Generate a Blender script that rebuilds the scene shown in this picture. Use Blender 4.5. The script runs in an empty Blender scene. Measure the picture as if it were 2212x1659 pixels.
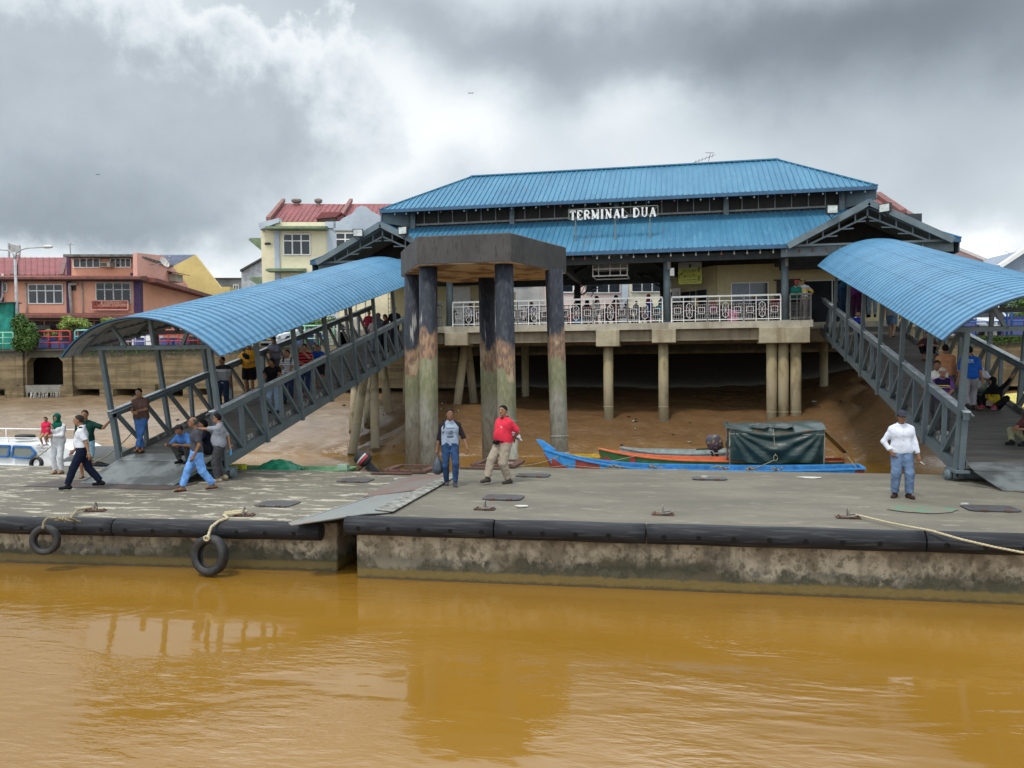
import bpy, math, random, colorsys
import numpy as np
from mathutils import Vector, Matrix
random.seed(7); rng = np.random.default_rng(7)
SC = bpy.context.scene
COL = SC.collection
R = math.radians

# ------------------------------------------------------------------ camera
CAMH, YAW, PITCH, ROLL = 3.67, R(11.5), R(-1.278), -0.0085
FPX, CXP, CYP = 1771.3, 1106.0, 829.5            # photograph measured on a 2212 px wide sheet
_f0 = np.array([-math.sin(YAW), math.cos(YAW), 0.]); _r0 = np.array([math.cos(YAW), math.sin(YAW), 0.]); _z0 = np.array([0, 0, 1.])
CF = _f0*math.cos(PITCH)+_z0*math.sin(PITCH); _u1 = -_f0*math.sin(PITCH)+_z0*math.cos(PITCH)
CR = _r0*math.cos(ROLL)+_u1*math.sin(ROLL); CU = -_r0*math.sin(ROLL)+_u1*math.cos(ROLL)
CC = np.array([0, 0, CAMH])
cd = bpy.data.cameras.new('camera'); cam = bpy.data.objects.new('camera', cd); COL.objects.link(cam)
cd.sensor_fit = 'HORIZONTAL'; cd.sensor_width = 36.0; cd.lens = 36.0*FPX/2212.0
cd.clip_start = 0.1; cd.clip_end = 3000
mw = Matrix.Identity(4)
for i in range(3):
    mw[i][0] = CR[i]; mw[i][1] = CU[i]; mw[i][2] = -CF[i]; mw[i][3] = CC[i]
cam.matrix_world = mw
SC.camera = cam
SC.view_settings.view_transform = 'Standard'; SC.view_settings.look = 'None'
SC.view_settings.exposure = 0.29; SC.view_settings.gamma = 1.0

def W(x, y, X=None, Y=None, Z=None, D=None):
    """where the sight line of a photo point meets a real plane of the place"""
    d = CF+CR*(x-CXP)/FPX-CU*(y-CYP)/FPX
    if X is not None: t = (X-CC[0])/d[0]
    elif Y is not None: t = (Y-CC[1])/d[1]
    elif Z is not None: t = (Z-CC[2])/d[2]
    else: t = D
    return Vector(CC+d*t)

# ------------------------------------------------------------------ node helpers
class NT:
    def __init__(s, tree): s.t = tree; s.n = tree.nodes; s.l = tree.links
    def new(s, ty, **kw):
        n = s.n.new(ty)
        for k, v in kw.items(): setattr(n, k, v)
        return n
    def put(s, sock, v):
        if hasattr(v, 'is_linked') or isinstance(v, bpy.types.NodeSocket): s.l.new(v, sock)
        elif isinstance(v, (tuple, list)):
            v = tuple(v)
            if sock.type == 'RGBA' and len(v) == 3: v = v+(1,)
            sock.default_value = v
        else: sock.default_value = v
    def m(s, op, a, b=0.0, c=0.0, clamp=False):
        n = s.new('ShaderNodeMath', operation=op); n.use_clamp = clamp
        s.put(n.inputs[0], a); s.put(n.inputs[1], b); s.put(n.inputs[2], c)
        return n.outputs[0]
    def step(s, v, lo, hi):
        n = s.new('ShaderNodeMapRange', interpolation_type='SMOOTHSTEP')
        s.put(n.inputs[0], v); s.put(n.inputs[1], lo); s.put(n.inputs[2], hi)
        return n.outputs[0]
    def mix(s, f, a, b, mode='MIX'):
        n = s.new('ShaderNodeMix', data_type='RGBA', blend_type=mode)
        s.put(n.inputs[0], f); s.put(n.inputs[6], a); s.put(n.inputs[7], b)
        return n.outputs[2]
    def pos(s, obj=False):
        return s.new('ShaderNodeTexCoord').outputs['Object'] if obj else s.new('ShaderNodeNewGeometry').outputs['Position']
    def scale(s, v, sc):
        n = s.new('ShaderNodeMapping'); s.put(n.inputs[0], v); n.inputs['Scale'].default_value = sc
        return n.outputs[0]
    def noise(s, sc, st=(1, 1, 1), det=5, rough=.55, obj=False, dist=0.0, vec=None):
        v = vec if vec is not None else s.pos(obj)
        if tuple(st) != (1, 1, 1): v = s.scale(v, st)
        n = s.new('ShaderNodeTexNoise'); s.put(n.inputs['Vector'], v)
        n.inputs['Scale'].default_value = sc; n.inputs['Detail'].default_value = det
        n.inputs['Roughness'].default_value = rough; n.inputs['Distortion'].default_value = dist
        return n.outputs[0]
    def sep(s, v):
        n = s.new('ShaderNodeSeparateXYZ'); s.put(n.inputs[0], v); return n.outputs

def material(name, rough=.7, metal=0.0, spec=.5):
    m = bpy.data.materials.new(name); m.use_nodes = True
    t = NT(m.node_tree); b = m.node_tree.nodes['Principled BSDF']
    b.inputs['Roughness'].default_value = rough; b.inputs['Metallic'].default_value = metal
    b.inputs['Specular IOR Level'].default_value = spec
    t.b = b; t.mat = m
    def col(v): t.put(b.inputs['Base Color'], v)
    def bump(h, st=.3, dist=.02):
        n = t.new('ShaderNodeBump'); n.inputs['Strength'].default_value = st; n.inputs['Distance'].default_value = dist
        t.put(n.inputs['Height'], h); t.l.new(n.outputs[0], b.inputs['Normal'])
    t.col = col; t.bump = bump
    return t
def srgb(r, g, b):
    f = lambda c: (c/255/12.92) if c/255 <= .04045 else ((c/255+.055)/1.055)**2.4
    return (f(r), f(g), f(b))
def mul(c, k): return tuple(min(1, x*k) for x in c)
_mc = {}
def simple(name, c, c2=None, sc=4, rough=.7, metal=0.0, bump=.15, st=(1, 1, 1), obj=False, lo=.35, hi=.65, det=5):
    """a paint or stuff with worn or dirty variation"""
    if name in _mc: return _mc[name]
    t = material(name, rough, metal)
    c2 = c2 or mul(c, .72)
    f = t.step(t.noise(sc, st, det, obj=obj), lo, hi)
    g = t.noise(sc*7, st, 3, obj=obj)
    a = t.mix(f, c, c2)
    a = t.mix(t.m('MULTIPLY', t.step(g, .45, .75), .25), a, mul(c2, .6))
    t.col(a)
    if bump: t.bump(g, bump, .01)
    _mc[name] = t.mat
    return t.mat

# ------------------------------------------------------------------ world: overcast, heavy cloud with bright breaks
SUN_EL, SUN_AZ = R(62), R(200)
w = bpy.data.worlds.new('World'); SC.world = w; w.use_nodes = True
t = NT(w.node_tree); bg = w.node_tree.nodes['Background']
sky = t.new('ShaderNodeTexSky', sky_type='NISHITA'); sky.sun_disc = False
sky.sun_elevation = SUN_EL; sky.sun_rotation = SUN_AZ
gen = t.new('ShaderNodeTexCoord').outputs['Generated']
nrm = t.new('ShaderNodeVectorMath', operation='NORMALIZE'); t.put(nrm.inputs[0], gen); gen = nrm.outputs[0]
X_, Y_, Z_ = t.sep(gen)
az = t.m('ARCTAN2', X_, Y_); el = t.m('ARCSINE', Z_)
n1 = t.noise(3.2, det=9, rough=.56, vec=gen, st=(1, 1, 1.5)); n2 = t.noise(11, det=9, rough=.6, vec=gen, dist=.15)
off = t.new('ShaderNodeVectorMath', operation='ADD'); t.put(off.inputs[0], gen); off.inputs[1].default_value = (5.2, 1.3, 9.1)
n3 = t.noise(3.6, det=8, rough=.56, vec=off.outputs[0])
azw = t.m('ADD', az, t.m('MULTIPLY', t.m('SUBTRACT', n1, .5), .38))
elw = t.m('ADD', el, t.m('MULTIPLY', t.m('SUBTRACT', n3, .5), .26))
azf = t.m('ADD', t.m('ADD', az, t.m('MULTIPLY', t.m('SUBTRACT', n1, .5), .26)), t.m('MULTIPLY', t.m('SUBTRACT', n2, .5), .17))
elf = t.m('ADD', t.m('ADD', el, t.m('MULTIPLY', t.m('SUBTRACT', n3, .5), .22)), t.m('MULTIPLY', t.m('SUBTRACT', n2, .5), .13))
def blob(cx, cy, sx, sy, amp, A=azw, E=elw):
    a0 = math.atan((cx-1106)/1771.)-R(11.5); e0 = math.atan((790-cy)/1771.)
    u = t.m('DIVIDE', t.m('SUBTRACT', A, a0), sx/1771.); v = t.m('DIVIDE', t.m('SUBTRACT', E, e0), sy/1771.)
    q = t.m('ADD', t.m('MULTIPLY', u, u), t.m('MULTIPLY', v, v))
    return t.m('MULTIPLY', t.m('EXPONENT', t.m('MULTIPLY', q, -1.0)), amp)
val = t.m('ADD', .60, t.m('MULTIPLY', t.m('SUBTRACT', n3, .5), .30))
for bl in [(950, 290, 250, 100, .30), (700, 410, 150, 70, .32), (420, 570, 230, 40, .34), (1000, 60, 330, 90, -.13), (1210, 210, 130, 120, -.12),
           (1420, 260, 150, 90, .22), (1850, 110, 560, 120, -.38), (2050, 250, 340, 100, -.17), (1970, 430, 300, 80, -.10),
           (2130, 560, 190, 45, .34), (820, 190, 120, 60, .14), (1500, 420, 300, 80, .10)]:
    val = t.m('ADD', val, blob(*bl))
big = blob(170, 310, 640, 270, 1.0, azf, elf)
inside = t.m('ADD', t.m('SUBTRACT', .82, t.m('MULTIPLY', t.step(big, .38, .72), .34)), t.m('MULTIPLY', t.m('SUBTRACT', n2, .5), .16))
inside = t.m('ADD', inside, blob(150, 470, 420, 100, -.16))
inside = t.m('ADD', inside, blob(420, 575, 230, 34, .3))
val = t.m('ADD', t.m('MULTIPLY', val, t.m('SUBTRACT', 1.0, t.step(big, .365, .445))), t.m('MULTIPLY', inside, t.step(big, .365, .445)))
# bright lobes added to sky strength below: high ahead for water, behind for fronts
cr = t.new('ShaderNodeValToRGB'); t.put(cr.inputs[0], val)
e = cr.color_ramp.elements
e[0].position = .10; e[0].color = (.150, .175, .205, 1)
e[1].position = .95; e[1].color = (.93, .95, .96, 1)
for p, c in [(.25, (.225, .262, .300)), (.42, (.36, .41, .455)), (.62, (.60, .66, .70))]:
    q = e.new(p); q.color = c+(1,)
skm = t.mix(1.0, sky.outputs[0], (.08, .08, .08), 'MULTIPLY')
t.put(bg.inputs['Color'], t.mix(.93, skm, cr.outputs[0])); front = t.m('MULTIPLY', t.m('MULTIPLY', t.step(el, .40, .62), t.step(el, 1.35, .95)), t.step(t.m('ABSOLUTE', t.m('ADD', az, .2)), 1.5, .5))
t.put(bg.inputs['Strength'], t.m('ADD', t.m('ADD', .98, t.m('MULTIPLY', front, 2.9)), t.m('MULTIPLY', t.step(Y_, .15, -.45), .85)))

sl = bpy.data.lights.new('sun', 'SUN'); sl.energy = 1.6; sl.angle = R(8); sl.color = (1, .94, .86)
sun = bpy.data.objects.new('sun', sl); COL.objects.link(sun)
sd = Vector((math.sin(SUN_AZ)*math.cos(SUN_EL), math.cos(SUN_AZ)*math.cos(SUN_EL), math.sin(SUN_EL)))
sun.rotation_euler = sd.to_track_quat('Z', 'Y').to_euler(); sun.location = (0, -20, 60)

# ------------------------------------------------------------------ object helpers
def tag(o, label=None, cat=None, group=None, kind=None):
    if label: o['label'] = label
    if cat: o['category'] = cat
    if group: o['group'] = group
    if kind: o['kind'] = kind
    return o
def empty(name, loc, label, cat, group=None, rot=(0, 0, 0)):
    o = bpy.data.objects.new(name, None); COL.objects.link(o)
    o.location = loc; o.rotation_euler = rot; o.empty_display_size = .2
    return tag(o, label, cat, group)

class MB:
    """collects shapes, links them as ONE mesh object"""
    def __init__(s): s.v = []; s.f = []; s.mi = []; s.sm = []; s.cur = 0
    def add(s, vs, fs, smooth=False):
        b = len(s.v); s.v += [tuple(p) for p in vs]
        for f in fs: s.f.append(tuple(b+i for i in f)); s.mi.append(s.cur); s.sm.append(smooth)
        return s
    def slot(s, i): s.cur = i; return s
    def box(s, x0, x1, y0, y1, z0, z1):
        s.add([(x0, y0, z0), (x1, y0, z0), (x1, y1, z0), (x0, y1, z0), (x0, y0, z1), (x1, y0, z1), (x1, y1, z1), (x0, y1, z1)],
              [(0, 3, 2, 1), (4, 5, 6, 7), (0, 1, 5, 4), (1, 2, 6, 5), (2, 3, 7, 6), (3, 0, 4, 7)]); return s
    def bar(s, p, q, w=.05, h=None, up=(0, 0, 1)):
        p = Vector(p); q = Vector(q); h = h or w; d = (q-p)
        if d.length < 1e-6: return s
        d.normalize(); u = Vector(up)
        if abs(d.dot(u)) > .98: u = Vector((0, 1, 0)) if abs(d.y) < .9 else Vector((1, 0, 0))
        x = d.cross(u).normalized(); z = x.cross(d).normalized(); x *= w/2; z *= h/2
        s.add([p-x-z, p+x-z, p+x+z, p-x+z, q-x-z, q+x-z, q+x+z, q-x+z],
              [(0, 3, 2, 1), (4, 5, 6, 7), (0, 1, 5, 4), (1, 2, 6, 5), (2, 3, 7, 6), (3, 0, 4, 7)]); return s
    def tube(s, pts, r, n=8, cap=True, closed=False, smooth=True):
        pts = [Vector(p) for p in pts]; m = len(pts)
        rs = r if isinstance(r, (list, tuple)) else [r]*m
        vs = []; prev = None
        for i, p in enumerate(pts):
            a = pts[i-1] if (i > 0 or closed) else p
            b = pts[(i+1) % m] if (i < m-1 or closed) else p
            d = (b-a).normalized()
            if prev is None:
                u = Vector((0, 0, 1)) if abs(d.z) < .9 else Vector((1, 0, 0))
            else: u = prev
            x = d.cross(u).normalized(); z = x.cross(d).normalized(); prev = z
            for k in range(n):
                an = 2*math.pi*k/n; vs.append(p+(x*math.cos(an)+z*math.sin(an))*rs[i])
        fs = []
        for i in range(m if closed else m-1):
            j = (i+1) % m
            for k in range(n):
                l = (k+1) % n; fs.append((i*n+k, j*n+k, j*n+l, i*n+l))
        s.add(vs, fs, smooth)
        if cap and not closed:
            b = len(s.v)-len(vs)
            s.f.append(tuple(b+k for k in range(n))); s.mi.append(s.cur); s.sm.append(False)
            s.f.append(tuple(b+(m-1)*n+k for k in reversed(range(n)))); s.mi.append(s.cur); s.sm.append(False)
        return s
    def cyl(s, p, q, r0, r1=None, n=16, smooth=True): return s.tube([p, q], [r0, r0 if r1 is None else r1], n, smooth=smooth)
    def lathe(s, prof, c=(0, 0, 0), n=20, smooth=True):
        vs = []
        for r, z in prof:
            for k in range(n):
                a = 2*math.pi*k/n; vs.append((c[0]+r*math.cos(a), c[1]+r*math.sin(a), c[2]+z))
        fs = []
        for i in range(len(prof)-1):
            for k in range(n):
                l = (k+1) % n; fs.append((i*n+k, i*n+l, (i+1)*n+l, (i+1)*n+k))
        return s.add(vs, fs, smooth)
    def ball(s, c, r, n=10, sc=(1, 1, 1)):
        pr = []
        m = max(4, n//2)
        for i in range(m+1):
            a = math.pi*i/m; pr.append((max(1e-4, math.sin(a)), -math.cos(a)))
        vs = []
        for rr, z in pr:
            for k in range(n):
                a = 2*math.pi*k/n; vs.append((c[0]+rr*math.cos(a)*r*sc[0], c[1]+rr*math.sin(a)*r*sc[1], c[2]+z*r*sc[2]))
        fs = [(i*n+k, i*n+(k+1) % n, (i+1)*n+(k+1) % n, (i+1)*n+k) for i in range(m) for k in range(n)]
        return s.add(vs, fs, True)
    def prism(s, poly, z0, z1):
        n = len(poly)
        s.add([(x, y, z0) for x, y in poly]+[(x, y, z1) for x, y in poly],
              [tuple(reversed(range(n))), tuple(range(n, 2*n))]+[(i, (i+1) % n, n+(i+1) % n, n+i) for i in range(n)]); return s
    def extr(s, poly, d):
        """closed 3-D polygon pushed along d"""
        n = len(poly); d = Vector(d); P = [Vector(p) for p in poly]
        s.add(P+[p+d for p in P], [tuple(reversed(range(n))), tuple(range(n, 2*n))]+[(i, (i+1) % n, n+(i+1) % n, n+i) for i in range(n)]); return s
    def grid(s, fn, nu, nv, smooth=True):
        vs = [fn(i/nu, j/nv) for j in range(nv+1) for i in range(nu+1)]
        s.add(vs, [(j*(nu+1)+i, j*(nu+1)+i+1, (j+1)*(nu+1)+i+1, (j+1)*(nu+1)+i) for j in range(nv) for i in range(nu)], smooth); return s
    def build(s, name, mats, parent=None, local=False, bevel=0):
        if not isinstance(mats, (list, tuple)): mats = [mats]
        V = np.array(s.v, dtype=np.float64)
        if parent is not None and not local: org = np.array(parent.location)
        elif parent is None:
            org = np.array([(V[:, 0].min()+V[:, 0].max())/2, (V[:, 1].min()+V[:, 1].max())/2, V[:, 2].min()])
        else: org = np.zeros(3)
        me = bpy.data.meshes.new(name)
        me.from_pydata([tuple(p) for p in (V-org)], [], s.f)
        for m in mats: me.materials.append(m)
        if len(mats) > 1: me.polygons.foreach_set('material_index', s.mi)
        me.polygons.foreach_set('use_smooth', s.sm); me.update()
        o = bpy.data.objects.new(name, me); COL.objects.link(o)
        if parent is not None: o.parent = parent
        else: o.location = org
        if bevel:
            b = o.modifiers.new('edge', 'BEVEL'); b.width = bevel; b.segments = 1; b.limit_method = 'ANGLE'
        return o

def fast_mesh(name, V, Q, mats, mi=None, parent=None, smooth=True):
    """mesh from numpy arrays (quads)"""
    me = bpy.data.meshes.new(name)
    me.vertices.add(len(V)); me.vertices.foreach_set('co', np.asarray(V, np.float32).ravel())
    n = len(Q); me.loops.add(n*4); me.polygons.add(n)
    me.loops.foreach_set('vertex_index', np.asarray(Q, np.int32).ravel())
    me.polygons.foreach_set('loop_start', np.arange(0, n*4, 4, dtype=np.int32))
    try: me.polygons.foreach_set('loop_total', np.full(n, 4, np.int32))
    except Exception: pass
    for m in mats: me.materials.append(m)
    if mi is not None: me.polygons.foreach_set('material_index', np.asarray(mi, np.int32))
    me.polygons.foreach_set('use_smooth', np.full(n, smooth))
    me.update(calc_edges=True); me.validate()
    o = bpy.data.objects.new(name, me); COL.objects.link(o)
    if parent is not None: o.parent = parent
    return o

def text_mesh(body, size, mat, origin, xdir, updir, name, parent=None, depth=.01, align='CENTER', font_scale=1.0, sx=1.0, bold=0.0, vf=None):
    """lettering turned into a mesh; origin is world, or the parent's local frame when the parent is turned"""
    cu = bpy.data.curves.new(name, 'FONT'); cu.body = body; cu.size = size; cu.extrude = depth/2; cu.offset = bold
    cu.align_x = align; cu.align_y = 'CENTER'; cu.resolution_u = 3
    if vf: cu.font = vf
    o = bpy.data.objects.new('tmp', cu); COL.objects.link(o)
    dg = bpy.context.evaluated_depsgraph_get(); me = bpy.data.meshes.new_from_object(o.evaluated_get(dg))
    bpy.data.objects.remove(o)
    xd = Vector(xdir).normalized(); ud = Vector(updir).normalized(); nd = xd.cross(ud)
    M = Matrix.Identity(4)
    for i in range(3): M[i][0] = xd[i]*sx; M[i][1] = ud[i]; M[i][2] = nd[i]
    org = Vector(origin)
    me.transform(M)
    me.materials.clear(); me.materials.append(mat); me.name = name
    o = bpy.data.objects.new(name, me); COL.objects.link(o)
    if parent is not None: o.parent = parent; o.location = org-parent.location
    else: o.location = org
    return o

def dup(root, loc, rot=None, label=None, group=None):
    r = root.copy(); COL.objects.link(r); r.location = loc
    if rot is not None: r.rotation_euler = rot
    if label: r['label'] = label
    if group: r['group'] = group
    for ch in list(root.children):
        c = ch.copy(); COL.objects.link(c); c.parent = r
        for g in list(ch.children):
            d = g.copy(); COL.objects.link(d); d.parent = c
    return r
# ------------------------------------------------------------------ figures: one continuous skin grown from a distance field
def cap3(P, a, b, r0, r1):
    a = np.array(a, np.float32); b = np.array(b, np.float32); d = b-a; L = float(d@d)+1e-9
    px, py, pz = P[0]-a[0], P[1]-a[1], P[2]-a[2]
    h = np.clip((px*d[0]+py*d[1]+pz*d[2])/L, 0, 1)
    return np.sqrt((px-h*d[0])**2+(py-h*d[1])**2+(pz-h*d[2])**2)-(r0+(r1-r0)*h)
def ell(P, c, r):
    q = np.sqrt(((P[0]-c[0])/r[0])**2+((P[1]-c[1])/r[1])**2+((P[2]-c[2])/r[2])**2)
    return (q-1)*min(r)
def smin(a, b, k=.03):
    h = np.clip(.5+.5*(b-a)/k, 0, 1)
    return b+(a-b)*h-k*h*(1-h)
def surfnet(fn, lo, hi, h):
    ax = [np.arange(lo[i], hi[i]+h, h, dtype=np.float32) for i in range(3)]
    P = np.meshgrid(*ax, indexing='ij', sparse=True)
    G = fn(P).astype(np.float32)
    G = np.broadcast_to(G, (len(ax[0]), len(ax[1]), len(ax[2]))).copy()
    G[0] = G[-1] = 1; G[:, 0] = G[:, -1] = 1; G[:, :, 0] = G[:, :, -1] = 1
    S = G < 0
    nx, ny, nz = G.shape
    cnt = np.zeros((nx-1, ny-1, nz-1), np.int8)
    for dx in (0, 1):
        for dy in (0, 1):
            for dz in (0, 1): cnt += S[dx:nx-1+dx, dy:ny-1+dy, dz:nz-1+dz]
    I = np.argwhere((cnt > 0) & (cnt < 8))
    if len(I) == 0: return np.zeros((0, 3)), np.zeros((0, 4), int)
    idx = -np.ones(cnt.shape, np.int64); idx[I[:, 0], I[:, 1], I[:, 2]] = np.arange(len(I))
    acc = np.zeros((len(I), 3)); n = np.zeros(len(I))
    for d in range(3):
        o = [k for k in range(3) if k != d]
        for a in (0, 1):
            for b in (0, 1):
                s = np.zeros(3, int); s[o[0]] = a; s[o[1]] = b; e = s.copy(); e[d] = 1
                g0 = G[tuple((I+s).T)]; g1 = G[tuple((I+e).T)]; m = (g0 < 0) != (g1 < 0)
                tt = np.where(m, g0/np.where(m, g0-g1, 1), 0)
                p = np.tile(s.astype(float), (len(I), 1)); p[:, d] = tt
                acc += p*m[:, None]; n += m
    V = (I+acc/n[:, None])*h+np.array(lo)
    Q = []
    for d in range(3):
        o = [(d+1) % 3, (d+2) % 3]
        sl0 = [slice(None)]*3; sl1 = [slice(None)]*3
        sl0[d] = slice(0, -1); sl1[d] = slice(1, None)
        A = S[tuple(sl0)]; B = S[tuple(sl1)]
        for flip, M in ((0, A & ~B), (1, ~A & B)):
            J = np.argwhere(M)
            if len(J) == 0: continue
            J = J[(J[:, o[0]] > 0) & (J[:, o[1]] > 0)]
            e0 = np.zeros(3, int); e0[o[0]] = 1; e1 = np.zeros(3, int); e1[o[1]] = 1
            q = [idx[tuple((J-e0-e1).T)], idx[tuple((J-e1).T)], idx[tuple(J.T)], idx[tuple((J-e0).T)]]
            if flip: q = q[::-1]
            Q.append(np.stack(q, 1))
    Q = np.concatenate(Q); Q = Q[(Q >= 0).all(1)]
    return V, Q
def ik(a, b, l1, l2, pole):
    a = np.array(a, float); b = np.array(b, float); d = b-a; L = np.linalg.norm(d)
    mx = (l1+l2)*.998
    if L > mx: b = a+d/L*mx; d = b-a; L = mx
    L = max(L, abs(l1-l2)+.02)
    u = d/np.linalg.norm(d); x = (l1*l1-l2*l2+L*L)/(2*L); hh = math.sqrt(max(0, l1*l1-x*x))
    p = np.array(pole, float); p = p-u*(p@u); p /= np.linalg.norm(p)+1e-9
    return a+u*x+p*hh, b

_cloth = {}
def cloth(c, rough=.85):
    key = (tuple(round(x, 3) for x in c), rough)
    if key in _cloth: return _cloth[key]
    t = material('cloth', rough, 0, .25 if sum(c) > .12 else .08)
    f = t.step(t.noise(9, det=4, obj=True), .35, .7)
    t.col(t.mix(f, c, mul(c, .82)))
    t.bump(t.noise(6, det=3, obj=True, dist=1.2), .45, .03)
    _cloth[key] = t.mat
    return t.mat
def denim(c):
    key = ('denim',)+tuple(c)
    if key in _cloth: return _cloth[key]
    t = material('denim', .9, 0, .2)
    f = t.step(t.noise(6, det=3, obj=True), .4, .65)
    g = t.step(t.noise(160, det=2, obj=True), .4, .6)
    a = t.mix(f, c, mul(c, 1.5)); t.col(t.mix(t.m('MULTIPLY', g, .3), a, mul(c, .6)))
    t.bump(t.noise(7, det=3, obj=True, dist=1.0), .4, .03)
    _cloth[key] = t.mat
    return t.mat
_skin = {}
def skin(c):
    if c in _skin: return _skin[c]
    t = material('skin', .55, 0, .35)
    t.b.inputs['Subsurface Weight'].default_value = .08
    t.b.inputs['Subsurface Radius'].default_value = (.02, .008, .004)
    f = t.noise(12, det=3, obj=True); t.col(t.mix(f, c, mul(c, .8)))
    _skin[c] = t.mat
    return t.mat
SK1 = (.34, .17, .095); SK2 = (.24, .115, .062); SK3 = (.43, .25, .15)
HAIR = (.012, .010, .009)
eye_m = simple('eye_dark', (.02, .012, .01), rough=.3, bump=0); lip_m = simple('lip', (.24, .08, .06), rough=.5, bump=0)
eyew_m = simple('eye_white', (.6, .57, .53), rough=.4, bump=0)
BLACK = (.014, .014, .016)

def person(loc, yaw=0, h=1.70, label='', pose=None, skinc=SK1, shirt=None, pants=None, shoes=None, hair='short', hairc=HAIR,
           hat=None, belly=0.0, female=False, vox=.0145, extras=None, group=None, glasses=False, collar=None, build_=1.0):
    """pose in metres on a 1.72 m body that faces -Y; +X is the person's own left"""
    p = dict(pel=(0, 0, .93), lean=(0, 0), fl=(.10, 0, .0), fr=(-.10, 0, .0), hl=(.24, -.03, .78), hr=(-.24, -.03, .78),
             el=(.5, .8, -.3), er=(-.5, .8, -.3), kl=(.15, -1, 0), kr=(-.15, -1, 0), head=(0, 0), toeL=None, toeR=None, pl=0, pr=0)
    p.update(pose or {})
    pel = np.array(p['pel'], float); lf, ls = p['lean']          # lean forward / sideways (radians)
    up = np.array([math.sin(ls), -math.sin(lf)*math.cos(ls), math.cos(lf)*math.cos(ls)]); fw = np.array([0, -1., 0]); fw = fw-up*(fw@up); fw /= np.linalg.norm(fw)
    rt = np.cross(fw, up)     # person's left side is +X for facing -Y
    rt = -rt if rt[0] < 0 else rt
    tor = lambda x, y, z: pel+rt*x-fw*y+up*(z-.93)
    k = build_
    shw = (.150 if female else .168)*(.5+.5*k)
    hipL, hipR = pel+rt*.09+np.array([0, 0, -.03]), pel-rt*.09+np.array([0, 0, -.03])
    shL, shR = tor(shw, .01, 1.36), tor(-shw, .01, 1.36)
    aL = np.array(p['fl'], float)+[0, 0, .085]; aR = np.array(p['fr'], float)+[0, 0, .085]
    kL, aL = ik(hipL, aL, .42, .41, p['kl']); kR, aR = ik(hipR, aR, .42, .41, p['kr'])
    eL, wL = ik(shL, p['hl'], .285, .25, p['el']); eR, wR = ik(shR, p['hr'], .285, .25, p['er'])
    hy, hp = p['head']
    hc = tor(0, -.025, 1.604); nk0 = tor(0, .02, 1.43)
    hfw = np.array([math.sin(hy)*math.cos(hp), -math.cos(hy)*math.cos(hp), math.sin(hp)]); hup = np.array([0, 0, 1.])-hfw*hfw[2]; hup /= np.linalg.norm(hup)
    hc = hc+hfw*.02
    hrt = np.cross(hup, hfw)
    def hd(x, y, z): return hc+hrt*x-hfw*y+hup*z          # y<0 is forward
    def foot(a, toe, ank):
        d = np.array(toe if toe is not None else (0, -1, 0), float); d /= np.linalg.norm(d)
        return a+np.array([0, 0, -.045])-d*.05, a+np.array([0, 0, -.055])+d*.145
    hfL, tfL = foot(aL, p['toeL'], 0); hfR, tfR = foot(aR, p['toeR'], 0)
    def torso(P, e=0.0, low=True):
        d = cap3(P, tor(-.09, 0, 1.27), tor(.09, 0, 1.27), .108*k+e, .108*k+e)
        for s in (-1, 1): d = smin(d, cap3(P, tor(s*.035, .015, 1.425), tor(s*(shw-.01), .01, 1.358), .050+e, .052+e), .04)
        d = smin(d, cap3(P, tor(-.06, 0, 1.08), tor(.06, 0, 1.08), .105*k+e, .105*k+e), .08)
        d = smin(d, cap3(P, tor(-.075, .01, .95), tor(.075, .01, .95), .112*k+e, .112*k+e), .08)
        if belly: d = smin(d, ell(P, tor(0, -.035-belly*.25, 1.08), (.14+belly*.35+e, .105+belly*.45+e, .17+e)), .07)
        if female:
            for s in (-1, 1): d = smin(d, ell(P, tor(.075*s, -.085, 1.27), (.07+e, .06+e, .07+e)), .04)
        return d
    def hand(w, e_):
        d = (w-e_)/np.linalg.norm(w-e_); return d
    def body(P):
        d = torso(P)
        for hp_, kn, an, hf, tf in ((hipL, kL, aL, hfL, tfL), (hipR, kR, aR, hfR, tfR)):
            d = smin(d, cap3(P, hp_, kn, .088*k, .055), .04)
            d = smin(d, cap3(P, kn, kn+(an-kn)*.35, .052, .055), .03)
            d = smin(d, cap3(P, kn+(an-kn)*.35, an, .054, .034), .03)
            d = smin(d, cap3(P, hf, tf, .036, .030), .02)
        for s_, el_, w_ in ((shL, eL, wL), (shR, eR, wR)):
            d = smin(d, cap3(P, s_, el_, .052*k, .038), .04)
            d = smin(d, cap3(P, el_, w_, .040, .026), .02)
            hd_ = (w_-el_)/np.linalg.norm(w_-el_)
            d = smin(d, cap3(P, w_, w_+hd_*.075, .026, .034), .02)
        d = smin(d, cap3(P, nk0, hd(0, .02, -.05), .060, .053), .03)
        d = smin(d, ell(P, hd(0, .012, .03), (.076, .095, .092)), .02)
        d = smin(d, ell(P, hd(0, -.025, -.045), (.056, .062, .068)), .035)
        d = smin(d, cap3(P, hd(0, -.088, .015), hd(0, -.108, -.018), .009, .016), .012)
        d = smin(d, ell(P, hd(0, -.068, -.082), (.026, .022, .018)), .02)
        for s in (-1, 1): d = smin(d, ell(P, hd(.079*s, .01, -.002), (.012, .018, .03)), .008)
        return d
    pts = np.array([hipL, hipR, kL, kR, aL, aR, hfL, tfL, hfR, tfR, shL, shR, eL, eR, wL, wR, hc, hc+hup*.1])
    m = .17+belly
    lo = pts.min(0)-m; hi = pts.max(0)+m; lo[2] = pts[:, 2].min()-.1
    V, Q = surfnet(body, lo, hi, vox)
    mats = [skin(skinc), eye_m, lip_m, eyew_m]
    # finer separate pieces of the same skin: fingers, eyes, mouth
    mb = MB()
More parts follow.
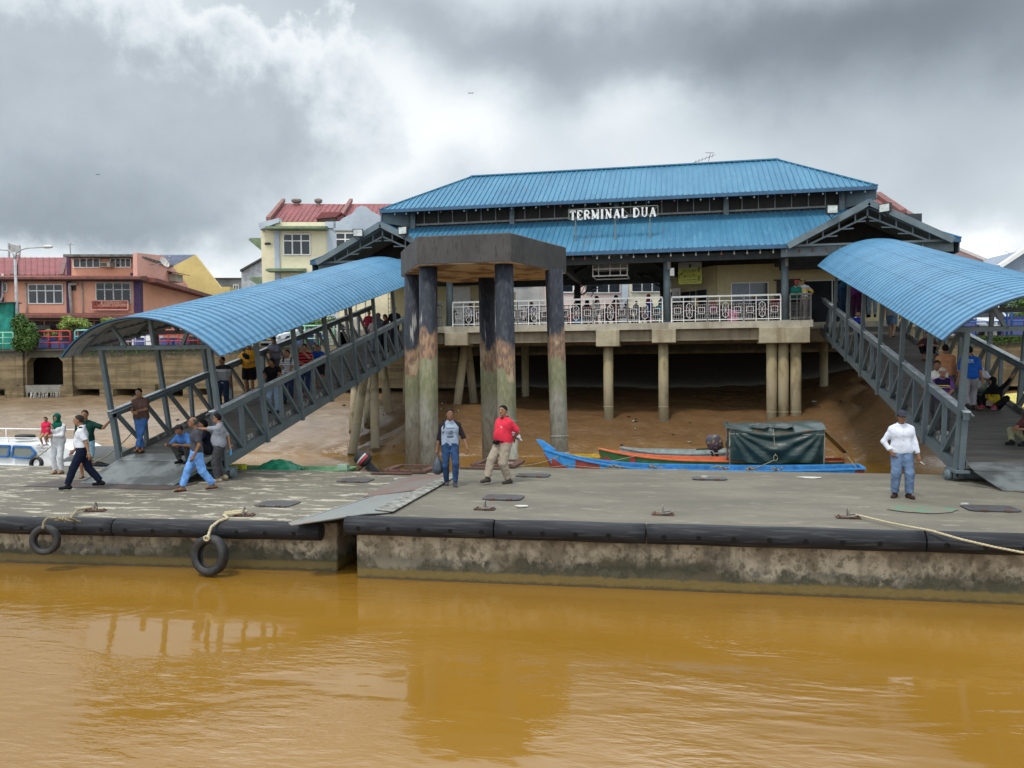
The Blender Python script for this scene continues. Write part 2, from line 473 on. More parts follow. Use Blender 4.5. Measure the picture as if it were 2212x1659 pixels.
    for side, (s_, el_, w_) in (('l', (shL, eL, wL)), ('r', (shR, eR, wR))):
        d = (w_-el_)/np.linalg.norm(w_-el_)
        inn = pel+np.array([0, 0, .1])-w_; inn = inn-d*(inn@d); inn /= np.linalg.norm(inn)+1e-9       # palm looks to the body
        sd_ = np.cross(d, inn)
        if sd_@np.array([0, -1., 0]) < 0: sd_ = -sd_                       # thumb side forward
        kn = w_+d*.085
        for i, (o_, ln) in enumerate(((.027, .072), (.009, .080), (-.009, .074), (-.026, .058))):
            a = kn+sd_*o_; b = a+d*ln*.5+inn*.010; c = b+d*ln*.32+inn*.024; e_ = c+d*ln*.12+inn*.02
            mb.tube([a-d*.02, a, b, c, e_], [.010, .010, .009, .0085, .006], 6)
        a = w_+d*.025+sd_*.022
        mb.tube([a, a+sd_*.026+d*.022+inn*.008, a+sd_*.034+d*.048+inn*.016, a+sd_*.033+d*.064+inn*.02], [.013, .012, .010, .007], 6)
    if vox < .02:
        for s in (-1, 1):
            c = hd(.031*s, -.080, .016)
            mb.slot(3).ball(c, .0105, 8, (1.35, .7, .6)); mb.slot(1).ball(c+hfw*.0055, .0075, 8, (1, .6, .8))
            a, b = hd(.014*s, -.095, .036), hd(.050*s, -.079, .037)
            mb.slot(1).tube([a, (a+b)/2+hup*.004+hfw*.003, b], [.004, .007, .004], 5)
        a, b = hd(-.024, -.083, -.048), hd(.024, -.083, -.048)
        mb.slot(2).tube([a, hd(0, -.094, -.047), b], [.004, .009, .004], 6); mb.slot(0)
    nv = len(V)
    fq = []; fmi = []
    V2 = [list(x) for x in mb.v]
    for f, mi_ in zip(mb.f, mb.mi):
        if len(f) == 4: fq.append([nv+i for i in f]); fmi.append(mi_)
        else:
            for j in range(1, len(f)-1, 2):
                fq.append([nv+f[0], nv+f[j], nv+f[j+1], nv+f[min(j+2, len(f)-1)]]) if j+2 < len(f) else None
                if j+2 < len(f): fmi.append(mi_)
    V = np.concatenate([V, np.array(V2)]); Q = np.concatenate([Q, np.array(fq)])
    mi = np.zeros(len(Q), int); mi[-len(fmi):] = fmi
    root = fast_mesh('person', V, Q, mats, mi)
    root.location = loc; root.rotation_euler = (0, 0, yaw); s = h/1.72; root.scale = (s, s, s)
    tag(root, label, 'person', group)
    def piece(name, fn, mats_, lo_, hi_, split=None, v=None, lab=None):
        V_, Q_ = surfnet(fn, lo_, hi_, v or vox)
        if len(Q_) == 0: return None
        mi_ = None
        if split: mi_ = split(V_[Q_].mean(1))
        o = fast_mesh(name, V_, Q_, mats_, mi_, root)
        if lab: o['label'] = lab
        return o
    fr_ = rng.uniform(.8, 1.25, 4)
    wr = lambda P: .0045*np.sin(P[2]*17*fr_[0]+P[0]*23*fr_[1]+2.2*np.sin(P[0]*13+P[1]*19+P[2]*4))*np.sin(P[1]*21*fr_[2]-P[2]*9*fr_[3]+1.7*np.sin(P[2]*23+P[0]*7))+.0016*np.sin(P[2]*61+4*np.sin(P[0]*27+P[1]*11))
    if shirt:
        sl = shirt.get('sleeve', .5); hem = shirt.get('hem', .90); loose = shirt.get('loose', .022)
        def fs(P):
            d = torso(P, loose)
            zz = (P[0]-pel[0])*up[0]+(P[1]-pel[1])*up[1]+(P[2]-pel[2])*up[2]+.93
            if shirt.get('dress'):
                d = smin(d, cap3(P, pel, pel-up*(.93-hem), .13, .19), .05)
            d = np.maximum(d, zz-1.475); d = np.maximum(d, hem-zz+.012*np.sin(P[0]*25))
            for s_, el_, w_ in ((shL, eL, wL), (shR, eR, wR)):
                if sl <= .5:
                    b = s_+(el_-s_)*(sl*2)*.92; q = cap3(P, s_, el_, .066*k+.006, .058+.006)
                    n_ = (el_-s_)/np.linalg.norm(el_-s_)
                    q = np.maximum(q, (P[0]-b[0])*n_[0]+(P[1]-b[1])*n_[1]+(P[2]-b[2])*n_[2])
                else:
                    q = cap3(P, s_, el_, .068*k, .054)
                    b = el_+(w_-el_)*((sl-.5)*2)*.97; n_ = (w_-el_)/np.linalg.norm(w_-el_)
                    q = smin(q, cap3(P, el_, w_, .054, .042), .02)
                    q = np.maximum(q, (P[0]-b[0])*n_[0]+(P[1]-b[1])*n_[1]+(P[2]-b[2])*n_[2])
                d = smin(d, q, .035)
            # opening for the neck
            d = np.maximum(d, -cap3(P, nk0+up*.01, nk0+up*.2, .050, .070))
            return d+wr(P)*.55
        ms = [cloth(c) for c in shirt['c']]
        piece('shirt' if not shirt.get('dress') else 'dress', fs, ms, lo, hi, (lambda C: shirt['split'](C, (pel, shL, shR, eL, eR))) if shirt.get('split') else None)
        if collar:
            cb = MB(); pts_ = [tor(.074*math.sin(a), .012-.080*math.cos(a), 1.482-.035*max(0, math.cos(a))) for a in [2*math.pi*i/14 for i in range(14)]]
            cb.tube(pts_, .014, 6, closed=True); cb.build('collar', cloth(collar), root, local=True)
        if shirt.get('buttons'):
            for z in (1.40, 1.32, 1.24, 1.16, 1.08): cb = MB(); cb.ball(tor(0, -.135, z), .007, 6); cb.build('button', cloth((.1, .1, .12)), root, local=True)
    if pants:
        ln = pants.get('len', .97); wd = pants.get('w', 0.0)
        def fp(P):
            d = cap3(P, pel+rt*-.075+up*.02, pel+rt*.075+up*.02, .125*k, .125*k)
            d = smin(d, cap3(P, pel+up*.1-rt*.06, pel+up*.1+rt*.06, .112*k, .112*k), .06)
            zz = (P[0]-pel[0])*up[0]+(P[1]-pel[1])*up[1]+(P[2]-pel[2])*up[2]+.93
            d = np.maximum(d, zz-1.02)
            for hp_, kn, an in ((hipL, kL, aL), (hipR, kR, aR)):
                q = cap3(P, hp_, kn, .105*k+wd, .079+wd)
                if ln > .5:
                    b = kn+(an-kn)*((ln-.5)*2); n_ = (an-kn)/np.linalg.norm(an-kn)
                    q = smin(q, cap3(P, kn, an, .078+wd, pants.get('cuff', .062)+wd), .02)
                else:
                    b = hp_+(kn-hp_)*(ln*2); n_ = (kn-hp_)/np.linalg.norm(kn-hp_)
                q = np.maximum(q, (P[0]-b[0])*n_[0]+(P[1]-b[1])*n_[1]+(P[2]-b[2])*n_[2])
                d = smin(d, q, .03)
            return d+wr(P)*1.3
        piece('trousers' if ln > .6 else 'shorts', fp, [pants.get('mat') or cloth(pants['c'])], lo, hi)
    if shoes:
        for an, hf, tf in ((aL, hfL, tfL), (aR, hfR, tfR)):
            if shoes.get('kind') == 'sandal':
                sb = MB(); d = (tf-hf)/np.linalg.norm(tf-hf); sw = np.cross(d, (0, 0, 1)); sw /= np.linalg.norm(sw)
                pts_ = []
                for i in range(14):
                    a = 2*math.pi*i/14; c = (hf+tf)/2; pts_.append(c+d*.145*math.cos(a)+sw*(.05-.008*math.cos(a))*math.sin(a)+np.array([0, 0, -.045]))
                sb.extr(pts_, (0, 0, .02))
                sb.tube([tf-d*.04+sw*.045+np.array([0, 0, -.03]), tf-d*.05+np.array([0, 0, .038]), tf-d*.04-sw*.045+np.array([0, 0, -.03])], .012, 6)
                sb.build('sandal', cloth(shoes['c']), root, local=True)
            else:
                def fo(P, hf=hf, tf=tf, an=an):
                    d = smin(cap3(P, hf+np.array([0, 0, .0]), tf, .044, .038), cap3(P, hf, an, .044, .042), .03)
                    return np.maximum(d, min(hf[2], tf[2])-.038-P[2])
                q = np.array([hf, tf, an])
                piece('shoe', fo, [cloth(shoes['c'], .5)]+([cloth((.6, .6, .6))] if shoes.get('sole') else []), q.min(0)-.09, q.max(0)+.09,
                      (lambda C, z=min(hf[2], tf[2])-.022: (C[:, 2] < z).astype(int)) if shoes.get('sole') else None, v=.012)
    hl_, hh_ = hc-.19, hc+.19
    def headsd(P, e):
        return smin(ell(P, hd(0, .012, .03), (.076+e, .095+e, .092+e)), ell(P, hd(0, -.025, -.045), (.056+e, .062+e, .068+e)), .035)
    dotf = lambda P, c, n: (P[0]-c[0])*n[0]+(P[1]-c[1])*n[1]+(P[2]-c[2])*n[2]
    hv = min(vox, .012)
    if hair == 'short':
        nn = (-hfw*.88+hup*.47); cc = hd(0, -.070, .078)
        piece('hair', lambda P: np.maximum(np.maximum(headsd(P, .010), -dotf(P, cc, nn)), -dotf(P, hd(0, 0, .012), hup-hfw*1.15))+.005*np.sin(P[0]*150+2*np.sin(P[2]*60))*np.sin(P[1]*130+P[2]*110), [cloth(hairc, .6)], hl_, hh_, v=hv)
    elif hair == 'thin':
        nn = (-hfw*.9+hup*.12); cc = hd(0, .0, .02)
        piece('hair', lambda P: np.maximum(np.maximum(headsd(P, .007), -dotf(P, cc, nn)), dotf(P, hd(0, .03, .085), hup)), [cloth(hairc, .6)], hl_, hh_, v=hv)
    elif hair == 'long':
        nn = (-hfw*.62+hup*.78); cc = hd(0, -.045, .050)
        def fl_(P):
            d = np.maximum(headsd(P, .018), -dotf(P, cc, nn))
            return smin(d, cap3(P, hd(0, .07, 0), hd(0, .08, -.24), .07, .05), .03)
        piece('hair', fl_, [cloth(hairc, .6)], hc-np.array([.22, .25, .36]), hc+.2, v=hv)
    if hair == 'hijab':
        def fh(P):
            d = headsd(P, .024)
            d = smin(d, cap3(P, hd(0, .01, -.07), nk0+up*.0-fw*.0, .078, .105), .04)
            d = smin(d, ell(P, tor(0, -.03, 1.385), (.17, .135, .10)), .05)
            d = smin(d, ell(P, tor(0, -.07, 1.30), (.12, .085, .13)), .04)
            face = ell(P, hd(0, -.11, -.012), (.058, .08, .080))
            return np.maximum(d, -face)+.5*wr(P)
        piece('hijab', fh, [cloth(hairc)], hc-np.array([.28, .28, .48]), hc+.2, v=max(hv, .013))
    if hat:
        nn = hup; cc = hd(0, 0, .045)
        hb = piece('cap', lambda P: np.maximum(headsd(P, .020), -dotf(P, cc, hup*.97+hfw*.2)), [cloth(hat['c'])], hl_, hh_, v=hv)
        bb = MB(); br = hat.get('brim', .075)
        pts_ = [hd(.078*math.sin(a), -.075-br*math.cos(a), .052-.02*math.cos(a)) for a in [R(-85+17*i) for i in range(11)]]
        if hat.get('round'): pts_ = [hd((.1+br)*math.sin(a), .01-(.115+br)*math.cos(a), .045) for a in [2*math.pi*i/16 for i in range(16)]]
        bb.extr(pts_, hup*.010); bb.build('brim', cloth(hat.get('c2', hat['c'])), root, local=True)
    if glasses:
        gb = MB()
        for s in (-1, 1):
            c = hd(.033*s, -.100, .015)
            gb.extr([c+hrt*.024*math.cos(a)+hup*.016*math.sin(a) for a in [2*math.pi*i/10 for i in range(10)]], hfw*.004)
            gb.tube([hd(.055*s, -.092, .02), hd(.082*s, .0, .015)], .003, 5)
        gb.tube([hd(-.01, -.104, .018), hd(.01, -.104, .018)], .003, 5)
        gb.build('sunglasses', simple('lens_black', (.01, .01, .012), rough=.15, bump=0), root, local=True)
    info = dict(wL=wL, wR=wR, eL=eL, eR=eR, shL=shL, shR=shR, pel=pel, hd=hd, tor=tor, hc=hc, s=s)
    root_m = Matrix.Translation(Vector(loc)) @ Matrix.Rotation(yaw, 4, 'Z') @ Matrix.Scale(s, 4)
    info['world'] = lambda q: root_m @ Vector(q)
    if extras: extras(root, info)
    return root, info
# ------------------------------------------------------------------ the setting
def mat_water():
    t = material('river_water', .045, 0, .5); t.b.inputs['IOR'].default_value = 1.36; t.b.inputs['Specular IOR Level'].default_value = 1.0
    f = t.step(t.noise(.10, (1, 1.6, 1), 4), .3, .7)
    t.col(t.mix(f, (.268, .138, .020), (.228, .114, .015)))
    calm = t.step(t.noise(.20, (1, 2.0, 1), 4, .6, dist=.5), .42, .60)
    a = t.noise(3.6, (.5, 1.4, 1), 4, .55, dist=.6); b = t.noise(11, (.5, 1.3, 1), 2, .5, dist=.4); c = t.noise(.9, (.6, 1.5, 1), 2)
    lee = t.step(t.m('ABSOLUTE', t.m('ADD', t.sep(t.pos())[0], 2.1)), .9, 2.2); calm = t.m('MULTIPLY', calm, t.m('ADD', .42, t.m('MULTIPLY', lee, .58)))
    h = t.m('ADD', t.m('MULTIPLY', a, t.m('ADD', .06, t.m('MULTIPLY', calm, 1.0))), t.m('ADD', t.m('MULTIPLY', b, t.m('ADD', .01, t.m('MULTIPLY', calm, .40))), t.m('MULTIPLY', c, .6)))
    t.bump(h, .30, .038)
    return t.mat
mb = MB(); mb.grid(lambda u, v: (-260+520*u, -80+114.4*v, 0), 4, 4)
tag(mb.build('water', mat_water()), kind='structure')

def nz(x, y, s=1.0):
    return (math.sin(x*.9*s+1.3*math.sin(y*.7*s))+math.sin(y*1.7*s+x*.6*s+2)+.6*math.sin(x*2.3*s-y*1.9*s+1)+.4*math.sin(x*4.1*s+y*3.3*s))/3
def mud_h(X, Y):
    s = min(1, max(0, (Y-32.2)/4.8))
    z = -.25+(Y-32.0)*.16 if Y < 32.4 else -.15+1.85*s*(2-s)*.95
    if Y > 36.3: z += (Y-36.3)*.14
    z += .9*math.exp(-((X-9.0)/3.2)**2)*min(1, max(0, (Y-30)/4))
    z += .45*math.exp(-((X+10.8)/1.7)**2-((Y-35)/2.2)**2)
    z += .30*math.exp(-((X+8.6)/1.3)**2-((Y-36)/2)**2)
    if X < -16: z += -.15*min(1, (-16-X)/8)
    # a rivulet draining out between the mounds
    rx = -13.5+(Y-33)*.9+.5*math.sin(Y*1.7); z -= .22*math.exp(-((X-rx)/.35)**2)*(1 if Y < 38 else 0)
    rx = 6.3+(Y-33)*.3+.3*math.sin(Y*2); z -= .25*math.exp(-((X-rx)/.3)**2)
    return z+.07*nz(X, Y)+.035*nz(X*2.6, Y*3)+.012*nz(X*9, Y*8)-.05*max(0, 1-abs(nz(X*1.1+4, Y*.8))*5)
def mat_mud():
    t = material('river_mud', .5, 0, .45)
    n = t.noise(1.3, (.6, 1.4, 1), 7, .6); g = t.noise(9, (.5, 1.4, 1), 5)
    a = t.mix(t.step(n, .3, .7), (.25, .172, .102), (.17, .114, .064))
    a = t.mix(t.m('MULTIPLY', t.step(g, .57, .66), .5), a, (.11, .065, .03))
    wet = t.step(t.sep(t.pos())[2], .9, .15)
    a = t.mix(t.step(t.m('ADD', t.sep(t.pos())[0], t.m('MULTIPLY', n, 5.0)), -12.5, -7.5), a, t.mix(t.step(g, .3, .7), (.165, .092, .040), (.115, .063, .026)))
    a = t.mix(t.m('MULTIPLY', wet, .45), a, (.25, .14, .045))
    t.col(a); rn = t.noise(2.6, (.28, 1.9, 1), 7, .68, dist=.5); a = t.mix(t.m('MULTIPLY', t.step(rn, .575, .60), .55), a, (.085, .052, .026)); a = t.mix(t.m('MULTIPLY', t.step(t.noise(.45, (.7, 1.3, 1), 5), .5, .62), .35), a, (.15, .095, .048)); t.col(a)
    t.put(t.b.inputs['Roughness'], t.m('ADD', .42, t.m('MULTIPLY', wet, -.2)))
    t.bump(t.m('ADD', n, t.m('MULTIPLY', g, .5)), .55, .09)
    return t.mat
mb = MB(); mb.grid(lambda u, v: (lambda x, y: (x, y, mud_h(x, y)))(-62+90*u, 29.5+13.3*v), 520, 110)
tag(mb.build('riverbank_mud', mat_mud()), kind='structure')

street_m = simple('street_asphalt', (.09, .088, .082), sc=.6, rough=.9)
mb = MB(); mb.grid(lambda u, v: (-420+840*u, 41.4+900*v, 4.85), 4, 4)
tag(mb.build('street', street_m), kind='structure')

# ------------------------------------------------------------------ shared paints
def mat_roof_blue():
    t = material('blue_roof_sheet', .55, .0, .18)
    p = t.sep(t.pos())
    n = t.noise(.9, (1, .35, .35), 5); g = t.noise(7, (1, .2, .2), 4)
    a = t.mix(t.step(n, .3, .72), (.062, .205, .325), (.046, .160, .27))
    a = t.mix(t.m('MULTIPLY', t.step(g, .52, .75), .5), a, (.13, .28, .38))
    a = t.mix(t.m('MULTIPLY', t.step(t.noise(1.9, (1, .25, .25), 6, .65), .62, .72), .45), a, (.12, .11, .085))
    a = t.mix(t.m('MULTIPLY', t.step(t.noise(3.1, det=6), .66, .74), .5), a, (.04, .07, .09))
    t.col(a); t.bump(g, .08, .01)
    return t.mat
def mat_canopy_blue():
    t = material('blue_canopy_sheet', .48, .0, .22)
    n = t.noise(1.1, (.4, 1, 1), 5, obj=True); g = t.noise(11, (.3, 1, 1), 4, obj=True)
    a = t.mix(t.step(n, .3, .72), (.074, .215, .355), (.056, .175, .30))
    a = t.mix(t.m('MULTIPLY', t.step(g, .50, .75), .35), a, (.15, .29, .40))
    a = t.mix(t.m('MULTIPLY', t.step(t.noise(2.3, (.35, 1, 1), 6, .65, obj=True), .60, .72), .35), a, (.09, .12, .13))
    a = t.mix(t.m('MULTIPLY', t.step(t.noise(26, det=2, obj=True), .70, .74), .7), a, (.03, .03, .035))
    t.col(a)
    return t.mat
roof_blue = mat_roof_blue(); canopy_blue = mat_canopy_blue()
trim_blue = simple('blue_trim', (.035, .11, .21), rough=.5)
steel = simple('grey_steel_paint', (.125, .160, .174), (.095, .125, .138), sc=2.2, rough=.5, obj=True)
steel_w = simple('grey_steel_weathered', (.135, .178, .198), (.10, .132, .145), sc=2.2, rough=.55)
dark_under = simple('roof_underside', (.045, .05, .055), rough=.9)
lining = simple('canopy_underside', (.30, .33, .36), (.22, .25, .28), rough=.6, obj=True)
white_p = simple('white_paint', (.86, .85, .83), (.76, .75, .72), sc=3, rough=.5)
grey_rail = simple('grey_rail_paint', (.22, .22, .21), rough=.6)
cream = simple('cream_wall', (.62, .53, .30), (.56, .47, .26), sc=.7, rough=.85)
conc = simple('pale_concrete', (.33, .29, .21), (.22, .18, .12), sc=1.3, rough=.9, st=(1, 1, .6), bump=.3)
glass_d = simple('dark_glass', (.012, .014, .018), (.03, .035, .042), sc=.6, rough=.12, bump=0)
rust = simple('rusty_steel', (.13, .055, .035), (.075, .045, .035), sc=5, rough=.9)
def mat_stain_concrete(name, base, dark, band=None):
    t = material(name, .9)
    n = t.noise(1.4, (1, 1, 1.3), 8, .65); s = t.noise(2.5, (1.2, 1.2, .12), 4)
    a = t.mix(t.step(n, .35, .65), base, mul(base, .72))
    a = t.mix(t.m('MULTIPLY', t.step(s, .48, .68), .6), a, dark)
    a = t.mix(t.m('MULTIPLY', t.step(t.noise(14, det=3), .60, .72), .5), a, mul(dark, .6))
    t.col(a); t.bump(n, .35, .03)
    return t.mat
conc_beam = mat_stain_concrete('weathered_concrete', (.27, .23, .16), (.13, .10, .06)); cap_m = mat_stain_concrete('cap_concrete', (.44, .385, .27), (.20, .15, .085))
def mat_pile():
    t = material('bank_pile_concrete', .9)
    z = t.sep(t.pos())[2]; n = t.noise(2.3, (1, 1, .4), 6, .6)
    zz = t.m('ADD', z, t.m('MULTIPLY', n, 1.6))
    a = t.mix(t.step(zz, 4.4, 3.4), (.30, .245, .14), (.34, .29, .19))
    a = t.mix(t.m('MULTIPLY', t.step(n, .5, .68), .7), a, (.13, .10, .045))
    a = t.mix(t.step(zz, 2.1, 1.6), a, (.33, .29, .21))
    t.col(a); t.bump(n, .4, .03)
    return t.mat
pile_m = mat_pile()

# ------------------------------------------------------------------ terminal building
XC = -2.75; DECK = 5.42
T = empty('terminal_building', (XC, 35, DECK), 'large open sided ferry terminal with two tier blue hip roof on concrete piles', 'terminal building')
def hip_roof(cx, cy, hx, hy, ze, rise, top_in, thick=.10, rib=.235, notch=()):
    """eave rectangle half sizes hx,hy; slopes rise over top_in; returns sheet and dark underside"""
    m = MB(); sx, sy = hx-top_in, hy-top_in
    E = [(-hx, -hy), (hx, -hy), (hx, hy), (-hx, hy)]; I_ = [(-sx, -sy), (sx, -sy), (sx, sy), (-sx, sy)]
    P = lambda q, z: Vector((cx+q[0], cy+q[1], z))
    if sy < .01: faces = [[P(E[0], ze), P(E[1], ze), P((sx, 0), ze+rise), P((-sx, 0), ze+rise)], [P(E[2], ze), P(E[3], ze), P((-sx, 0), ze+rise), P((sx, 0), ze+rise)],
                          [P(E[1], ze), P(E[2], ze), P((sx, 0), ze+rise)], [P(E[3], ze), P(E[0], ze), P((-sx, 0), ze+rise)]]
    else: faces = [[P(E[i], ze), P(E[(i+1) % 4], ze), P(I_[(i+1) % 4], ze+rise), P(I_[i], ze+rise)] for i in range(4)]
    if notch:      # the front slope stops at the valleys of the porch gables
        f = [faces[0][0]]
        for (g_, h_, d_) in notch: f += [Vector((g_-h_, cy-hy, ze)), Vector((g_, cy-hy+d_, ze+d_*rise/top_in)), Vector((g_+h_, cy-hy, ze))]
        faces[0] = f+faces[0][1:]
    for f in faces: m.add(f, [tuple(range(len(f)))])
    k = rise/top_in
    def ribs(a0, a1, half, axis, sg, dep):
        n = int((a1-a0)/rib)
        for i in range(n+1):
            a = a0+(a1-a0)*i/n
            L = min(dep, a-a0, a1-a)
            if L < .1: continue
            L0 = max([0]+[d_*(1-abs(a-g_)/h_) for (g_, h_, d_) in notch]) if (axis == 'x' and sg < 0) else 0
            if L-L0 < .1: continue
            if axis == 'x': p = Vector((a, cy+sg*(hy-L0), ze+.018+L0*k)); q = Vector((a, cy+sg*(hy-L), ze+.018+L*k))
            else: p = Vector((cx+sg*hx, a, ze+.018)); q = Vector((cx+sg*(hx-L), a, ze+.018+L*k))
            m.bar(p, q, .036, .052)
    ribs(cx-hx, cx+hx, 0, 'x', -1, top_in); ribs(cy-hy, cy+hy, 0, 'y', -1, top_in); ribs(cy-hy, cy+hy, 0, 'y', 1, top_in)
    for i in range(4):   # hip and ridge cappings
        j = I_[i] if sy >= .01 else ((-sx if E[i][0] < 0 else sx), 0)
        m.bar(P(E[i], ze+.03), P(j, ze+rise+.03), .16, .05)
    if sy < .01: m.bar(P((-sx, 0), ze+rise+.03), P((sx, 0), ze+rise+.03), .22, .06)
    u = MB()
    for f in faces:
        g = [p-Vector((0, 0, thick)) for p in f]; u.add(g, [tuple(reversed(range(len(g))))])
    fa = MB()
    for i in range(4):
        ends = [P(E[i], ze-.07), P(E[(i+1) % 4], ze-.07)]
        if i == 0 and notch: ends = ends[:1]+[Vector((g_+s_*h_, cy-hy, ze-.07)) for (g_, h_, d_) in notch for s_ in (-1, 1)]+ends[1:]
        for j in range(0, len(ends), 2): fa.bar(ends[j], ends[j+1], .04, .15)
    return m, u, fa
# upper roof: eave rectangle X -13.48..7.98, Y 36..43, ridge Y 39.5
m, u, fa = hip_roof(XC, 39.5, 10.73, 3.5, 10.90, 2.10, 3.5)
up = m.build('upper_roof', roof_blue, T); u.build('soffit', dark_under, up, local=True) if False else None
def sub(mbx, name, mat, root, par):
    o = mbx.build(name, mat, root); o.parent = par; return o
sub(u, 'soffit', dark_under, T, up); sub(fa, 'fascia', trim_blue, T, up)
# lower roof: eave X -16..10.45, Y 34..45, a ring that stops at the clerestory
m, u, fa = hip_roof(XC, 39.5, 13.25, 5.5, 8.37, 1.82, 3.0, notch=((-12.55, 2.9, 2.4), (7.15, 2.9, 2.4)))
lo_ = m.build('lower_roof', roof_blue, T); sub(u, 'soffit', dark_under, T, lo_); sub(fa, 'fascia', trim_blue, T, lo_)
gut = MB(); gut.bar((-16, 33.96, 8.24), (4.3, 33.96, 8.24), .07, .05); sub(gut, 'gutter_trim', trim_blue, T, lo_)
# clerestory band
cw = MB(); x0, x1 = -12.35, 6.85
cw.box(x0, x1, 37.10, 37.2, 10.12, 11.5); cw.box(x0, x0+.1, 37.2, 41.9, 10.12, 11.5); cw.box(x1-.1, x1, 37.2, 41.9, 10.12, 11.5); cw.box(x0, x1, 41.8, 41.9, 10.12, 11.5)
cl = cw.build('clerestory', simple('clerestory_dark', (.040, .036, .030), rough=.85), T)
mu = MB(); n = 0
xx = x0
while xx < x1:
    mu.box(xx-.022, xx+.022, 37.03, 37.10, 10.36, 11.5); xx += .685
mu.box(x0, x1, 36.99, 37.10, 10.28, 10.36); mu.box(x0, x1, 37.02, 37.10, 11.02, 11.06)
sub(mu, 'mullions', simple('mullion_paint', (.24, .25, .24), rough=.6), T, cl)
for i in range(5):
    q = MB(); xq = -9.98+4.74*i if i else -9.98
    xq = XC-9.48+.05+i*4.74
    q.box(xq-.11, xq+.11, 36.86, 37.02, 10.12, 11.2); q.box(xq-.05, xq+.05, 36.80, 36.86, 10.55, 10.95); sub(q, 'post', steel_w, T, cl)
# brackets closing the upper eave corners
for sx in (-1, 1):
    q = MB(); ex = XC+sx*10.73
    q.extr([(ex, 36.1, 10.82), (ex, 36.1, 10.35), (XC+sx*9.5, 37.1, 10.2), (XC+sx*9.5, 37.1, 10.95)], (0, .03, 0))
    q.extr([(ex-sx*.05, 36.0, 10.86), (ex-sx*.05, 36.0, 10.40), (ex-sx*.05, 42.9, 10.40), (ex-sx*.05, 42.9, 10.86)], (.04, 0, 0))
    q.build('eave_bracket', steel_w, T)
    q = MB(); ex = XC+sx*13.2
    q.extr([(ex, 34.05, 8.33), (ex, 34.05, 7.85), (ex, 44.9, 7.85), (ex, 44.9, 8.33)], (.04, 0, 0)); q.build('eave_bracket', steel_w, T)
# porch gables over the two gangway heads
for gx, nm in ((-12.55, 'left'), (7.15, 'right')):
    g = MB(); hw, z0, z1, y0, y1 = 2.95, 8.34, 9.86, 33.6, 36.5
    for s in (-1, 1):
        A = Vector((gx+s*hw, y0, z0)); B = Vector((gx, y0, z1)); D = Vector((0, y1-y0, 0))
        g.extr([A, B, B-Vector((0, 0, .07)), A-Vector((0, 0, .07))], D)
        n_ = 16
        for i in range(n_+1):
            yy = y0+.05+(y1-y0-.1)*i/n_; g.bar((gx+s*hw, yy, z0+.02), (gx, yy, z1+.02), .034, .036, (0, 0, 1))
    g.bar((gx, y0, z1+.03), (gx, y1, z1+.03), .2, .05)
    go = g.build('porch_roof', roof_blue, T)
    q = MB(); q.box(gx-hw+.1, gx+hw-.1, 37.2, 37.3, 7.7, 9.9); sub(q, 'shade_panel', dark_under, T, go)  # dark sheet added to stand in for the shade inside the porch
    b = MB()
    for s in (-1, 1):
        b.bar((gx+s*(hw+.02), y0-.05, z0-.10), (gx, y0-.05, z1-.06), .05, .24)
        b.extr([Vector((gx+s*hw, y0+.03, z0-.12)), Vector((gx, y0+.03, z1-.12)), Vector((gx, y0+.03, z1-.15)), Vector((gx+s*hw, y0+.03, z0-.15))], (0, y1-y0, 0))
    sub(b, 'bargeboard', steel_w, T, go)
    tr = MB(); Y = y0+.25; zt = 8.28
    tr.bar((gx-hw+.1, Y, zt), (gx+hw-.1, Y, zt), .07, .08)
    for s in (-1, 1):
        tr.bar((gx+s*(hw-.1), Y, zt), (gx, Y, z1-.2), .06, .07)
        tr.bar((gx+s*(hw-.75), Y, zt), (gx, Y, z1-.55), .06, .07)
        for k in (.25, .45, .65, .85):
            xa = gx+s*hw*(1-k); za = zt+(z1-.2-zt)*k
            zb = zt+(z1-.55-zt)*max(0, (k-.22)/.78) if k > .25 else zt
            tr.bar((xa, Y, za), (xa, Y, zb-.02), .05)
            tr.bar((xa, Y, zb), (gx+s*hw*(1-k-.18 if k < .8 else .02), Y, min(z1-.35, zb+.02)), .045)
    tr.bar((gx, Y, z1-.15), (gx, Y, z1-.6), .06)
    sub(tr, 'truss', steel, T, go)
    fl = MB(); fl.box(gx-hw-.2, gx+hw+.2, y0+.55, y0+.72, 7.90, 8.26); sub(fl, 'beam', steel_w, T, go)
# fascia beam below the lower eave and ceiling framing
fb = MB(); fb.box(-16, 10.4, 34.9, 35.1, 7.95, 8.25); fb.box(-16, 10.4, 43.9, 44.1, 7.95, 8.25)
for k in range(6): fb.box(XC-9.48-2.4+k*4.74-.1, XC-9.48-2.4+k*4.74+.1, 35.1, 43.9, 8.0, 8.3)
fb.build('eave_beam', simple('dark_steel', (.055, .07, .08), rough=.6), T)
for k in range(5):
    xq = -9.95+4.74*k
    if k == 4: xq = 9.3
    q = MB(); q.cyl((xq, 35.2, DECK), (xq, 35.2, 8.0), .150, n=20); q.box(xq-.2, xq+.2, 35.0, 35.4, DECK, DECK+.03); q.box(xq-.17, xq+.17, 35.03, 35.37, 7.95, 8.05)
    co = q.build('column', steel_w, T)
    q = MB(); q.box(xq-.02 if k % 2 else xq+.02, (xq-.02 if k % 2 else xq+.02)+.13, 34.98, 35.05, 7.62, 7.95); sub(q, 'cable_box', grey_rail, T, co)
for xq in (-14.6, -9.95, -5.3, -.8, 4.2, 9.3):
    q = MB(); q.box(xq-.15, xq+.15, 43.8, 44.1, DECK, 8.1); q.build('column', dark_under, T)
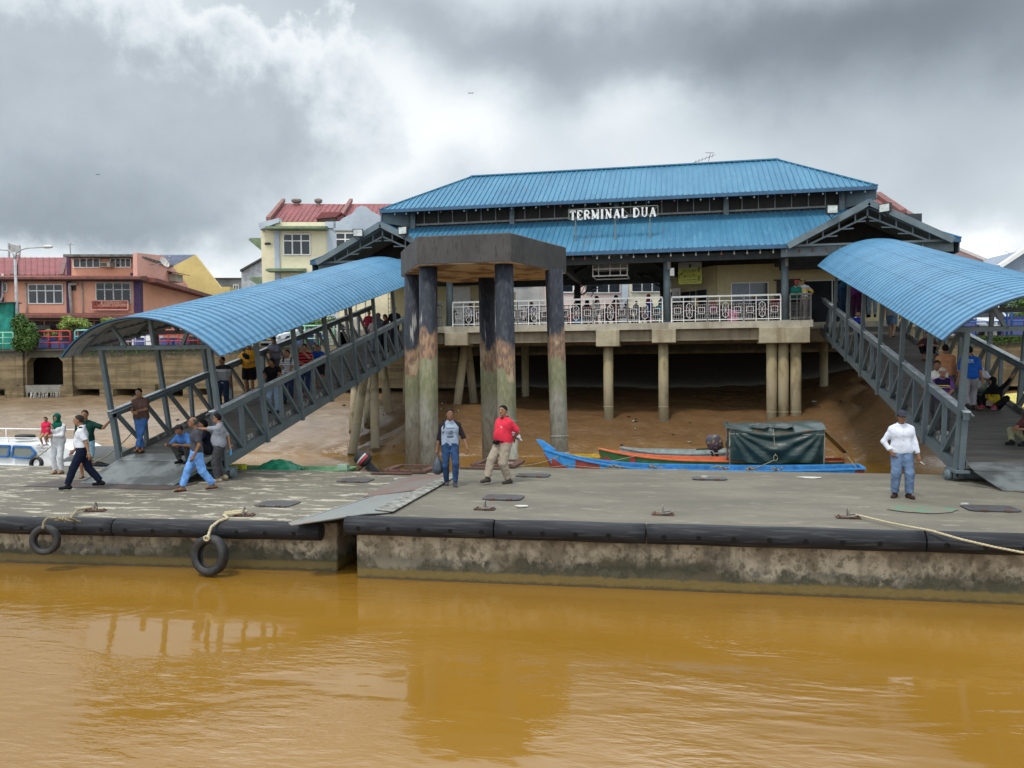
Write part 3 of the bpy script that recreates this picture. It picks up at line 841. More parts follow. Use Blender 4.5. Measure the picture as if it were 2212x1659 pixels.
# deck, fascia kerb, beams, caps, piles
d = MB(); d.box(-10.9, 5.32, 34.86, 46, 5.14, DECK); d.box(-15.6, -10.9, 36.85, 46, 5.14, DECK); d.box(5.32, 10.2, 36.85, 46, 5.14, DECK)
d.build('deck_slab', mat_stain_concrete('deck_edge_concrete', (.48, .44, .35), (.20, .17, .12)), T)
d = MB(); d.box(-10.9, 5.2, 35.08, 35.4, 4.66, 5.139); d.box(-15.4, -11, 36.95, 37.3, 4.6, 5.139); d.box(5.4, 10, 36.95, 37.3, 4.6, 5.139)
for k in range(7): d.box(-10.7+k*2.6, -10.4+k*2.6, 35.4, 45.8, 4.62, 5.139)
d.build('edge_beam', conc_beam, T)
for (px0, px1, yb) in ((1287, 1338, 748), (1408, 1460, 740), (1640, 1750, 740), (960, 1010, 746)):
    a = W(px0, 710, Y=34.78); b = W(px1, yb, Y=34.78)
    q = MB(); q.box(a.x, b.x, 34.78, 35.9, b.z, 5.135); q.build('pile_cap', cap_m, T, bevel=.02)
def pile(p, q, r=.21):
    k = MB(); k.cyl(q, p, r, r, 16); a = Vector(p); b = Vector(q); d_ = (a-b).normalized()
    if (a-b).length > 2: k.cyl(b+d_*1.35, b+d_*1.39, r+.012, n=16)
    return k.build('pile', pile_m, T)
for px in (1314, 1433): a = W(px, 800, Y=35.3); pile((a.x, 35.3, 4.7), (a.x, 35.3, .5))
for px in (1667, 1692, 1719): a = W(px, 800, Y=35.3); pile((a.x, 35.3, 4.7), (a.x, 35.3, .3), .215)
for (tx, ty, bx, by, Yt, Yb) in ((788, 806, 766, 946, 34.2, 32.6), (768, 817, 764, 905, 35.5, 33.6), (808, 790, 810, 935, 34.6, 32.9), (797, 800, 796, 894, 36.5, 34.2), (825, 773, 837, 868, 36.5, 36),
                                 (880, 764, 879, 842, 37.5, 37.6), (897, 755, 893, 944, 34.9, 32.8), (1003, 755, 989, 866, 36.5, 36.4), (1012, 760, 1022, 852, 37.5, 38)):
    a = W(tx, ty, Y=Yt); b = W(bx, by, Y=Yb); dd = (a-b).normalized(); zt = max(a.z, 4.5)
    pile(b+dd*((4.75-b.z)/dd.z), b-dd*.8, .19)
for yy in (40.2,):
    for xq in (-7.5, -3.4, 6.6): pile((xq, yy, 4.7), (xq, yy, .8), .19)
q = MB(); q.box(-15.5, -10.3, 33.9, 34.4, 4.25, 4.62); q.build('pile_cap', conc_beam, T)
for yy in (38.6,):
    q = MB(); q.box(-15, 9.5, yy-.25, yy+.25, 4.6, 5.13); q.build('cross_beam', conc_beam, T)
# railing panels of three bays: square, long hexagon, square
def rail_panel(x0, x1, mat, name='railing_panel', plain=False):
    m = MB(); y = 35.0; z0 = DECK; w = (x1-x0); bw = w/3; t_ = .036
    m.box(x0, x1, y-.035, y+.035, z0+1.02, z0+1.09)
    m.box(x0, x1, y-.018, y+.018, z0+.84, z0+.875); m.box(x0, x1, y-.018, y+.018, z0+.07, z0+.105)
    for i in range(4):
        r = .024 if i in (0, 3) else .015; xx = x0+bw*i; m.box(xx-r, xx+r, y-r, y+r, z0, z0+1.03)
    for i in range(3):
        a = x0+bw*i; cx_ = a+bw/2; cz_ = z0+.48
        if i == 1 and not plain:
            hx = [(-.1, -.22), (0, -.33), (.1, -.22), (.1, .22), (0, .33), (-.1, .22)]
            for k in range(6): m.bar((cx_+hx[k][0]*1.2, y-.005, cz_+hx[k][1]), (cx_+hx[(k+1) % 6][0]*1.2, y-.005, cz_+hx[(k+1) % 6][1]), .017)
            for k in range(3): m.bar((cx_+hx[k][0]*1.2, y+.012, cz_+hx[k][1]), (cx_+hx[k+3][0]*1.2, y+.012, cz_+hx[k+3][1]), .011)
            m.bar((a, y+.01, cz_), (a+bw, y+.01, cz_), .014)
        else:
            if not plain:
                s_ = .125
                for (u0, v0, u1, v1) in ((-s_, -s_, s_, -s_), (s_, -s_, s_, s_), (s_, s_, -s_, s_), (-s_, s_, -s_, -s_)):
                    m.bar((cx_+u0, y-.01, cz_+v0), (cx_+u1, y-.01, cz_+v1), .017)
            for k in range(1, 5): m.bar((a+bw*k/5, y+.014, z0+.1), (a+bw*k/5, y+.014, z0+.72), .007)
            for k in range(5): m.bar((a, y+.02, z0+.16+k*.14), (a+bw, y+.02, z0+.16+k*.14), .007)
    return m.build(name, mat, T)
cols = [-9.95, -5.21, -.47, 4.27]
rail_panel(-10.75, -10.15, grey_rail, plain=True)
for i in range(3):
    a, b = cols[i]+.19, cols[i+1]-.19; w_ = (b-a)/3
    for k in range(3): rail_panel(a+w_*k+.01*(k > 0), a+w_*(k+1), white_p)
rail_panel(4.45, 5.25, grey_rail, plain=True)
q = MB()
for (xx, ya, yb) in ((5.25, 35.05, 36.8), (-10.8, 35.05, 36.8)):
    for z in (.1, .5, 1.05): q.bar((xx, ya, DECK+z), (xx, yb, DECK+z), .04)
    for k in range(5): q.bar((xx, ya+(yb-ya)*k/4, DECK), (xx, ya+(yb-ya)*k/4, DECK+1.05), .03)
q.build('side_railing', grey_rail, T)
# right hand room with chamfered corner
def wallbox(m, x0, x1, y, z0, z1, th=.12): m.box(x0, x1, y, y+th, z0, z1)
rm = MB(); cx0, cy0 = -.35, 41.0; cx1, cy1 = 1.64, 38.5
rm.extr([(cx0, cy0, DECK), (cx1, cy1, DECK), (cx1, cy1, 8.15), (cx0, cy0, 8.15)], (.09, .09, 0))
rm.box(cx1+.09, 10.1, 38.5, 38.62, DECK, 8.15); rm.box(cx0, cx0+.12, 41.09, 45.5, DECK, 8.15); rm.box(cx0+.12, 10.1, 45.38, 45.5, DECK, 8.15)
rw = rm.build('room_wall', cream, T)
def framed(name, x0, x1, z0, z1, y, mat_pane, frame, ncol=2, par=rw, proud=.04, th=.04):
    f = MB()
    for i in range(ncol+1): xx = x0+(x1-x0)*i/ncol; f.box(xx-th/2, xx+th/2, y-proud, y-.002, z0-th/2, z1+th/2)
    f.box(x0, x1, y-proud-.003, y-.003, z1-th/2, z1+th/2); f.box(x0, x1, y-proud-.003, y-.003, z0-th/2, z0+th/2)
    o = sub(f, name, frame, T, par); return o
def pane(x0, x1, z0, z1, y, mat, par, name='pane'):
    f = MB(); f.box(x0, x1, y-.02, y-.003, z0, z1); return sub(f, name, mat, T, par)
blind = simple('grey_blind', (.16, .19, .24), (.12, .145, .19), sc=1, rough=.3, bump=0)
a = W(1580, 612, Y=38.5); b = W(1659, 668, Y=38.5)
framed('window', a.x, b.x, DECK+.8, a.z, 38.5, blind, white_p, 2); pane(a.x, b.x-.55, DECK+.8, a.z, 38.5, blind, rw); pane(b.x-.55, b.x, DECK+.8, a.z, 38.5, glass_d, rw)
a = W(1677, 607, Y=38.5); b = W(1722, 660, Y=38.5); brn = simple('brown_door', (.055, .035, .028), rough=.6)
q = MB(); q.box(a.x, b.x, 38.44, 38.497, DECK, a.z); q.box(a.x-.12, b.x+.12, 38.40, 38.497, a.z+.003, a.z+.06); sub(q, 'door', brn, T, rw)
a = W(1731, 607, Y=38.5); framed('doorway', a.x, a.x+2.6, DECK, a.z, 38.5, glass_d, white_p, 2); pane(a.x, a.x+2.6, DECK, a.z, 38.5, glass_d, rw)
# glazed band on the chamfer
dv = Vector((cx1-cx0, cy1-cy0, 0)); L = dv.length; dv.normalize(); nv = Vector((dv.y, -dv.x, 0))
def chp(s, z, o): p = Vector((cx0, cy0, z))+dv*s+nv*o; return p
q = MB(); q.extr([chp(.05, DECK+.9, .01), chp(L-.55, DECK+.9, .01), chp(L-.55, 7.12, .01), chp(.05, 7.12, .01)], nv*.02); pn = sub(q, 'window_band', glass_d, T, rw)
q = MB()
for s in (.05, .75, .8, 1.45, 1.9, L-.55): q.bar(chp(s, DECK+.9, .04), chp(s, 7.12, .04), .03)
sub(q, 'window_band_frame', grey_rail, T, rw)
q = MB(); q.extr([chp(1.6, 6.35, .05), chp(1.85, 6.35, .05), chp(1.85, 6.85, .05), chp(1.6, 6.85, .05)], nv*.01); sub(q, 'notice', white_p, T, rw)
# left hand room wall
q = MB(); q.box(-14.6, -8.9, 40.4, 40.52, DECK, 7.75); q.box(-9.02, -8.9, 40.52, 45, DECK, 7.75); lw = q.build('room_wall', cream, T)
a = W(1014, 620, Y=40.4); q = MB(); q.box(a.x-.9, a.x+.05, 40.34, 40.397, DECK, a.z); sub(q, 'door', white_p, T, lw)
# hanging box frame in the ceiling and the rear gable truss with arch letters
q = MB(); a = W(1281, 597, Y=36.2); b = W(1355, 560, Y=36.2)
q.box(a.x, b.x, 36.2, 37.6, a.z+.35, b.z+.35); hb = q.build('ceiling_box', simple('pale_panel', (.30, .33, .32), rough=.6), T)
q = MB()
for z in (a.z, a.z+.3): q.bar((a.x, 36.15, z), (b.x, 36.15, z), .05)
for xx in (a.x, a.x+.25, (a.x+b.x)/2, b.x-.3, b.x): q.bar((xx, 36.15, a.z), (xx, 36.15, b.z+.3), .035)
q.bar((a.x, 37.6, a.z), (b.x, 37.6, a.z), .05); q.bar((a.x, 36.15, a.z), (a.x, 37.6, a.z), .05); q.bar((b.x, 36.15, a.z), (b.x, 37.6, a.z), .05); sub(q, 'frame', white_p, T, hb)
q = MB(); ap = W(1356, 562, Y=44.6); lf = W(1240, 628, Y=44.6); rg = W(1480, 632, Y=44.6)
for (P0, P1) in ((lf, ap), (ap, rg)):
    for dz in (0, -.45): q.bar(P0+Vector((0, 0, dz)), P1+Vector((0, 0, dz)), .07)
    for k in range(9):
        a = P0.lerp(P1, k/9); b = P0.lerp(P1, (k+1)/9); q.bar(a, a-Vector((0, 0, .45)), .04); q.bar(a-Vector((0, 0, .45)), b, .035)
for k in range(14):
    a0 = math.pi*(.08+.84*k/14); a1 = math.pi*(.08+.84*(k+1)/14); c = Vector(((lf.x+rg.x)/2, 44.5, lf.z-.7))
    for r_ in (1.75, 2.1): q.bar(c+Vector((r_*1.2*math.cos(a0), 0, r_*.75*math.sin(a0))), c+Vector((r_*1.2*math.cos(a1), 0, r_*.75*math.sin(a1))), .035)
    q.bar(c+Vector((1.75*1.2*math.cos(a0), 0, 1.75*.75*math.sin(a0))), c+Vector((2.1*1.2*math.cos(a0), 0, 2.1*.75*math.sin(a0))), .025)
for s, (P0, P1) in enumerate(((lf, ap), (ap, rg))): q.bar(P0+Vector((0, -4, .25)), P1+Vector((0, -4, .25)), .1, .2)
rt_ = q.build('rear_truss', simple('dark_steel2', (.02, .023, .025), rough=.6), T)
for ch, px, py in (('A', 1349, 598), ('N', 1362, 597), ('A', 1387, 600), ('Z', 1400, 606)):
    p = W(px, py, Y=44.4); o = text_mesh(ch, .42, _mc['dark_steel2'], p, (-1, 0, 0), (0, 0, 1), 'arch_letter', T, depth=.03)
# window grille panels closing the rear and the left end of the hall
q = MB()
for xx0, xx1, yy in ((-8.6, -5.5, 45.2), (-5.1, -3.6, 45.2)):
    for z in (0, .25, .5, .8, 1.1, 1.3, 1.55): q.bar((xx0, yy, DECK+z), (xx1, yy, DECK+z), .03)
    k = 0
    while xx0+k*.22 < xx1: q.bar((xx0+k*.22, yy, DECK), (xx0+k*.22, yy, DECK+1.6), .022); k += 1
q.build('rear_grille', _mc['dark_steel2'], T)
q = MB(); x0_, x1_, yy = -15.3, -12.3, 42.0
for z in np.arange(0, 2.3, .24): q.bar((x0_, yy, DECK+z), (x1_, yy, DECK+z), .03)
for k in range(14): q.bar((x0_+k*.23, yy, DECK), (x0_+k*.23, yy, DECK+2.2), .024)
for cx_ in (-14.5, -13.4):
    for k in range(6): a0, a1 = k*math.pi/3+.5, (k+1)*math.pi/3+.5; q.bar((cx_+.15*math.cos(a0), yy-.03, DECK+1.2+.45*math.sin(a0)), (cx_+.15*math.cos(a1), yy-.03, DECK+1.2+.45*math.sin(a1)), .04)
q.build('side_grille', steel_w, T)

# things fixed to the terminal
def flood(px, py, Y, yaw, lab):
    p = W(px, py, Y=Y); e = empty('floodlight', p, lab, 'floodlight', 'floodlights on the gable roofs', (0, 0, yaw))
    m = MB(); m.box(-.22, .22, -.02, .12, -.17, .17); m.add([(-.22, .12, -.17), (.22, .12, -.17), (.12, .26, -.1), (-.12, .26, -.1), (-.22, .12, .17), (.22, .12, .17), (.12, .26, .1), (-.12, .26, .1)], [(0, 1, 2, 3), (4, 7, 6, 5), (3, 2, 6, 7), (0, 3, 7, 4), (1, 5, 6, 2)])
    m.build('housing', simple('lamp_black', (.02, .02, .022), rough=.5), e, local=True)
    m = MB(); m.box(-.185, .185, -.03, -.02, -.135, .135); m.build('lens', simple('lamp_glass', (.62, .66, .62), (.42, .45, .42), sc=5, rough=.15, bump=0), e, local=True)
    m = MB(); m.bar((-.15, .05, -.17), (0, .1, -.32), .03); m.bar((.15, .05, -.17), (0, .1, -.32), .03); m.build('bracket', _mc['lamp_black'], e, local=True)
flood(1798, 452, 33.3, R(12), 'square floodlight on the left slope of the right hand porch gable')
flood(1911, 449, 33.2, R(-40), 'square floodlight facing sideways on the right slope of the right hand porch gable')
flood(870, 498, 33.2, R(-15), 'square floodlight on the right slope of the left hand porch gable')
flood(773, 503, 33.2, R(15), 'square floodlight on the left slope of the left hand porch gable')
def bulb_proto():
    m = MB(); m.lathe([(.001, -.075), (.035, -.055), (.042, -.03), (.02, .01), (.018, .04), (.018, .08)], n=8); return m
bl = None
bm = simple('bulb_glass', (.55, .53, .48), rough=.2, bump=0); br = simple('bulb_red', (.35, .10, .08), rough=.3, bump=0)
bmesh_w = bulb_proto().build('light_bulb', bm); bmesh_r = bulb_proto().build('light_bulb', br)
k = 0
def bulb(x, y, z, red, lab, grp):
    src = bmesh_r if red else bmesh_w
    o = src.copy(); COL.objects.link(o); o.location = (x, y, z); tag(o, lab, 'light bulb', grp)
    s = MB(); return o
for i in range(41):
    x = -10.3+i*.5
    if x > 9.6: break
    red = i in (9, 10, 12, 13, 24, 30, 31, 32)
    bulb(x, 34.12, 8.05, red, ('reddish' if red else 'clear')+' bulb in the row under the lower blue eave', 'bulbs under the lower eave, '+('reddish' if red else 'clear'))
for i in range(38):
    x = -12.8+i*.55
    red = i % 9 in (4, 5)
    bulb(x, 36.15, 10.66, red, ('reddish' if red else 'clear')+' bulb in the row under the upper blue eave', 'bulbs under the upper eave, '+('reddish' if red else 'clear'))
for o in (bmesh_w, bmesh_r): bpy.data.objects.remove(o)
# roof sign
e = empty('roof_sign', (-2.7, 34.9, 9.2), 'white TERMINAL DUA roof sign letters on a thin steel frame', 'roof sign')
a = W(1228, 478, Y=34.9); b = W(1421, 447, Y=34.9); zA = W(1228, 478.5, Y=34.9).z; zB = W(1228, 455, Y=34.9).z
q = MB(); f_m = simple('sign_frame', (.16, .18, .15), rough=.6)
for z in (zA+.10, zB+.05): q.bar((a.x, 34.95, z), (b.x, 34.95, z), .03)
nb = 10
for i in range(nb+1):
    xx = a.x+(b.x-a.x)*i/nb
    if i in (0, nb): q.bar((xx, 34.95, zA+.1), (xx, 34.95, zB+.05), .03)
    if i < nb: x2 = a.x+(b.x-a.x)*(i+1)/nb; q.bar((xx, 34.97, zA+.1 if i % 2 else zB+.05), (x2, 34.97, zB+.05 if i % 2 else zA+.1), .018)
q.build('frame', f_m, e)
for px in (1243, 1329, 1404): xx = W(px, 480, Y=34.95).x; q = MB(); q.bar((xx, 34.97, 8.93), (xx, 34.97, zA+.15), .05); q.build('leg', f_m, e)
import os
VF = None
def serif_word(word, x0, x1, zc):
    # slab-serif capitals built from strokes, so that no font file is needed
    G = {'T': (.9, [('b', 0, 1, 1, 1, .14), ('v', .5), ('s', .28, .72, 0), ('t', 0, .80), ('t', 1, .80)]),
         'E': (.85, [('v', .18), ('b', 0, 1, .95, 1, .12), ('b', 0, 0, 1, 0, .12), ('b', .18, .5, .7, .5, .11), ('t', .95, .80), ('u', 1, .2)]),
         'R': (.98, [('v', .18), ('s', 0, .4, 0), ('c', .18, .72), ('l', .5, .48, .98, .02)]),
         'M': (1.25, [('n', .14), ('v', .86), ('l', .14, .98, .5, .08), ('n2', .5, .08, .86, .98), ('s', 0, .3, 0), ('s', .7, 1, 0), ('s', 0, .2, 1), ('s', .8, 1, 1)]),
         'I': (.5, [('v', .5), ('s', .08, .92, 0), ('s', .08, .92, 1)]),
         'N': (1.1, [('n', .18), ('n', .82), ('l', .14, .98, .82, .04), ('s', 0, .36, 0), ('s', .66, 1, 1), ('s', 0, .25, 1)]),
         'A': (1.05, [('n2', .12, .02, .5, .98), ('l', .5, .98, .88, .02), ('b', .28, .34, .72, .34, .09), ('s', 0, .28, 0), ('s', .7, 1, 0)]),
         'L': (.85, [('v', .18), ('b', 0, 0, 1, 0, .12), ('s', 0, .38, 1), ('u', 1, .24)]),
         'D': (1.05, [('v', .18), ('D',), ('s', 0, .3, 0), ('s', 0, .3, 1)]),
         'U': (1.08, [('U',), ('s', 0, .38, 1), ('s', .68, 1, 1)])}
    H = zB-zA-.02; pos = x0; tot = sum((G[c][0]+.30) if c != ' ' else .75 for c in word); sc = (x1-x0)/tot
    for c in word:
        if c == ' ': pos += .75*sc; continue
        w_, st = G[c]; wd = w_*sc*.98; m = MB(); Y = 34.86
        P = lambda u, v: Vector((pos+u*wd, Y, zA+.06+v*(H-.08)))
        tk, tn = .085, .042
        for s in st:
            if s[0] == 'b': m.bar(P(s[1], s[2] if s[2] not in (1,) or True else 1), P(s[3], s[4] if len(s) > 5 else s[2]), .06, .05)
            if s[0] == 'v': m.bar(P(s[1], 0), P(s[1], 1), .06, tk, (1, 0, 0))
            if s[0] == 'n': m.bar(P(s[1], 0), P(s[1], 1), .06, tn, (1, 0, 0))
            if s[0] == 'n2': m.bar(P(s[1], s[2]), P(s[3], s[4]), .06, tn, (1, 0, 0))
            if s[0] == 'l': m.bar(P(s[1], s[2]), P(s[3], s[4]), .058, tk, (1, 0, 0))
            if s[0] == 's': m.bar(P(s[1], s[3]), P(s[2], s[3]), .062, .04)
            if s[0] == 't': m.bar(P(s[1], 1.0), P(s[1], s[2]), .06, .045, (1, 0, 0))
            if s[0] == 'u': m.bar(P(s[1], 0), P(s[1], s[2]), .06, .045, (1, 0, 0))
            if s[0] == 'c':
                pts = [P(.18, .98)]+[P(.5+.36*math.cos(a), .74+.24*math.sin(a)) for a in [R(80-32*i) for i in range(6)]]+[P(.18, .48)]
                for i in range(len(pts)-1): m.bar(pts[i], pts[i+1], .056, .07, (0, 1, 0))
            if s[0] == 'D':
                pts = [P(.18, .99)]+[P(.42+.5*math.cos(a), .5+.49*math.sin(a)) for a in [R(80-20*i) for i in range(9)]]+[P(.18, .01)]
                for i in range(len(pts)-1): m.bar(pts[i], pts[i+1], .056, .085, (0, 1, 0))
            if s[0] == 'U':
                pts = [P(.18, 1), P(.18, .3)]+[P(.5+.32*math.cos(a), .3+.28*math.sin(a)) for a in [R(200+28*i) for i in range(6)]]+[P(.84, .3), P(.84, 1)]
                for i in range(len(pts)-1): m.bar(pts[i], pts[i+1], .056, .10 if i < 3 else .06, (0, 1, 0))
        m.build('letter', simple('sign_white', (.85, .85, .84), rough=.4, bump=0), e)
        pos += (w_+.30)*sc
a = W(1232, 478, Y=34.86).x; b = W(1421, 462, Y=34.86).x
serif_word('TERMINAL DUA', a, b, 0)
# yellow notice board on the chamfer
c0 = W(1465, 568, Y=38.1); c1 = W(1516, 612, Y=38.1)
e = empty('notice_board', ((c0.x+c1.x)/2, 38.1, c1.z), 'yellow and grey notice board hanging above the dark glass band', 'notice board')
q = MB(); hx = (c1.x-c0.x)/2; cx_ = (c0.x+c1.x)/2; z0_, z1_ = c1.z-.02, c0.z+.02
def rr(w0, w1, h0, h1, y, r=.08):
    P = []
    for (qx, qz, a0) in ((w1-r, h1-r, 0), (w0+r, h1-r, 90), (w0+r, h0+r, 180), (w1-r, h0+r, 270)):
        for k in range(5): a = R(a0+k*22.5); P.append((qx+r*math.cos(a), y, qz+r*math.sin(a)))
    return P
tb = material('board_face', .35); zz = tb.sep(tb.pos())[2]
tb.col(tb.mix(tb.step(zz, (z0_+z1_)/2+.05, z1_-.12), (.55, .56, .03), (.42, .44, .46)))
q.extr(rr(c0.x, c1.x, z0_, z1_, 38.1), (0, .06, 0)); q.build('panel', tb.mat, e)
ink = simple('ink', (.03, .03, .02), rough=.6, bump=0)
lh = (z1_-z0_)
q = MB()   # five rows of black capitals too small to read, as in the photograph
for zc, words, hgt in ((.62, (6, 5, 7), .055), (.55, (2, 8, 4), .045), (.42, (3, 6, 5), .05), (.35, (6, 7, 5), .05), (.20, (5, 6, 6), .04), (.09, (8, 5, 6, 5), .022)):
    n_ = sum(words)+len(words)-1; cw_ = min(.031, .62/n_); xx = cx_-.02-n_*cw_/2
    for w_ in words:
        for k in range(w_):
            zz_ = z0_+lh*zc+(xx-cx_)*.03
            q.box(xx+.003, xx+.010, 38.092, 38.099, zz_-hgt/2, zz_+hgt/2)
            if random.random() < .6: q.box(xx+.010, xx+cw_-.003, 38.092, 38.0985, zz_+hgt/2-.012, zz_+hgt/2)
            if random.random() < .5: q.box(xx+cw_-.010, xx+cw_-.004, 38.0925, 38.0988, zz_-hgt/2, zz_+hgt/2)
            if random.random() < .4: q.box(xx+.010, xx+cw_-.003, 38.0922, 38.0983, zz_-hgt/2, zz_-hgt/2+.012)
            xx += cw_
        xx += cw_
q.build('lettering', ink, e)
q = MB(); q.extr([(cx_+.045*math.cos(a), 38.095, z1_-.17+.09*math.sin(a)) for a in [R(36*i) for i in range(10)]], (0, -.008, 0))
q.bar((c0.x+.05, 38.09, z0_+.42), (c0.x+.05, 38.09, z0_+.30), .02); q.bar((c0.x+.05, 38.09, z0_+.40), (c0.x+.14, 38.09, z0_+.44), .02); q.bar((c0.x+.12, 38.09, z0_+.42), (c0.x+.2, 38.09, z0_+.52), .05)
for zc in (.68, .30):
    q.ball((c1.x-.12, 38.09, z0_+lh*zc+.05), .035, 8, (1, .2, 1)); q.bar((c1.x-.12, 38.09, z0_+lh*zc), (c1.x-.14, 38.09, z0_+lh*zc-.1), .035)
    q.bar((c1.x-.18, 38.09, z0_+lh*zc-.02), (c1.x-.06, 38.09, z0_+lh*zc+.01), .02); q.bar((c1.x-.14, 38.09, z0_+lh*zc-.1), (c1.x-.19, 38.09, z0_+lh*zc-.15), .02); q.bar((c1.x-.14, 38.09, z0_+lh*zc-.1), (c1.x-.08, 38.09, z0_+lh*zc-.15), .02)
q.build('pictograms', ink, e)
# no smoking notice
p = W(1461, 637, Y=40.0)
e = empty('no_smoking_sign', (p.x, 39.95, p.z-.35), 'small white no smoking notice on the dark glass band', 'sign')
q = MB(); q.box(p.x-.19, p.x+.19, 39.95, 39.97, p.z-.38, p.z+.32); q.build('panel', white_p, e)
q = MB(); q.tube([(p.x+.12*math.cos(a), 39.945, p.z+.02+.12*math.sin(a)) for a in [2*math.pi*i/16 for i in range(16)]], .014, 6, closed=True)
q.bar((p.x-.08, 39.945, p.z-.06), (p.x+.08, 39.945, p.z+.1), .02); q.build('symbol', simple('sign_red', (.35, .05, .05), bump=0), e)
q = MB(); q.bar((p.x-.09, 39.94, p.z+.02), (p.x+.08, 39.94, p.z+.02), .02); q.box(p.x-.14, p.x+.14, 39.94, 39.948, p.z-.27, p.z-.22); q.build('cigarette_mark', ink, e)
# loudspeaker box and antenna
p = W(1465+.35*60, 588, Y=37); q = MB(); a = W(1446, 588, Y=35.1); q.box(a.x+.02, a.x+.2, 35.0, 35.15, a.z-.16, a.z+.16); tag(q.build('loudspeaker', white_p), 'small white box loudspeaker beside the column left of the yellow board', 'loudspeaker')
q = MB(); p = W(1530, 352, Y=41); q.bar(p, p+Vector((.1, 0, .45)), .02); q.bar(p+Vector((-.7, 0, .05)), p+Vector((.35, 0, .38)), .014)
for k in range(6): c = p+Vector((-.6+k*.16, 0, .08+k*.05)); q.bar(c-Vector((0, .3, 0)), c+Vector((0, .3, 0)), .01); q.bar(c-Vector((.05, 0, .07)), c+Vector((.05, 0, .07)), .01)
q.bar(p+Vector((-.15, -.3, .42)), p+Vector((.25, -.3, .40)), .02); q.bar((p.x, 41, 12.0), p, .03)
tag(q.build('roof_antenna', simple('antenna_metal', (.12, .12, .12), bump=0)), 'thin metal television antenna above the ridge of the terminal', 'antenna')
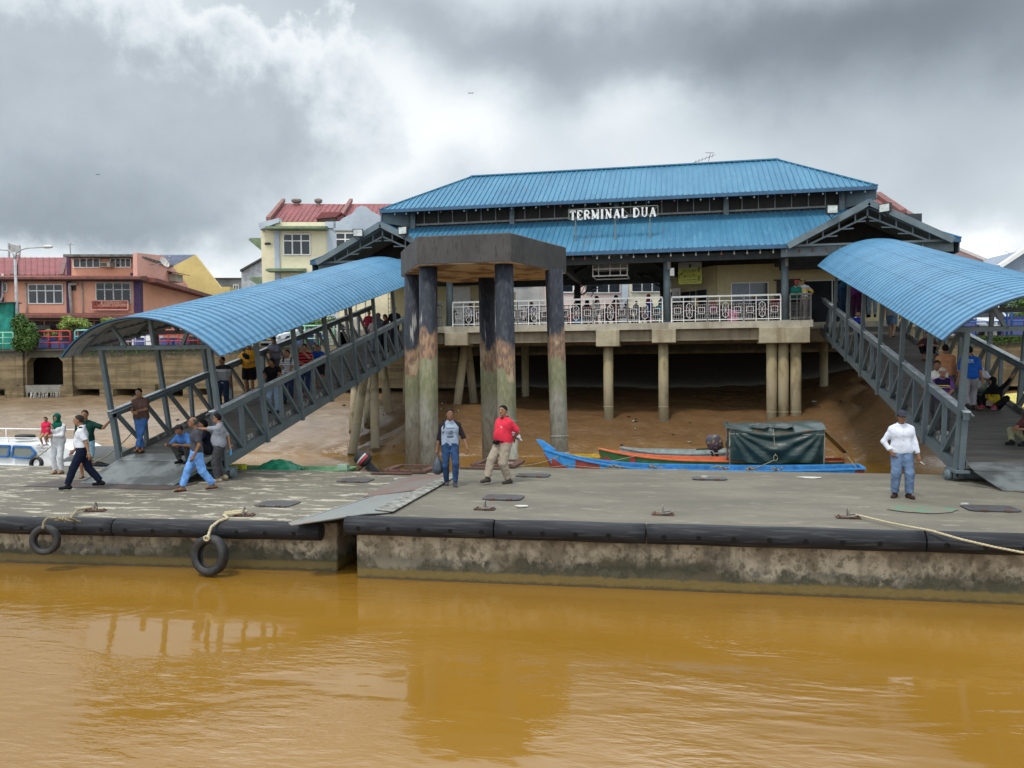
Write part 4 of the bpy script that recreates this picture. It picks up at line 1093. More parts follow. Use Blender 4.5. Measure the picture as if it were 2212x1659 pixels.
# ------------------------------------------------------------------ gangways
SL = math.atan(.216)
plank = simple('deck_planks', (.13, .12, .105), (.085, .078, .068), sc=2.5, rough=.8, st=(.4, 3, 1), obj=True)
pale_top = simple('pale_rail_top', (.50, .52, .53), (.26, .30, .32), sc=9, rough=.45, st=(1, .5, 1), obj=True)  # paler strip along the rail tops
floor_plate = simple('chequer_plate', (.15, .165, .165), (.055, .06, .06), sc=1.6, rough=.45, obj=True, lo=.42, hi=.62)
def gangway(name, lab, xc, y0, z0, L, sp, tip, nposts, s0, roofL, rim=True):
    e = empty(name, (xc, y0, z0), lab, 'gangway', 'covered gangways down to the pontoons', (SL, 0, 0))
    HW = 1.43; TH = 1.30
    B = lambda mb, n, m, par=e: (lambda o: (setattr(o, 'parent', par), o)[1])(mb.build(n, m, e, local=True))
    for s in (-1, 1):
        x = s*HW; m = MB()
        m.box(x-.06, x+.06, 0, L, -.11, .11)
        m.box(x-.06, x+.06, -.05, L, TH-.085, TH+.085)
        yy = s0; k = 0
        while yy < L-.3:
            mid = yy+sp*.48; nx = yy+sp
            if mid < L: m.bar((x, mid, .11), (x, mid+.12, TH-.085), .09, .10, (0, 1, 0))
            if mid < L: m.bar((x, yy+.12, TH-.08), (x, mid-.06, .10), .075, .10, (1, 0, 0))
            if nx < L: m.bar((x, mid+.20, TH-.08), (x, nx-.10, .10), .075, .10, (1, 0, 0))
            yy += sp
        m.bar((x, .06, -.1), (x, .06, TH), .12, .12, (1, 0, 0))
        B(m, 'truss', steel)
        m = MB(); m.box(x-.075, x+.075, -.08, L, TH+.088, TH+.110); h = B(m, 'handrail', pale_top)
        m = MB(); m.tube([(x-s*.10, -.15, TH+.04), (x-s*.10, L, TH+.04)], .022, 8); B(m, 'rail_tube', steel)
        m = MB(); m.box(x-s*.10-.02, x-s*.10+.02, 0, L, .13, .28); B(m, 'kerb_board', simple('dirty_kerb', (.10, .10, .095), (.30, .30, .28), sc=5, rough=.9, obj=True, lo=.5, hi=.6))
    m = MB(); n = int(L/.155)
    for i in range(n):
        dz = .004*random.random(); m.box(-HW+.07, HW-.07, i*.155+.006, (i+1)*.155-.006, .10+dz, .145+dz)
    B(m, 'deck', plank)
    m = MB()
    for i in range(int(L/sp)+1):
        yy = min(L-.06, s0+i*sp); m.box(-HW+.061, HW-.061, yy-.05, yy+.05, -.08, .06)
    B(m, 'cross_beams', steel)
    # posts, arch frames and the barrel canopy
    rise = .95; hw = 2.12; Rr = (hw*hw+rise*rise)/(2*rise); cz = tip+rise-Rr; beamz = tip+.13
    arc = lambda x, off=0.0: cz+math.sqrt(max(0, (Rr+off)**2-x*x))
    for i in range(nposts):
        yy = s0+i*sp
        if yy > roofL+s0: break
        for s in (-1, 1):
            m = MB(); m.box(s*(HW+.07)-.055, s*(HW+.07)+.055, yy-.055, yy+.055, -.14, beamz-.05); B(m, 'post', steel)
        m = MB(); m.box(-hw+.22, hw-.22, yy-.045, yy+.045, beamz-.05, beamz+.05)
        pts = [(hw*1.0*k/10*.97, yy, arc(hw*k/10*.97, -.06)) for k in range(-10, 11)]
        for a, b in zip(pts[:-1], pts[1:]): m.bar(a, b, .06, .07)
        m.bar((0, yy, beamz), (0, yy, arc(0, -.06)), .08, .09, (0, 1, 0))
        for s in (-1, 1): m.bar((s*.75, yy, beamz), (s*1.08, yy, arc(1.08, -.06)), .075, .09, (0, 1, 0))
        B(m, 'arch_frame', steel)
    m = MB()
    for x in (-1.5, -.8, 0, .8, 1.5): m.bar((x, -.4+s0, arc(x, -.03)), (x, roofL-.3, arc(x, -.03)), .05, .05)
    for s in (-1, 1): m.bar((s*1.95, s0, arc(1.95, -.04)), (s*1.95, roofL-.3, arc(1.95, -.04)), .05, .06)
    B(m, 'purlins', steel)
    per = .30; ya = s0-.62; nu = int((roofL-ya)/per*6); nv = 26; th = math.asin(hw/Rr); nu = int((roofL-ya)/per*10)
    def sheet(off, amp):
        def f(u, v):
            y = ya+(roofL-ya)*u; a = -th+2*th*v
            r = Rr+off+amp*max(-2.2, min(1.0, 1.1+3.6*math.sin(2*math.pi*(y-ya)/per)))
            return (r*math.sin(a), y, cz+r*math.cos(a))
        return f
    m = MB(); m.grid(sheet(.014, .021), nu, nv, False); ro = B(m, 'canopy', canopy_blue)
    m = MB()   # screw lines across the sheet laps
    for a in (-th*.93, -th*.62, -th*.3, 0, th*.3, th*.62, th*.93):
        m.bar(((Rr+.036)*math.sin(a), ya+.02, cz+(Rr+.036)*math.cos(a)), ((Rr+.036)*math.sin(a), roofL-.02, cz+(Rr+.036)*math.cos(a)), .006, .004)
    B(m, 'screw_lines', trim_blue, ro)
    m = MB(); m.grid(sheet(-.02, .012), nu//2, 20, True); B(m, 'canopy_lining', lining, ro)
    m = MB()
    pts = [((Rr+.03)*math.sin(-th+2*th*k/24), ya-.01, cz+(Rr+.03)*math.cos(-th+2*th*k/24)) for k in range(25)]
    for a, b in zip(pts[:-1], pts[1:]): m.bar(a, b, .05, .035)
    B(m, 'edge_trim', trim_blue, ro)
    return e
def deckz(Y, y0, z0, x=None): return z0+.216*(Y-y0)+.15
GLx, GLy, GLz = -12.68, 18.6, 1.25
GRx, GRy, GRz = 7.42, 19.3, 1.25
gl = gangway('covered_gangway', 'left hand covered gangway with its blue barrel roof passing behind the dark concrete dolphin', GLx, GLy, GLz, 18.8, 2.22, 2.86, 8, .12, 16.2)
gr = gangway('covered_gangway', 'right hand covered gangway whose blue barrel roof runs out of the picture', GRx, GRy, GRz, 18.0, 2.46, 3.02, 7, .12, 15.3)
# flaps at the foot
for (e, nm, pts, zb) in ((gl, 'left', ((205, 1034, .93), (368, 1045, .93)), .89), (gr, 'right', ((2168, 1058, 1.11), None), 1.07)):
    xc, y0, z0 = e.location; m = MB()
    if nm == 'left': F0, F1 = Vector((-14.25, 17.35, .915)), Vector((-11.72, 17.35, .915))
    else: F0, F1 = Vector((6.35, 18.0, 1.095)), Vector((8.9, 18.0, 1.095))
    xl, xr = xc-1.28, xc+1.28; zt = z0+.165
    m.extr([F0, F1, Vector((xr, y0-.32, zt-.07)), Vector((xl, y0-.32, zt-.07))], (0, 0, -.02))
    fl = m.build('foot_flap', floor_plate); tag(fl, 'worn grey steel flap at the foot of the %s hand gangway' % nm, 'ramp flap')
    m = MB(); m.extr([Vector((xl, y0-.315, zt-.055)), Vector((xr, y0-.315, zt-.055)), Vector((xr, y0+.25, zt+.06)), Vector((xl, y0+.25, zt+.06))], (0, 0, -.02))
    m.build('hinge_plate', floor_plate, fl)
    if nm == 'left':
        m = MB(); m.bar((xr-.06, y0-.3, zt-.14), (F1.x-.04, F1.y+.1, .93), .05, .10); m.bar((xl+.06, y0-.3, zt-.14), (F0.x+.04, F0.y+.1, .93), .05, .10); m.build('flap_side', steel, fl)
# the roller and pivot at the foot of each gangway
for e, zb in ((gl, .89), (gr, 1.07)):
    xc, y0, z0 = e.location
    m = MB(); m.cyl((xc-1.7, y0+.25, zb+.12), (xc+1.7, y0+.25, zb+.12), .09, n=14)
    for s in (-1, 1): m.cyl((xc+s*1.62-.05, y0+.25, zb+.12), (xc+s*1.62+.05, y0+.25, zb+.12), .125, n=16); m.box(xc+s*1.45-.15, xc+s*1.45+.15, y0-.15, y0+.55, zb+.2, zb+.26)
    o = m.build('roller', steel, e, local=False)
    o.parent = None; o.location = e.location
    tag(o, 'grey steel roller carrying the foot of the %s gangway' % ('left' if zb < 1 else 'right'), 'roller')
m = MB(); m.box(-15.3, -11.4, 16.75, 17.9, .894, .905); tag(m.build('steel_plate', simple('rusty_plate', (.085, .06, .05), (.05, .042, .038), sc=3, rough=.7)), 'thin rusty steel plate lying under the left gangway flap', 'steel plate')
m = MB(); m.prism([(5.8, 18.9), (6.9, 17.6), (9.4, 17.5), (9.4, 19.3)], 1.074, 1.086); tag(m.build('steel_plate', simple('grey_plate', (.15, .13, .11), (.09, .08, .07), sc=3, rough=.7)), 'thin grey steel plate lying under the right gangway flap', 'steel plate')

# ------------------------------------------------------------------ mooring dolphin
def mat_dolphin():
    t = material('dolphin_cap_concrete', .92)
    n = t.noise(1.1, det=8, rough=.62); g = t.noise(7, (2.2, 2.2, .5), 5)
    a = t.mix(t.step(n, .32, .66), (.054, .051, .049), (.078, .074, .070))
    a = t.mix(t.m('MULTIPLY', t.step(g, .5, .7), .6), a, (.028, .025, .023))
    zz = t.sep(t.pos())[2]
    a = t.mix(t.m('MULTIPLY', t.step(zz, 6.53, 6.50), 1.0), a, t.mix(t.step(n, .45, .6), (.60, .46, .30), (.26, .16, .09)))
    t.col(a); t.bump(t.m('ADD', n, t.m('MULTIPLY', g, .4)), .4, .04); return t.mat
def mat_dolphin_pile():
    t = material('dolphin_pile_steel', .75)
    z = t.sep(t.pos())[2]; n = t.noise(1.6, (1, 1, .55), 8, .65); g = t.noise(9, (1.4, 1.4, .5), 5)
    lo_f = t.noise(.55, (1.6, 1.6, .1), 2)
    zz = t.m('ADD', t.m('ADD', z, t.m('MULTIPLY', t.m('SUBTRACT', lo_f, .5), 2.4)), t.m('MULTIPLY', t.m('SUBTRACT', n, .5), 1.8))
    blk = t.mix(t.step(g, .45, .7), (.010, .014, .024), (.035, .042, .055))
    strk = t.step(t.noise(3.3, (2.3, 2.3, .22), 3), .60, .68)
    blk = t.mix(t.m('MULTIPLY', strk, t.m('MULTIPLY', t.step(z, 6.6, 4.6), .8)), blk, (.34, .33, .31))
    rs = t.mix(t.step(g, .38, .58), (.26, .155, .085), (.12, .072, .05)); rs = t.mix(t.step(n, .52, .62), rs, (.36, .27, .165))
    alg = t.mix(t.step(g, .4, .65), (.15, .155, .075), (.22, .205, .13))
    con = t.mix(t.step(g, .42, .66), (.30, .285, .235), (.20, .19, .155)); con = t.mix(t.m('MULTIPLY', t.step(n, .56, .64), .5), con, (.11, .11, .10))
    a = t.mix(t.step(zz, 4.62, 4.34), blk, rs)
    a = t.mix(t.step(zz, 3.75, 3.60), a, alg)
    a = t.mix(t.step(zz, 3.1, 2.3), a, con)
    t.col(a); t.bump(t.m('ADD', n, g), .35, .03); return t.mat
e = empty('mooring_dolphin', (-6, 24, 0), 'dark hexagonal concrete mooring dolphin standing on five tall stained piles', 'dolphin')
m = MB(); m.prism([(-7.15, 22.0), (-4.48, 22.0), (-3.38, 25.2), (-4.3, 26.9), (-7.6, 26.9), (-8.60, 24.8)], 6.50, 7.31)
m.build('cap', mat_dolphin(), e, bevel=.03)
dpm = mat_dolphin_pile()
for (tx, ty, tY, bx, by, bY) in ((925, 600, 22.5, 927, 1000, 22.35), (1089, 600, 22.5, 1097, 990, 22.3), (1197, 600, 24.3, 1209, 975, 24.1), (1051, 610, 25.9, 1059, 975, 26.1), (892, 620, 24.4, 893, 900, 24.6)):
    a = W(tx, ty, Y=tY); b = W(bx, by, Y=bY); d_ = (a-b).normalized()
    p0 = b-d_*((b.z+.8)/d_.z); p1 = b+d_*((6.499-b.z)/d_.z)
    m = MB(); m.cyl(p0, p1, .262, .262, 24)
    if bx > 1090: c = b+d_*(((1.55 if bx > 1200 else 2.1)-b.z)/d_.z); m.cyl(c, c+d_*.04, .275, n=24); m.cyl(p0, c-d_*.45, .285, n=24)
    m.build('pile', dpm, e)

# ------------------------------------------------------------------ pontoons
def mat_pontoon_top(name, paint):
    t = material(name, .88)
    n = t.noise(.8, (.6, 1.3, 1), 8, .62); g = t.noise(5, (.7, 1.4, 1), 6, .6); w2 = t.noise(2.6, (.5, 1.6, 1), 11, .72, dist=.5)
    a = t.mix(t.step(n, .35, .65), (.165, .146, .110), (.120, .107, .080))
    a = t.mix(t.m('MULTIPLY', t.step(g, .5, .7), .55), a, (.105, .095, .078))
    if paint:
        y = t.sep(t.pos())[1]
        a = t.mix(t.m('MULTIPLY', t.step(w2, .55, .568), .72), a, (.52, .475, .37))
    else: a = t.mix(t.m('MULTIPLY', t.step(w2, .56, .63), .55), a, (.29, .262, .205))
    a = t.mix(t.m('MULTIPLY', t.step(t.noise(.5, (.5, 1.5, 1), 5), .55, .72), .45), a, (.10, .09, .07))
    a = t.mix(t.m('MULTIPLY', t.step(t.noise(30, det=2), .60, .70), .35), a, (.07, .065, .055))
    t.col(a); t.bump(t.m('ADD', n, g), .25, .02); return t.mat
def mat_pontoon_side():
    t = material('pontoon_side', .85)
    z = t.sep(t.pos())[2]; n = t.noise(1.7, (1, 1, 1.1), 9, .68); g = t.noise(6.5, (1, 1, .8), 7, .65); s = t.noise(2.2, (1.6, 1.6, .16), 4)
    zz = t.m('ADD', z, t.m('MULTIPLY', t.m('SUBTRACT', g, .5), .32))
    a = t.mix(t.step(n, .40, .60), (.44, .375, .275), (.20, .16, .11))
    a = t.mix(t.m('MULTIPLY', t.step(g, .52, .60), .7), a, (.10, .08, .052))
    a = t.mix(t.m('MULTIPLY', t.step(s, .5, .65), .5), a, (.06, .052, .042))
    lowb = t.mix(t.step(n, .42, .56), (.075, .08, .082), (.20, .18, .13))
    a = t.mix(t.m('MULTIPLY', t.step(zz, .42, .34), t.step(n, .42, .50)), a, lowb)
    lf = t.noise(.7, (1, 1, .1), 4, .6)
    z2 = t.m('SUBTRACT', t.m('ADD', z, t.m('MULTIPLY', t.m('SUBTRACT', g, .5), .75)), t.m('MULTIPLY', t.m('SUBTRACT', lf, .42), 1.1))
    a = t.mix(t.m('MULTIPLY', t.step(z2, .38, .18), .85), a, t.mix(t.step(n, .4, .6), (.022, .024, .011), (.07, .058, .032)))
    zb_ = t.m('ADD', z, t.m('MULTIPLY', t.m('SUBTRACT', g, .5), .12))
    a = t.mix(t.step(zb_, .20, .15), a, (.15, .105, .028)); a = t.mix(t.step(zb_, .07, .02), a, (.07, .05, .018))
    t.col(a); t.bump(t.m('ADD', n, g), .6, .03); t.put(t.b.inputs['Roughness'], t.m('SUBTRACT', .9, t.m('MULTIPLY', t.step(z, .2, .1), .5))); return t.mat
side_m = mat_pontoon_side()
topL = mat_pontoon_top('pontoon_top_worn_paint', True); topR = mat_pontoon_top('pontoon_top_concrete', False)
rub = material('fender_rubber', .6, 0, .25)
n_ = rub.noise(1.6, (.35, 2, 2), 6); g_ = rub.noise(13, (.12, 2, 2), 5)
rub.col(rub.mix(rub.m('MULTIPLY', rub.step(g_, .52, .62), .7), rub.mix(rub.step(n_, .35, .65), (.012, .013, .016), (.019, .021, .026)), (.045, .047, .052)))
rub.bump(rub.noise(22, (.12, 2, 2), 5), .3, .01); rub = rub.mat
holem = simple('hole_black', (.002, .002, .002), rough=1, bump=0)
def pontoon(lab, X0, X1, yf0, yf1, Yb, zt, topm, notch=None):
    """front edge runs from (X0,yf0) to (X1,yf1)"""
    e = empty('pontoon', ((X0+X1)/2, yf0, zt), lab, 'pontoon', 'concrete landing pontoons')
    m = MB(); n = 60
    poly = [(X0+.0, yf0), (X1, yf1), (X1, Yb), (X0, Yb)]
    m.prism(poly, -.6, zt-.012)
    m.build('hull', side_m, e, bevel=.02)
    m = MB(); m.grid(lambda u, v: (X0+(X1-X0)*u, (yf0+(yf1-yf0)*u)*(1-v)+Yb*v, zt+.010*nz((X0+(X1-X0)*u)*.8, v*7)*.6), 120, 20)
    m.build('deck', topm, e)
    return e
PR = pontoon('right hand concrete pontoon with plain grey deck in the foreground', -5.50, 30, 13.36, 13.98, 20.5, 1.07, topR)
PL = pontoon('left hand lower concrete pontoon with worn cream paint patches', -60, -6.02, 10.4, 13.72, 20.5, .89, topL)
def fender(parent, x0, y0, x1, y1, z, r, seams, side):
    d = Vector((x1-x0, y1-y0, 0)); L = d.length; d.normalize(); nn = Vector((d.y, -d.x, 0))
    bounds = [0]+seams+[L]
    for a, b in zip(bounds[:-1], bounds[1:]):
        m = MB(); p = Vector((x0, y0, z)); k = max(2, int((b-a)/.25)); ph = random.random()*6
        pts = [p+d*(a+.012+(b-a-.024)*i/k)+Vector((0, 0, .004*math.sin(i*.9+ph))) for i in range(k+1)]
        rs = [r*(1+.006*math.sin(i*1.7+ph)) for i in range(k+1)]; rs[0] *= .965; rs[-1] *= .965
        m.tube(pts, rs, 22); f = m.build('fender', rub, parent)
        s = a+.28
        while s < b-.15:
            m = MB()
            c = p+d*s; ax = (nn*math.cos(R(8))+Vector((0, 0, -math.sin(R(8)))))
            m.cyl(c+ax*(r-.02), c+ax*(r+.004), .042, n=12)
            s += .535
            if -14 < c.x < 7: o = m.build('bolt_hole', holem, parent); o.parent = f
fender(PR, -5.62, 13.20, 30, 13.82, .955, .165, [2.62, 5.1, 9.25], 1)
fender(PL, -60, 10.20, -6.2, 13.50, .765, .165, [40.5, 45.2, 49.95], 1)
# hatches
hat_m = simple('hatch_steel', (.075, .072, .075), (.05, .048, .05), sc=4, rough=.55)
def hatch(px, py, zt, w, d_, lab, rot=0.0):
    p = W(px, py, Z=zt); e = empty('hatch_cover', p, lab, 'hatch cover', 'steel hatch covers on the pontoons', (0, 0, rot))
    m = MB(); c = .08
    m.prism([(-w/2+c, -d_/2), (w/2-c, -d_/2), (w/2, -d_/2+c), (w/2, d_/2-c), (w/2-c, d_/2), (-w/2+c, d_/2), (-w/2, d_/2-c), (-w/2, -d_/2+c)], .012, .026)
    m.build('plate', hat_m, e, local=True)
    m = MB()
    for s in (-1, 1): m.box(s*w*.22-.05, s*w*.22+.05, -d_/2-.03, -d_/2+.03, .010, .04)
    m.build('hinge', rust, e, local=True)
hatch(600, 1090, .89, .78, .66, 'dark hatch cover on the left pontoon, nearest the bridging plate')
hatch(768, 1039, .89, .8, .62, 'dark hatch cover on the left pontoon, farther back beside the bridging plate')
hatch(1088, 1076, 1.07, .76, .60, 'dark hatch cover on the right pontoon in front of the walking men')
hatch(1152, 1028, 1.07, .78, .55, 'bluish grey hatch cover beside the feet of the man in red')
hatch(1533, 1035, 1.07, .76, .42, 'grey hatch cover behind, in front of the blue longboat')
hatch(2139, 1100, 1.07, .84, .60, 'dark hatch cover right of the green paint patch')
hatch(640, 1010, .0, .01, .01, 'x') if False else None
# mooring eyes
def eye(px, py, zt, lab, ring=True, rot=0):
    p = W(px, py, Z=zt); e = empty('mooring_eye', p, lab, 'mooring eye', 'iron mooring eyes along the pontoon edges', (0, 0, rot))
    m = MB(); m.box(-.19, .19, -.09, .09, .008, .024)
    for sx in (-1, 1):
        for sy in (-1, 1): m.cyl((sx*.14, sy*.06, .02), (sx*.14, sy*.06, .045), .018, n=6)
    m.build('base_plate', rust, e, local=True)
    m = MB(); m.tube([(0, .05*math.cos(a), .09+.075*math.sin(a)) for a in [R(-20+20*i) for i in range(12)]], .016, 8); m.bar((0, .05, .02), (0, .05, .1), .03); m.bar((0, -.05, .02), (0, -.05, .1), .03)
    m.build('eye', simple('galvanised', (.22, .20, .17), rough=.5), e, local=True)
    if ring:
        m = MB(); m.tube([(.06+.11*math.cos(a), .10*math.sin(a), .045+.02*math.cos(a)) for a in [2*math.pi*i/18 for i in range(18)]], .014, 8, closed=True)
        m.build('ring', simple('galvanised', (.22, .20, .17)), e, local=True)
    return p
e1 = eye(1047, 1101, 1.07, 'rusty mooring eye without a rope in front of the middle hatch')
e2 = eye(1432, 1112, 1.07, 'rusty mooring eye with a loose ring in the middle of the right pontoon')
e3 = eye(1832, 1119, 1.07, 'rusty mooring eye holding the long pale rope')
e4 = eye(206, 1104, .89, 'rusty mooring eye holding the left tyre rope', False, R(10))
e5 = eye(528, 1114, .89, 'rusty mooring eye holding the big tyre rope', False, R(10))
rope_m = simple('old_rope', (.34, .28, .18), (.22, .18, .11), sc=30, rough=.95, st=(1, 1, 1)); rope_p = simple('pale_rope', (.55, .48, .32), (.42, .36, .22), sc=30, rough=.9)
def twist(m, pts, r, turns=40, strands=3):
    P = [Vector(p) for p in pts]; L = sum((b-a).length for a, b in zip(P[:-1], P[1:])); n = max(8, int(L/.03))
    Q = []; 
    def at(t):
        d = t*L
        for a, b in zip(P[:-1], P[1:]):
            l = (b-a).length
            if d <= l or b is P[-1]: return a.lerp(b, min(1, d/max(l, 1e-6))), (b-a).normalized()
            d -= l
    for s in range(strands):
        pts_ = []
        for i in range(n+1):
            c, d = at(i/n); u = d.cross(Vector((0, 0, 1))); u = u.normalized() if u.length > .1 else Vector((1, 0, 0)); v = u.cross(d)
            a = 2*math.pi*(s/strands+i*.03/.16); pts_.append(c+(u*math.cos(a)+v*math.sin(a))*r*.5)
        m.tube(pts_, r*.62, 5)
def sag(a, b, k, n=14): return [Vector(a).lerp(Vector(b), i/n)-Vector((0, 0, k*4*(i/n)*(1-i/n))) for i in range(n+1)]
# tyres on their ropes
tyre_m = simple('tyre_rubber', (.013, .013, .014), (.030, .028, .027), sc=6, rough=.6)
def tyre(c, r, w, normal, lab, tilt=0.0):
    m = MB(); nn = Vector(normal).normalized(); u = nn.cross(Vector((0, 0, 1))).normalized(); v = u.cross(nn)*-1; v = nn.cross(u)
    prof = [(.58, -.5), (.62, -.72), (.80, -.95), (.93, -.85), (.985, -.6), (1.0, -.25), (1.0, .25), (.985, .6), (.93, .85), (.80, .95), (.62, .72), (.58, .5), (.66, .35), (.90, .5), (.92, 0), (.90, -.5), (.66, -.35)]
    n = 40; vs = []
    for k in range(n):
        a = 2*math.pi*k/n; dirv = u*math.cos(a)+v*math.sin(a)
        for (rr, ww) in prof: vs.append(Vector(c)+dirv*rr*r+nn*ww*w/2)
    q = len(prof); fs = [(k*q+i, k*q+(i+1) % q, ((k+1) % n)*q+(i+1) % q, ((k+1) % n)*q+i) for k in range(n) for i in range(q)]
    m.add(vs, fs, True)
    return tag(m.build('tyre', tyre_m), lab, 'tyre', 'tyres hung as fenders')
a = W(103, 1165, Y=12.86); tyre((a.x, 12.80, a.z), .27, .17, (.22, -1, .06), 'smaller tyre hanging from the left pontoon, far left')
b = W(457, 1198, Y=13.10); tyre((b.x, 13.05, b.z), .355, .22, (-.12, -1, .10), 'bigger tyre hanging from the left pontoon, dipping in the water')
m = MB(); top = Vector((a.x+.03, 12.78, a.z+.27)); k1 = W(150, 1121, Z=.97)
twist(m, [e4+Vector((0, 0, .08)), e4+Vector((-.25, -.2, .05)), k1, Vector((top.x+.05, top.y+.02, 1.0)), Vector((top.x, 12.74, .93)), top+Vector((0, -.06, -.05))], .022)
for q in range(14):
    r_ = random.random; p = k1+Vector((-.22+.34*r_(), -.12*r_(), -.02+.06*r_())); m.tube([p, p+Vector((.14*(r_()-.5), .10*(r_()-.5), .03*r_())), p+Vector((.24*(r_()-.5), .2*(r_()-.5), -.05*r_()))], .012, 5)
m.tube([(e4.x+.03*math.cos(t_), e4.y+.03*math.sin(t_)-.02, e4.z+.05+.03*math.sin(2*t_)) for t_ in [i*.6 for i in range(20)]], .02, 6)
tag(m.build('rope', rope_m), 'frayed rope holding the smaller tyre at far left', 'rope')
m = MB(); top = Vector((b.x+.0, 12.99, b.z+.34))
twist(m, [e5+Vector((.02, 0, .07)), e5+Vector((-.28, -.25, .05)), Vector((top.x+.12, 13.45, .96)), Vector((top.x+.03, 13.3, .93)), Vector((top.x, 13.1, .86)), top+Vector((0, -.02, -.04))], .026)
twist(m, [e5+Vector((.05, .02, .08)), e5+Vector((-.1, -.06, .09)), e5+Vector((-.3, -.2, .07))], .034)
m.tube([top+Vector((.05*math.cos(t_), -.04, .04*math.sin(t_)-.02)) for t_ in [i*.5 for i in range(16)]], .016, 6)
tag(m.build('rope', rope_p), 'pale braided rope holding the bigger tyre', 'rope')
m = MB(); b2 = W(2240, 1194, Y=12.9)
pts = [e3+Vector((.12, 0, .06)), W(1915, 1128, Z=1.12), W(1975, 1142, Z=1.14), Vector((2.9, 13.22, 1.15))]
twist(m, pts[:2]+[W(1960, 1137, Y=13.52), W(2010, 1146, Y=13.22), W(2080, 1166, Y=13.05), W(2150, 1182, Y=12.9), W(2212, 1194, Y=12.8), W(2330, 1215, Y=12.4)], .017)
tag(m.build('rope', rope_p), 'long pale mooring rope running off the right pontoon edge', 'rope')
# bridging plates between the pontoons
plateA = simple('bridge_plate_grey', (.19, .20, .19), (.20, .15, .11), sc=1.3, rough=.6, st=(1, .5, 1), lo=.52, hi=.64)
plateB = simple('bridge_plate_rust', (.16, .10, .078), (.15, .135, .12), sc=1.0, rough=.7, st=(1, .5, 1), lo=.42, hi=.6)
def sheet_(pts, th=.012): m = MB(); m.extr([Vector(p) for p in pts], (0, 0, -th)); return m
a0 = W(612, 1136, Z=1.02); a1 = W(755, 1117, Z=1.12); a2 = W(905, 1058, Z=1.12); a3 = W(800, 1072, Z=1.0)
m = sheet_([(-6.62, 13.05, .99), (-6.45, 12.82, 1.0), (-5.35, 13.38, 1.125), (-5.02, 13.7, 1.10), (-5.20, 16.3, 1.11), (-6.35, 16.3, .955)])
m.bar((-6.5, 13.3, 1.0), (-6.25, 16.1, .98), .03, .012)
tag(m.build('bridging_plate', plateA), 'buckled grey steel plate bridging the gap between the pontoons, nearest the camera', 'bridging plate')
m = sheet_([(-6.55, 16.25, .935), (-5.25, 16.2, 1.13), (-5.45, 19.0, 1.10), (-6.75, 19.2, .93)])
tag(m.build('bridging_plate', plateB), 'rust red steel plate bridging the far part of the gap', 'bridging plate')
m = sheet_([(-5.3, 13.72, 1.145), (-4.95, 13.7, 1.12), (-5.1, 18.6, 1.11), (-5.32, 18.6, 1.135)]); tag(m.build('bridging_strip', simple('strip_white', (.30, .30, .27), (.10, .09, .07), sc=7, rough=.8)), 'peeling whitish steel strip along the bridging plates', 'steel strip')
# steel guide brackets round the dolphin piles at the pontoon edges
for (x, y, z, lab) in ((-7.02, 20.6, .92, 'rusty steel guide bracket round the left front pile'), (-4.65, 20.9, 1.10, 'rusty steel guide bracket round the right front pile')):
    m = MB()
    for (ya, yb) in ((20.25, 20.45), (21.45, 21.6)): m.box(x-.55, x+.6, ya, yb, z, z+.05)
    m.box(x-.62, x-.42, 20.45, 21.45, z, z+.052); m.box(x+.42, x+.62, 20.45, 21.45, z, z+.052)
    for k in range(4): m.box(x-.45+k*.3-.025, x-.45+k*.3+.025, 20.28, 20.36, z+.05, z+.08)
    m.box(x-.8, x+.3, 19.95, 20.1, z-.01, z+.02)
    tag(m.build('guide_bracket', rust), lab, 'guide bracket', 'pile guide brackets')
# green paint patch and litter
p = W(1985, 1101, Z=1.07); gp = simple('green_paint', (.09, .20, .13), (.165, .15, .11), sc=3.5, rough=.85, lo=.40, hi=.52)
m = MB(); m.add([(p.x+(.52*math.cos(a)+.05*math.sin(5*a))*(1 if math.cos(a) < 0 else 1.25-.25*abs(math.sin(a))), p.y+.40*math.sin(a)+.03*math.cos(7*a), 1.084) for a in [2*math.pi*i/40 for i in range(40)]], [tuple(range(40))])
tag(m.build('paint_patch', gp), 'spilled green paint patch on the right pontoon deck', 'paint patch')
lit = simple('litter_white', (.62, .60, .55), bump=0)
for i, (px, py, zt, w_, h_, lab) in enumerate(((1127, 1096, 1.07, .14, .02, 'flattened white litter right of the middle hatch'), (1522, 1034, 1.07, .08, .05, 'white scrap beside the hatch in front of the blue boat'), (1500-185, 1084, 1.07, .03, .01, ''),
        (1915, 1037, 1.07, .03, .012, ''), (2085, 1092, 1.07, .07, .03, 'white scrap beside the hatch right of the green patch'), (886, 1058, .89, .03, .01, ''), (916, 1034, .89, .0, 0, ''), (855, 1049-12, .89, .06, .03, 'white scrap on the left pontoon left of the bridging plate'), (1750, 1033, 1.07, .30, .006, 'flat cream stain near the far edge of the right pontoon'))):
    if w_ < .05: continue
    p = W(px, py, Z=zt); m = MB(); m.extr([(p.x+w_*math.cos(a)*(.8+.3*math.sin(3*a)), p.y+w_*.5*math.sin(a), p.z+.014) for a in [2*math.pi*k/9 for k in range(9)]], (0, 0, h_)); tag(m.build('litter', lit), lab, 'litter')

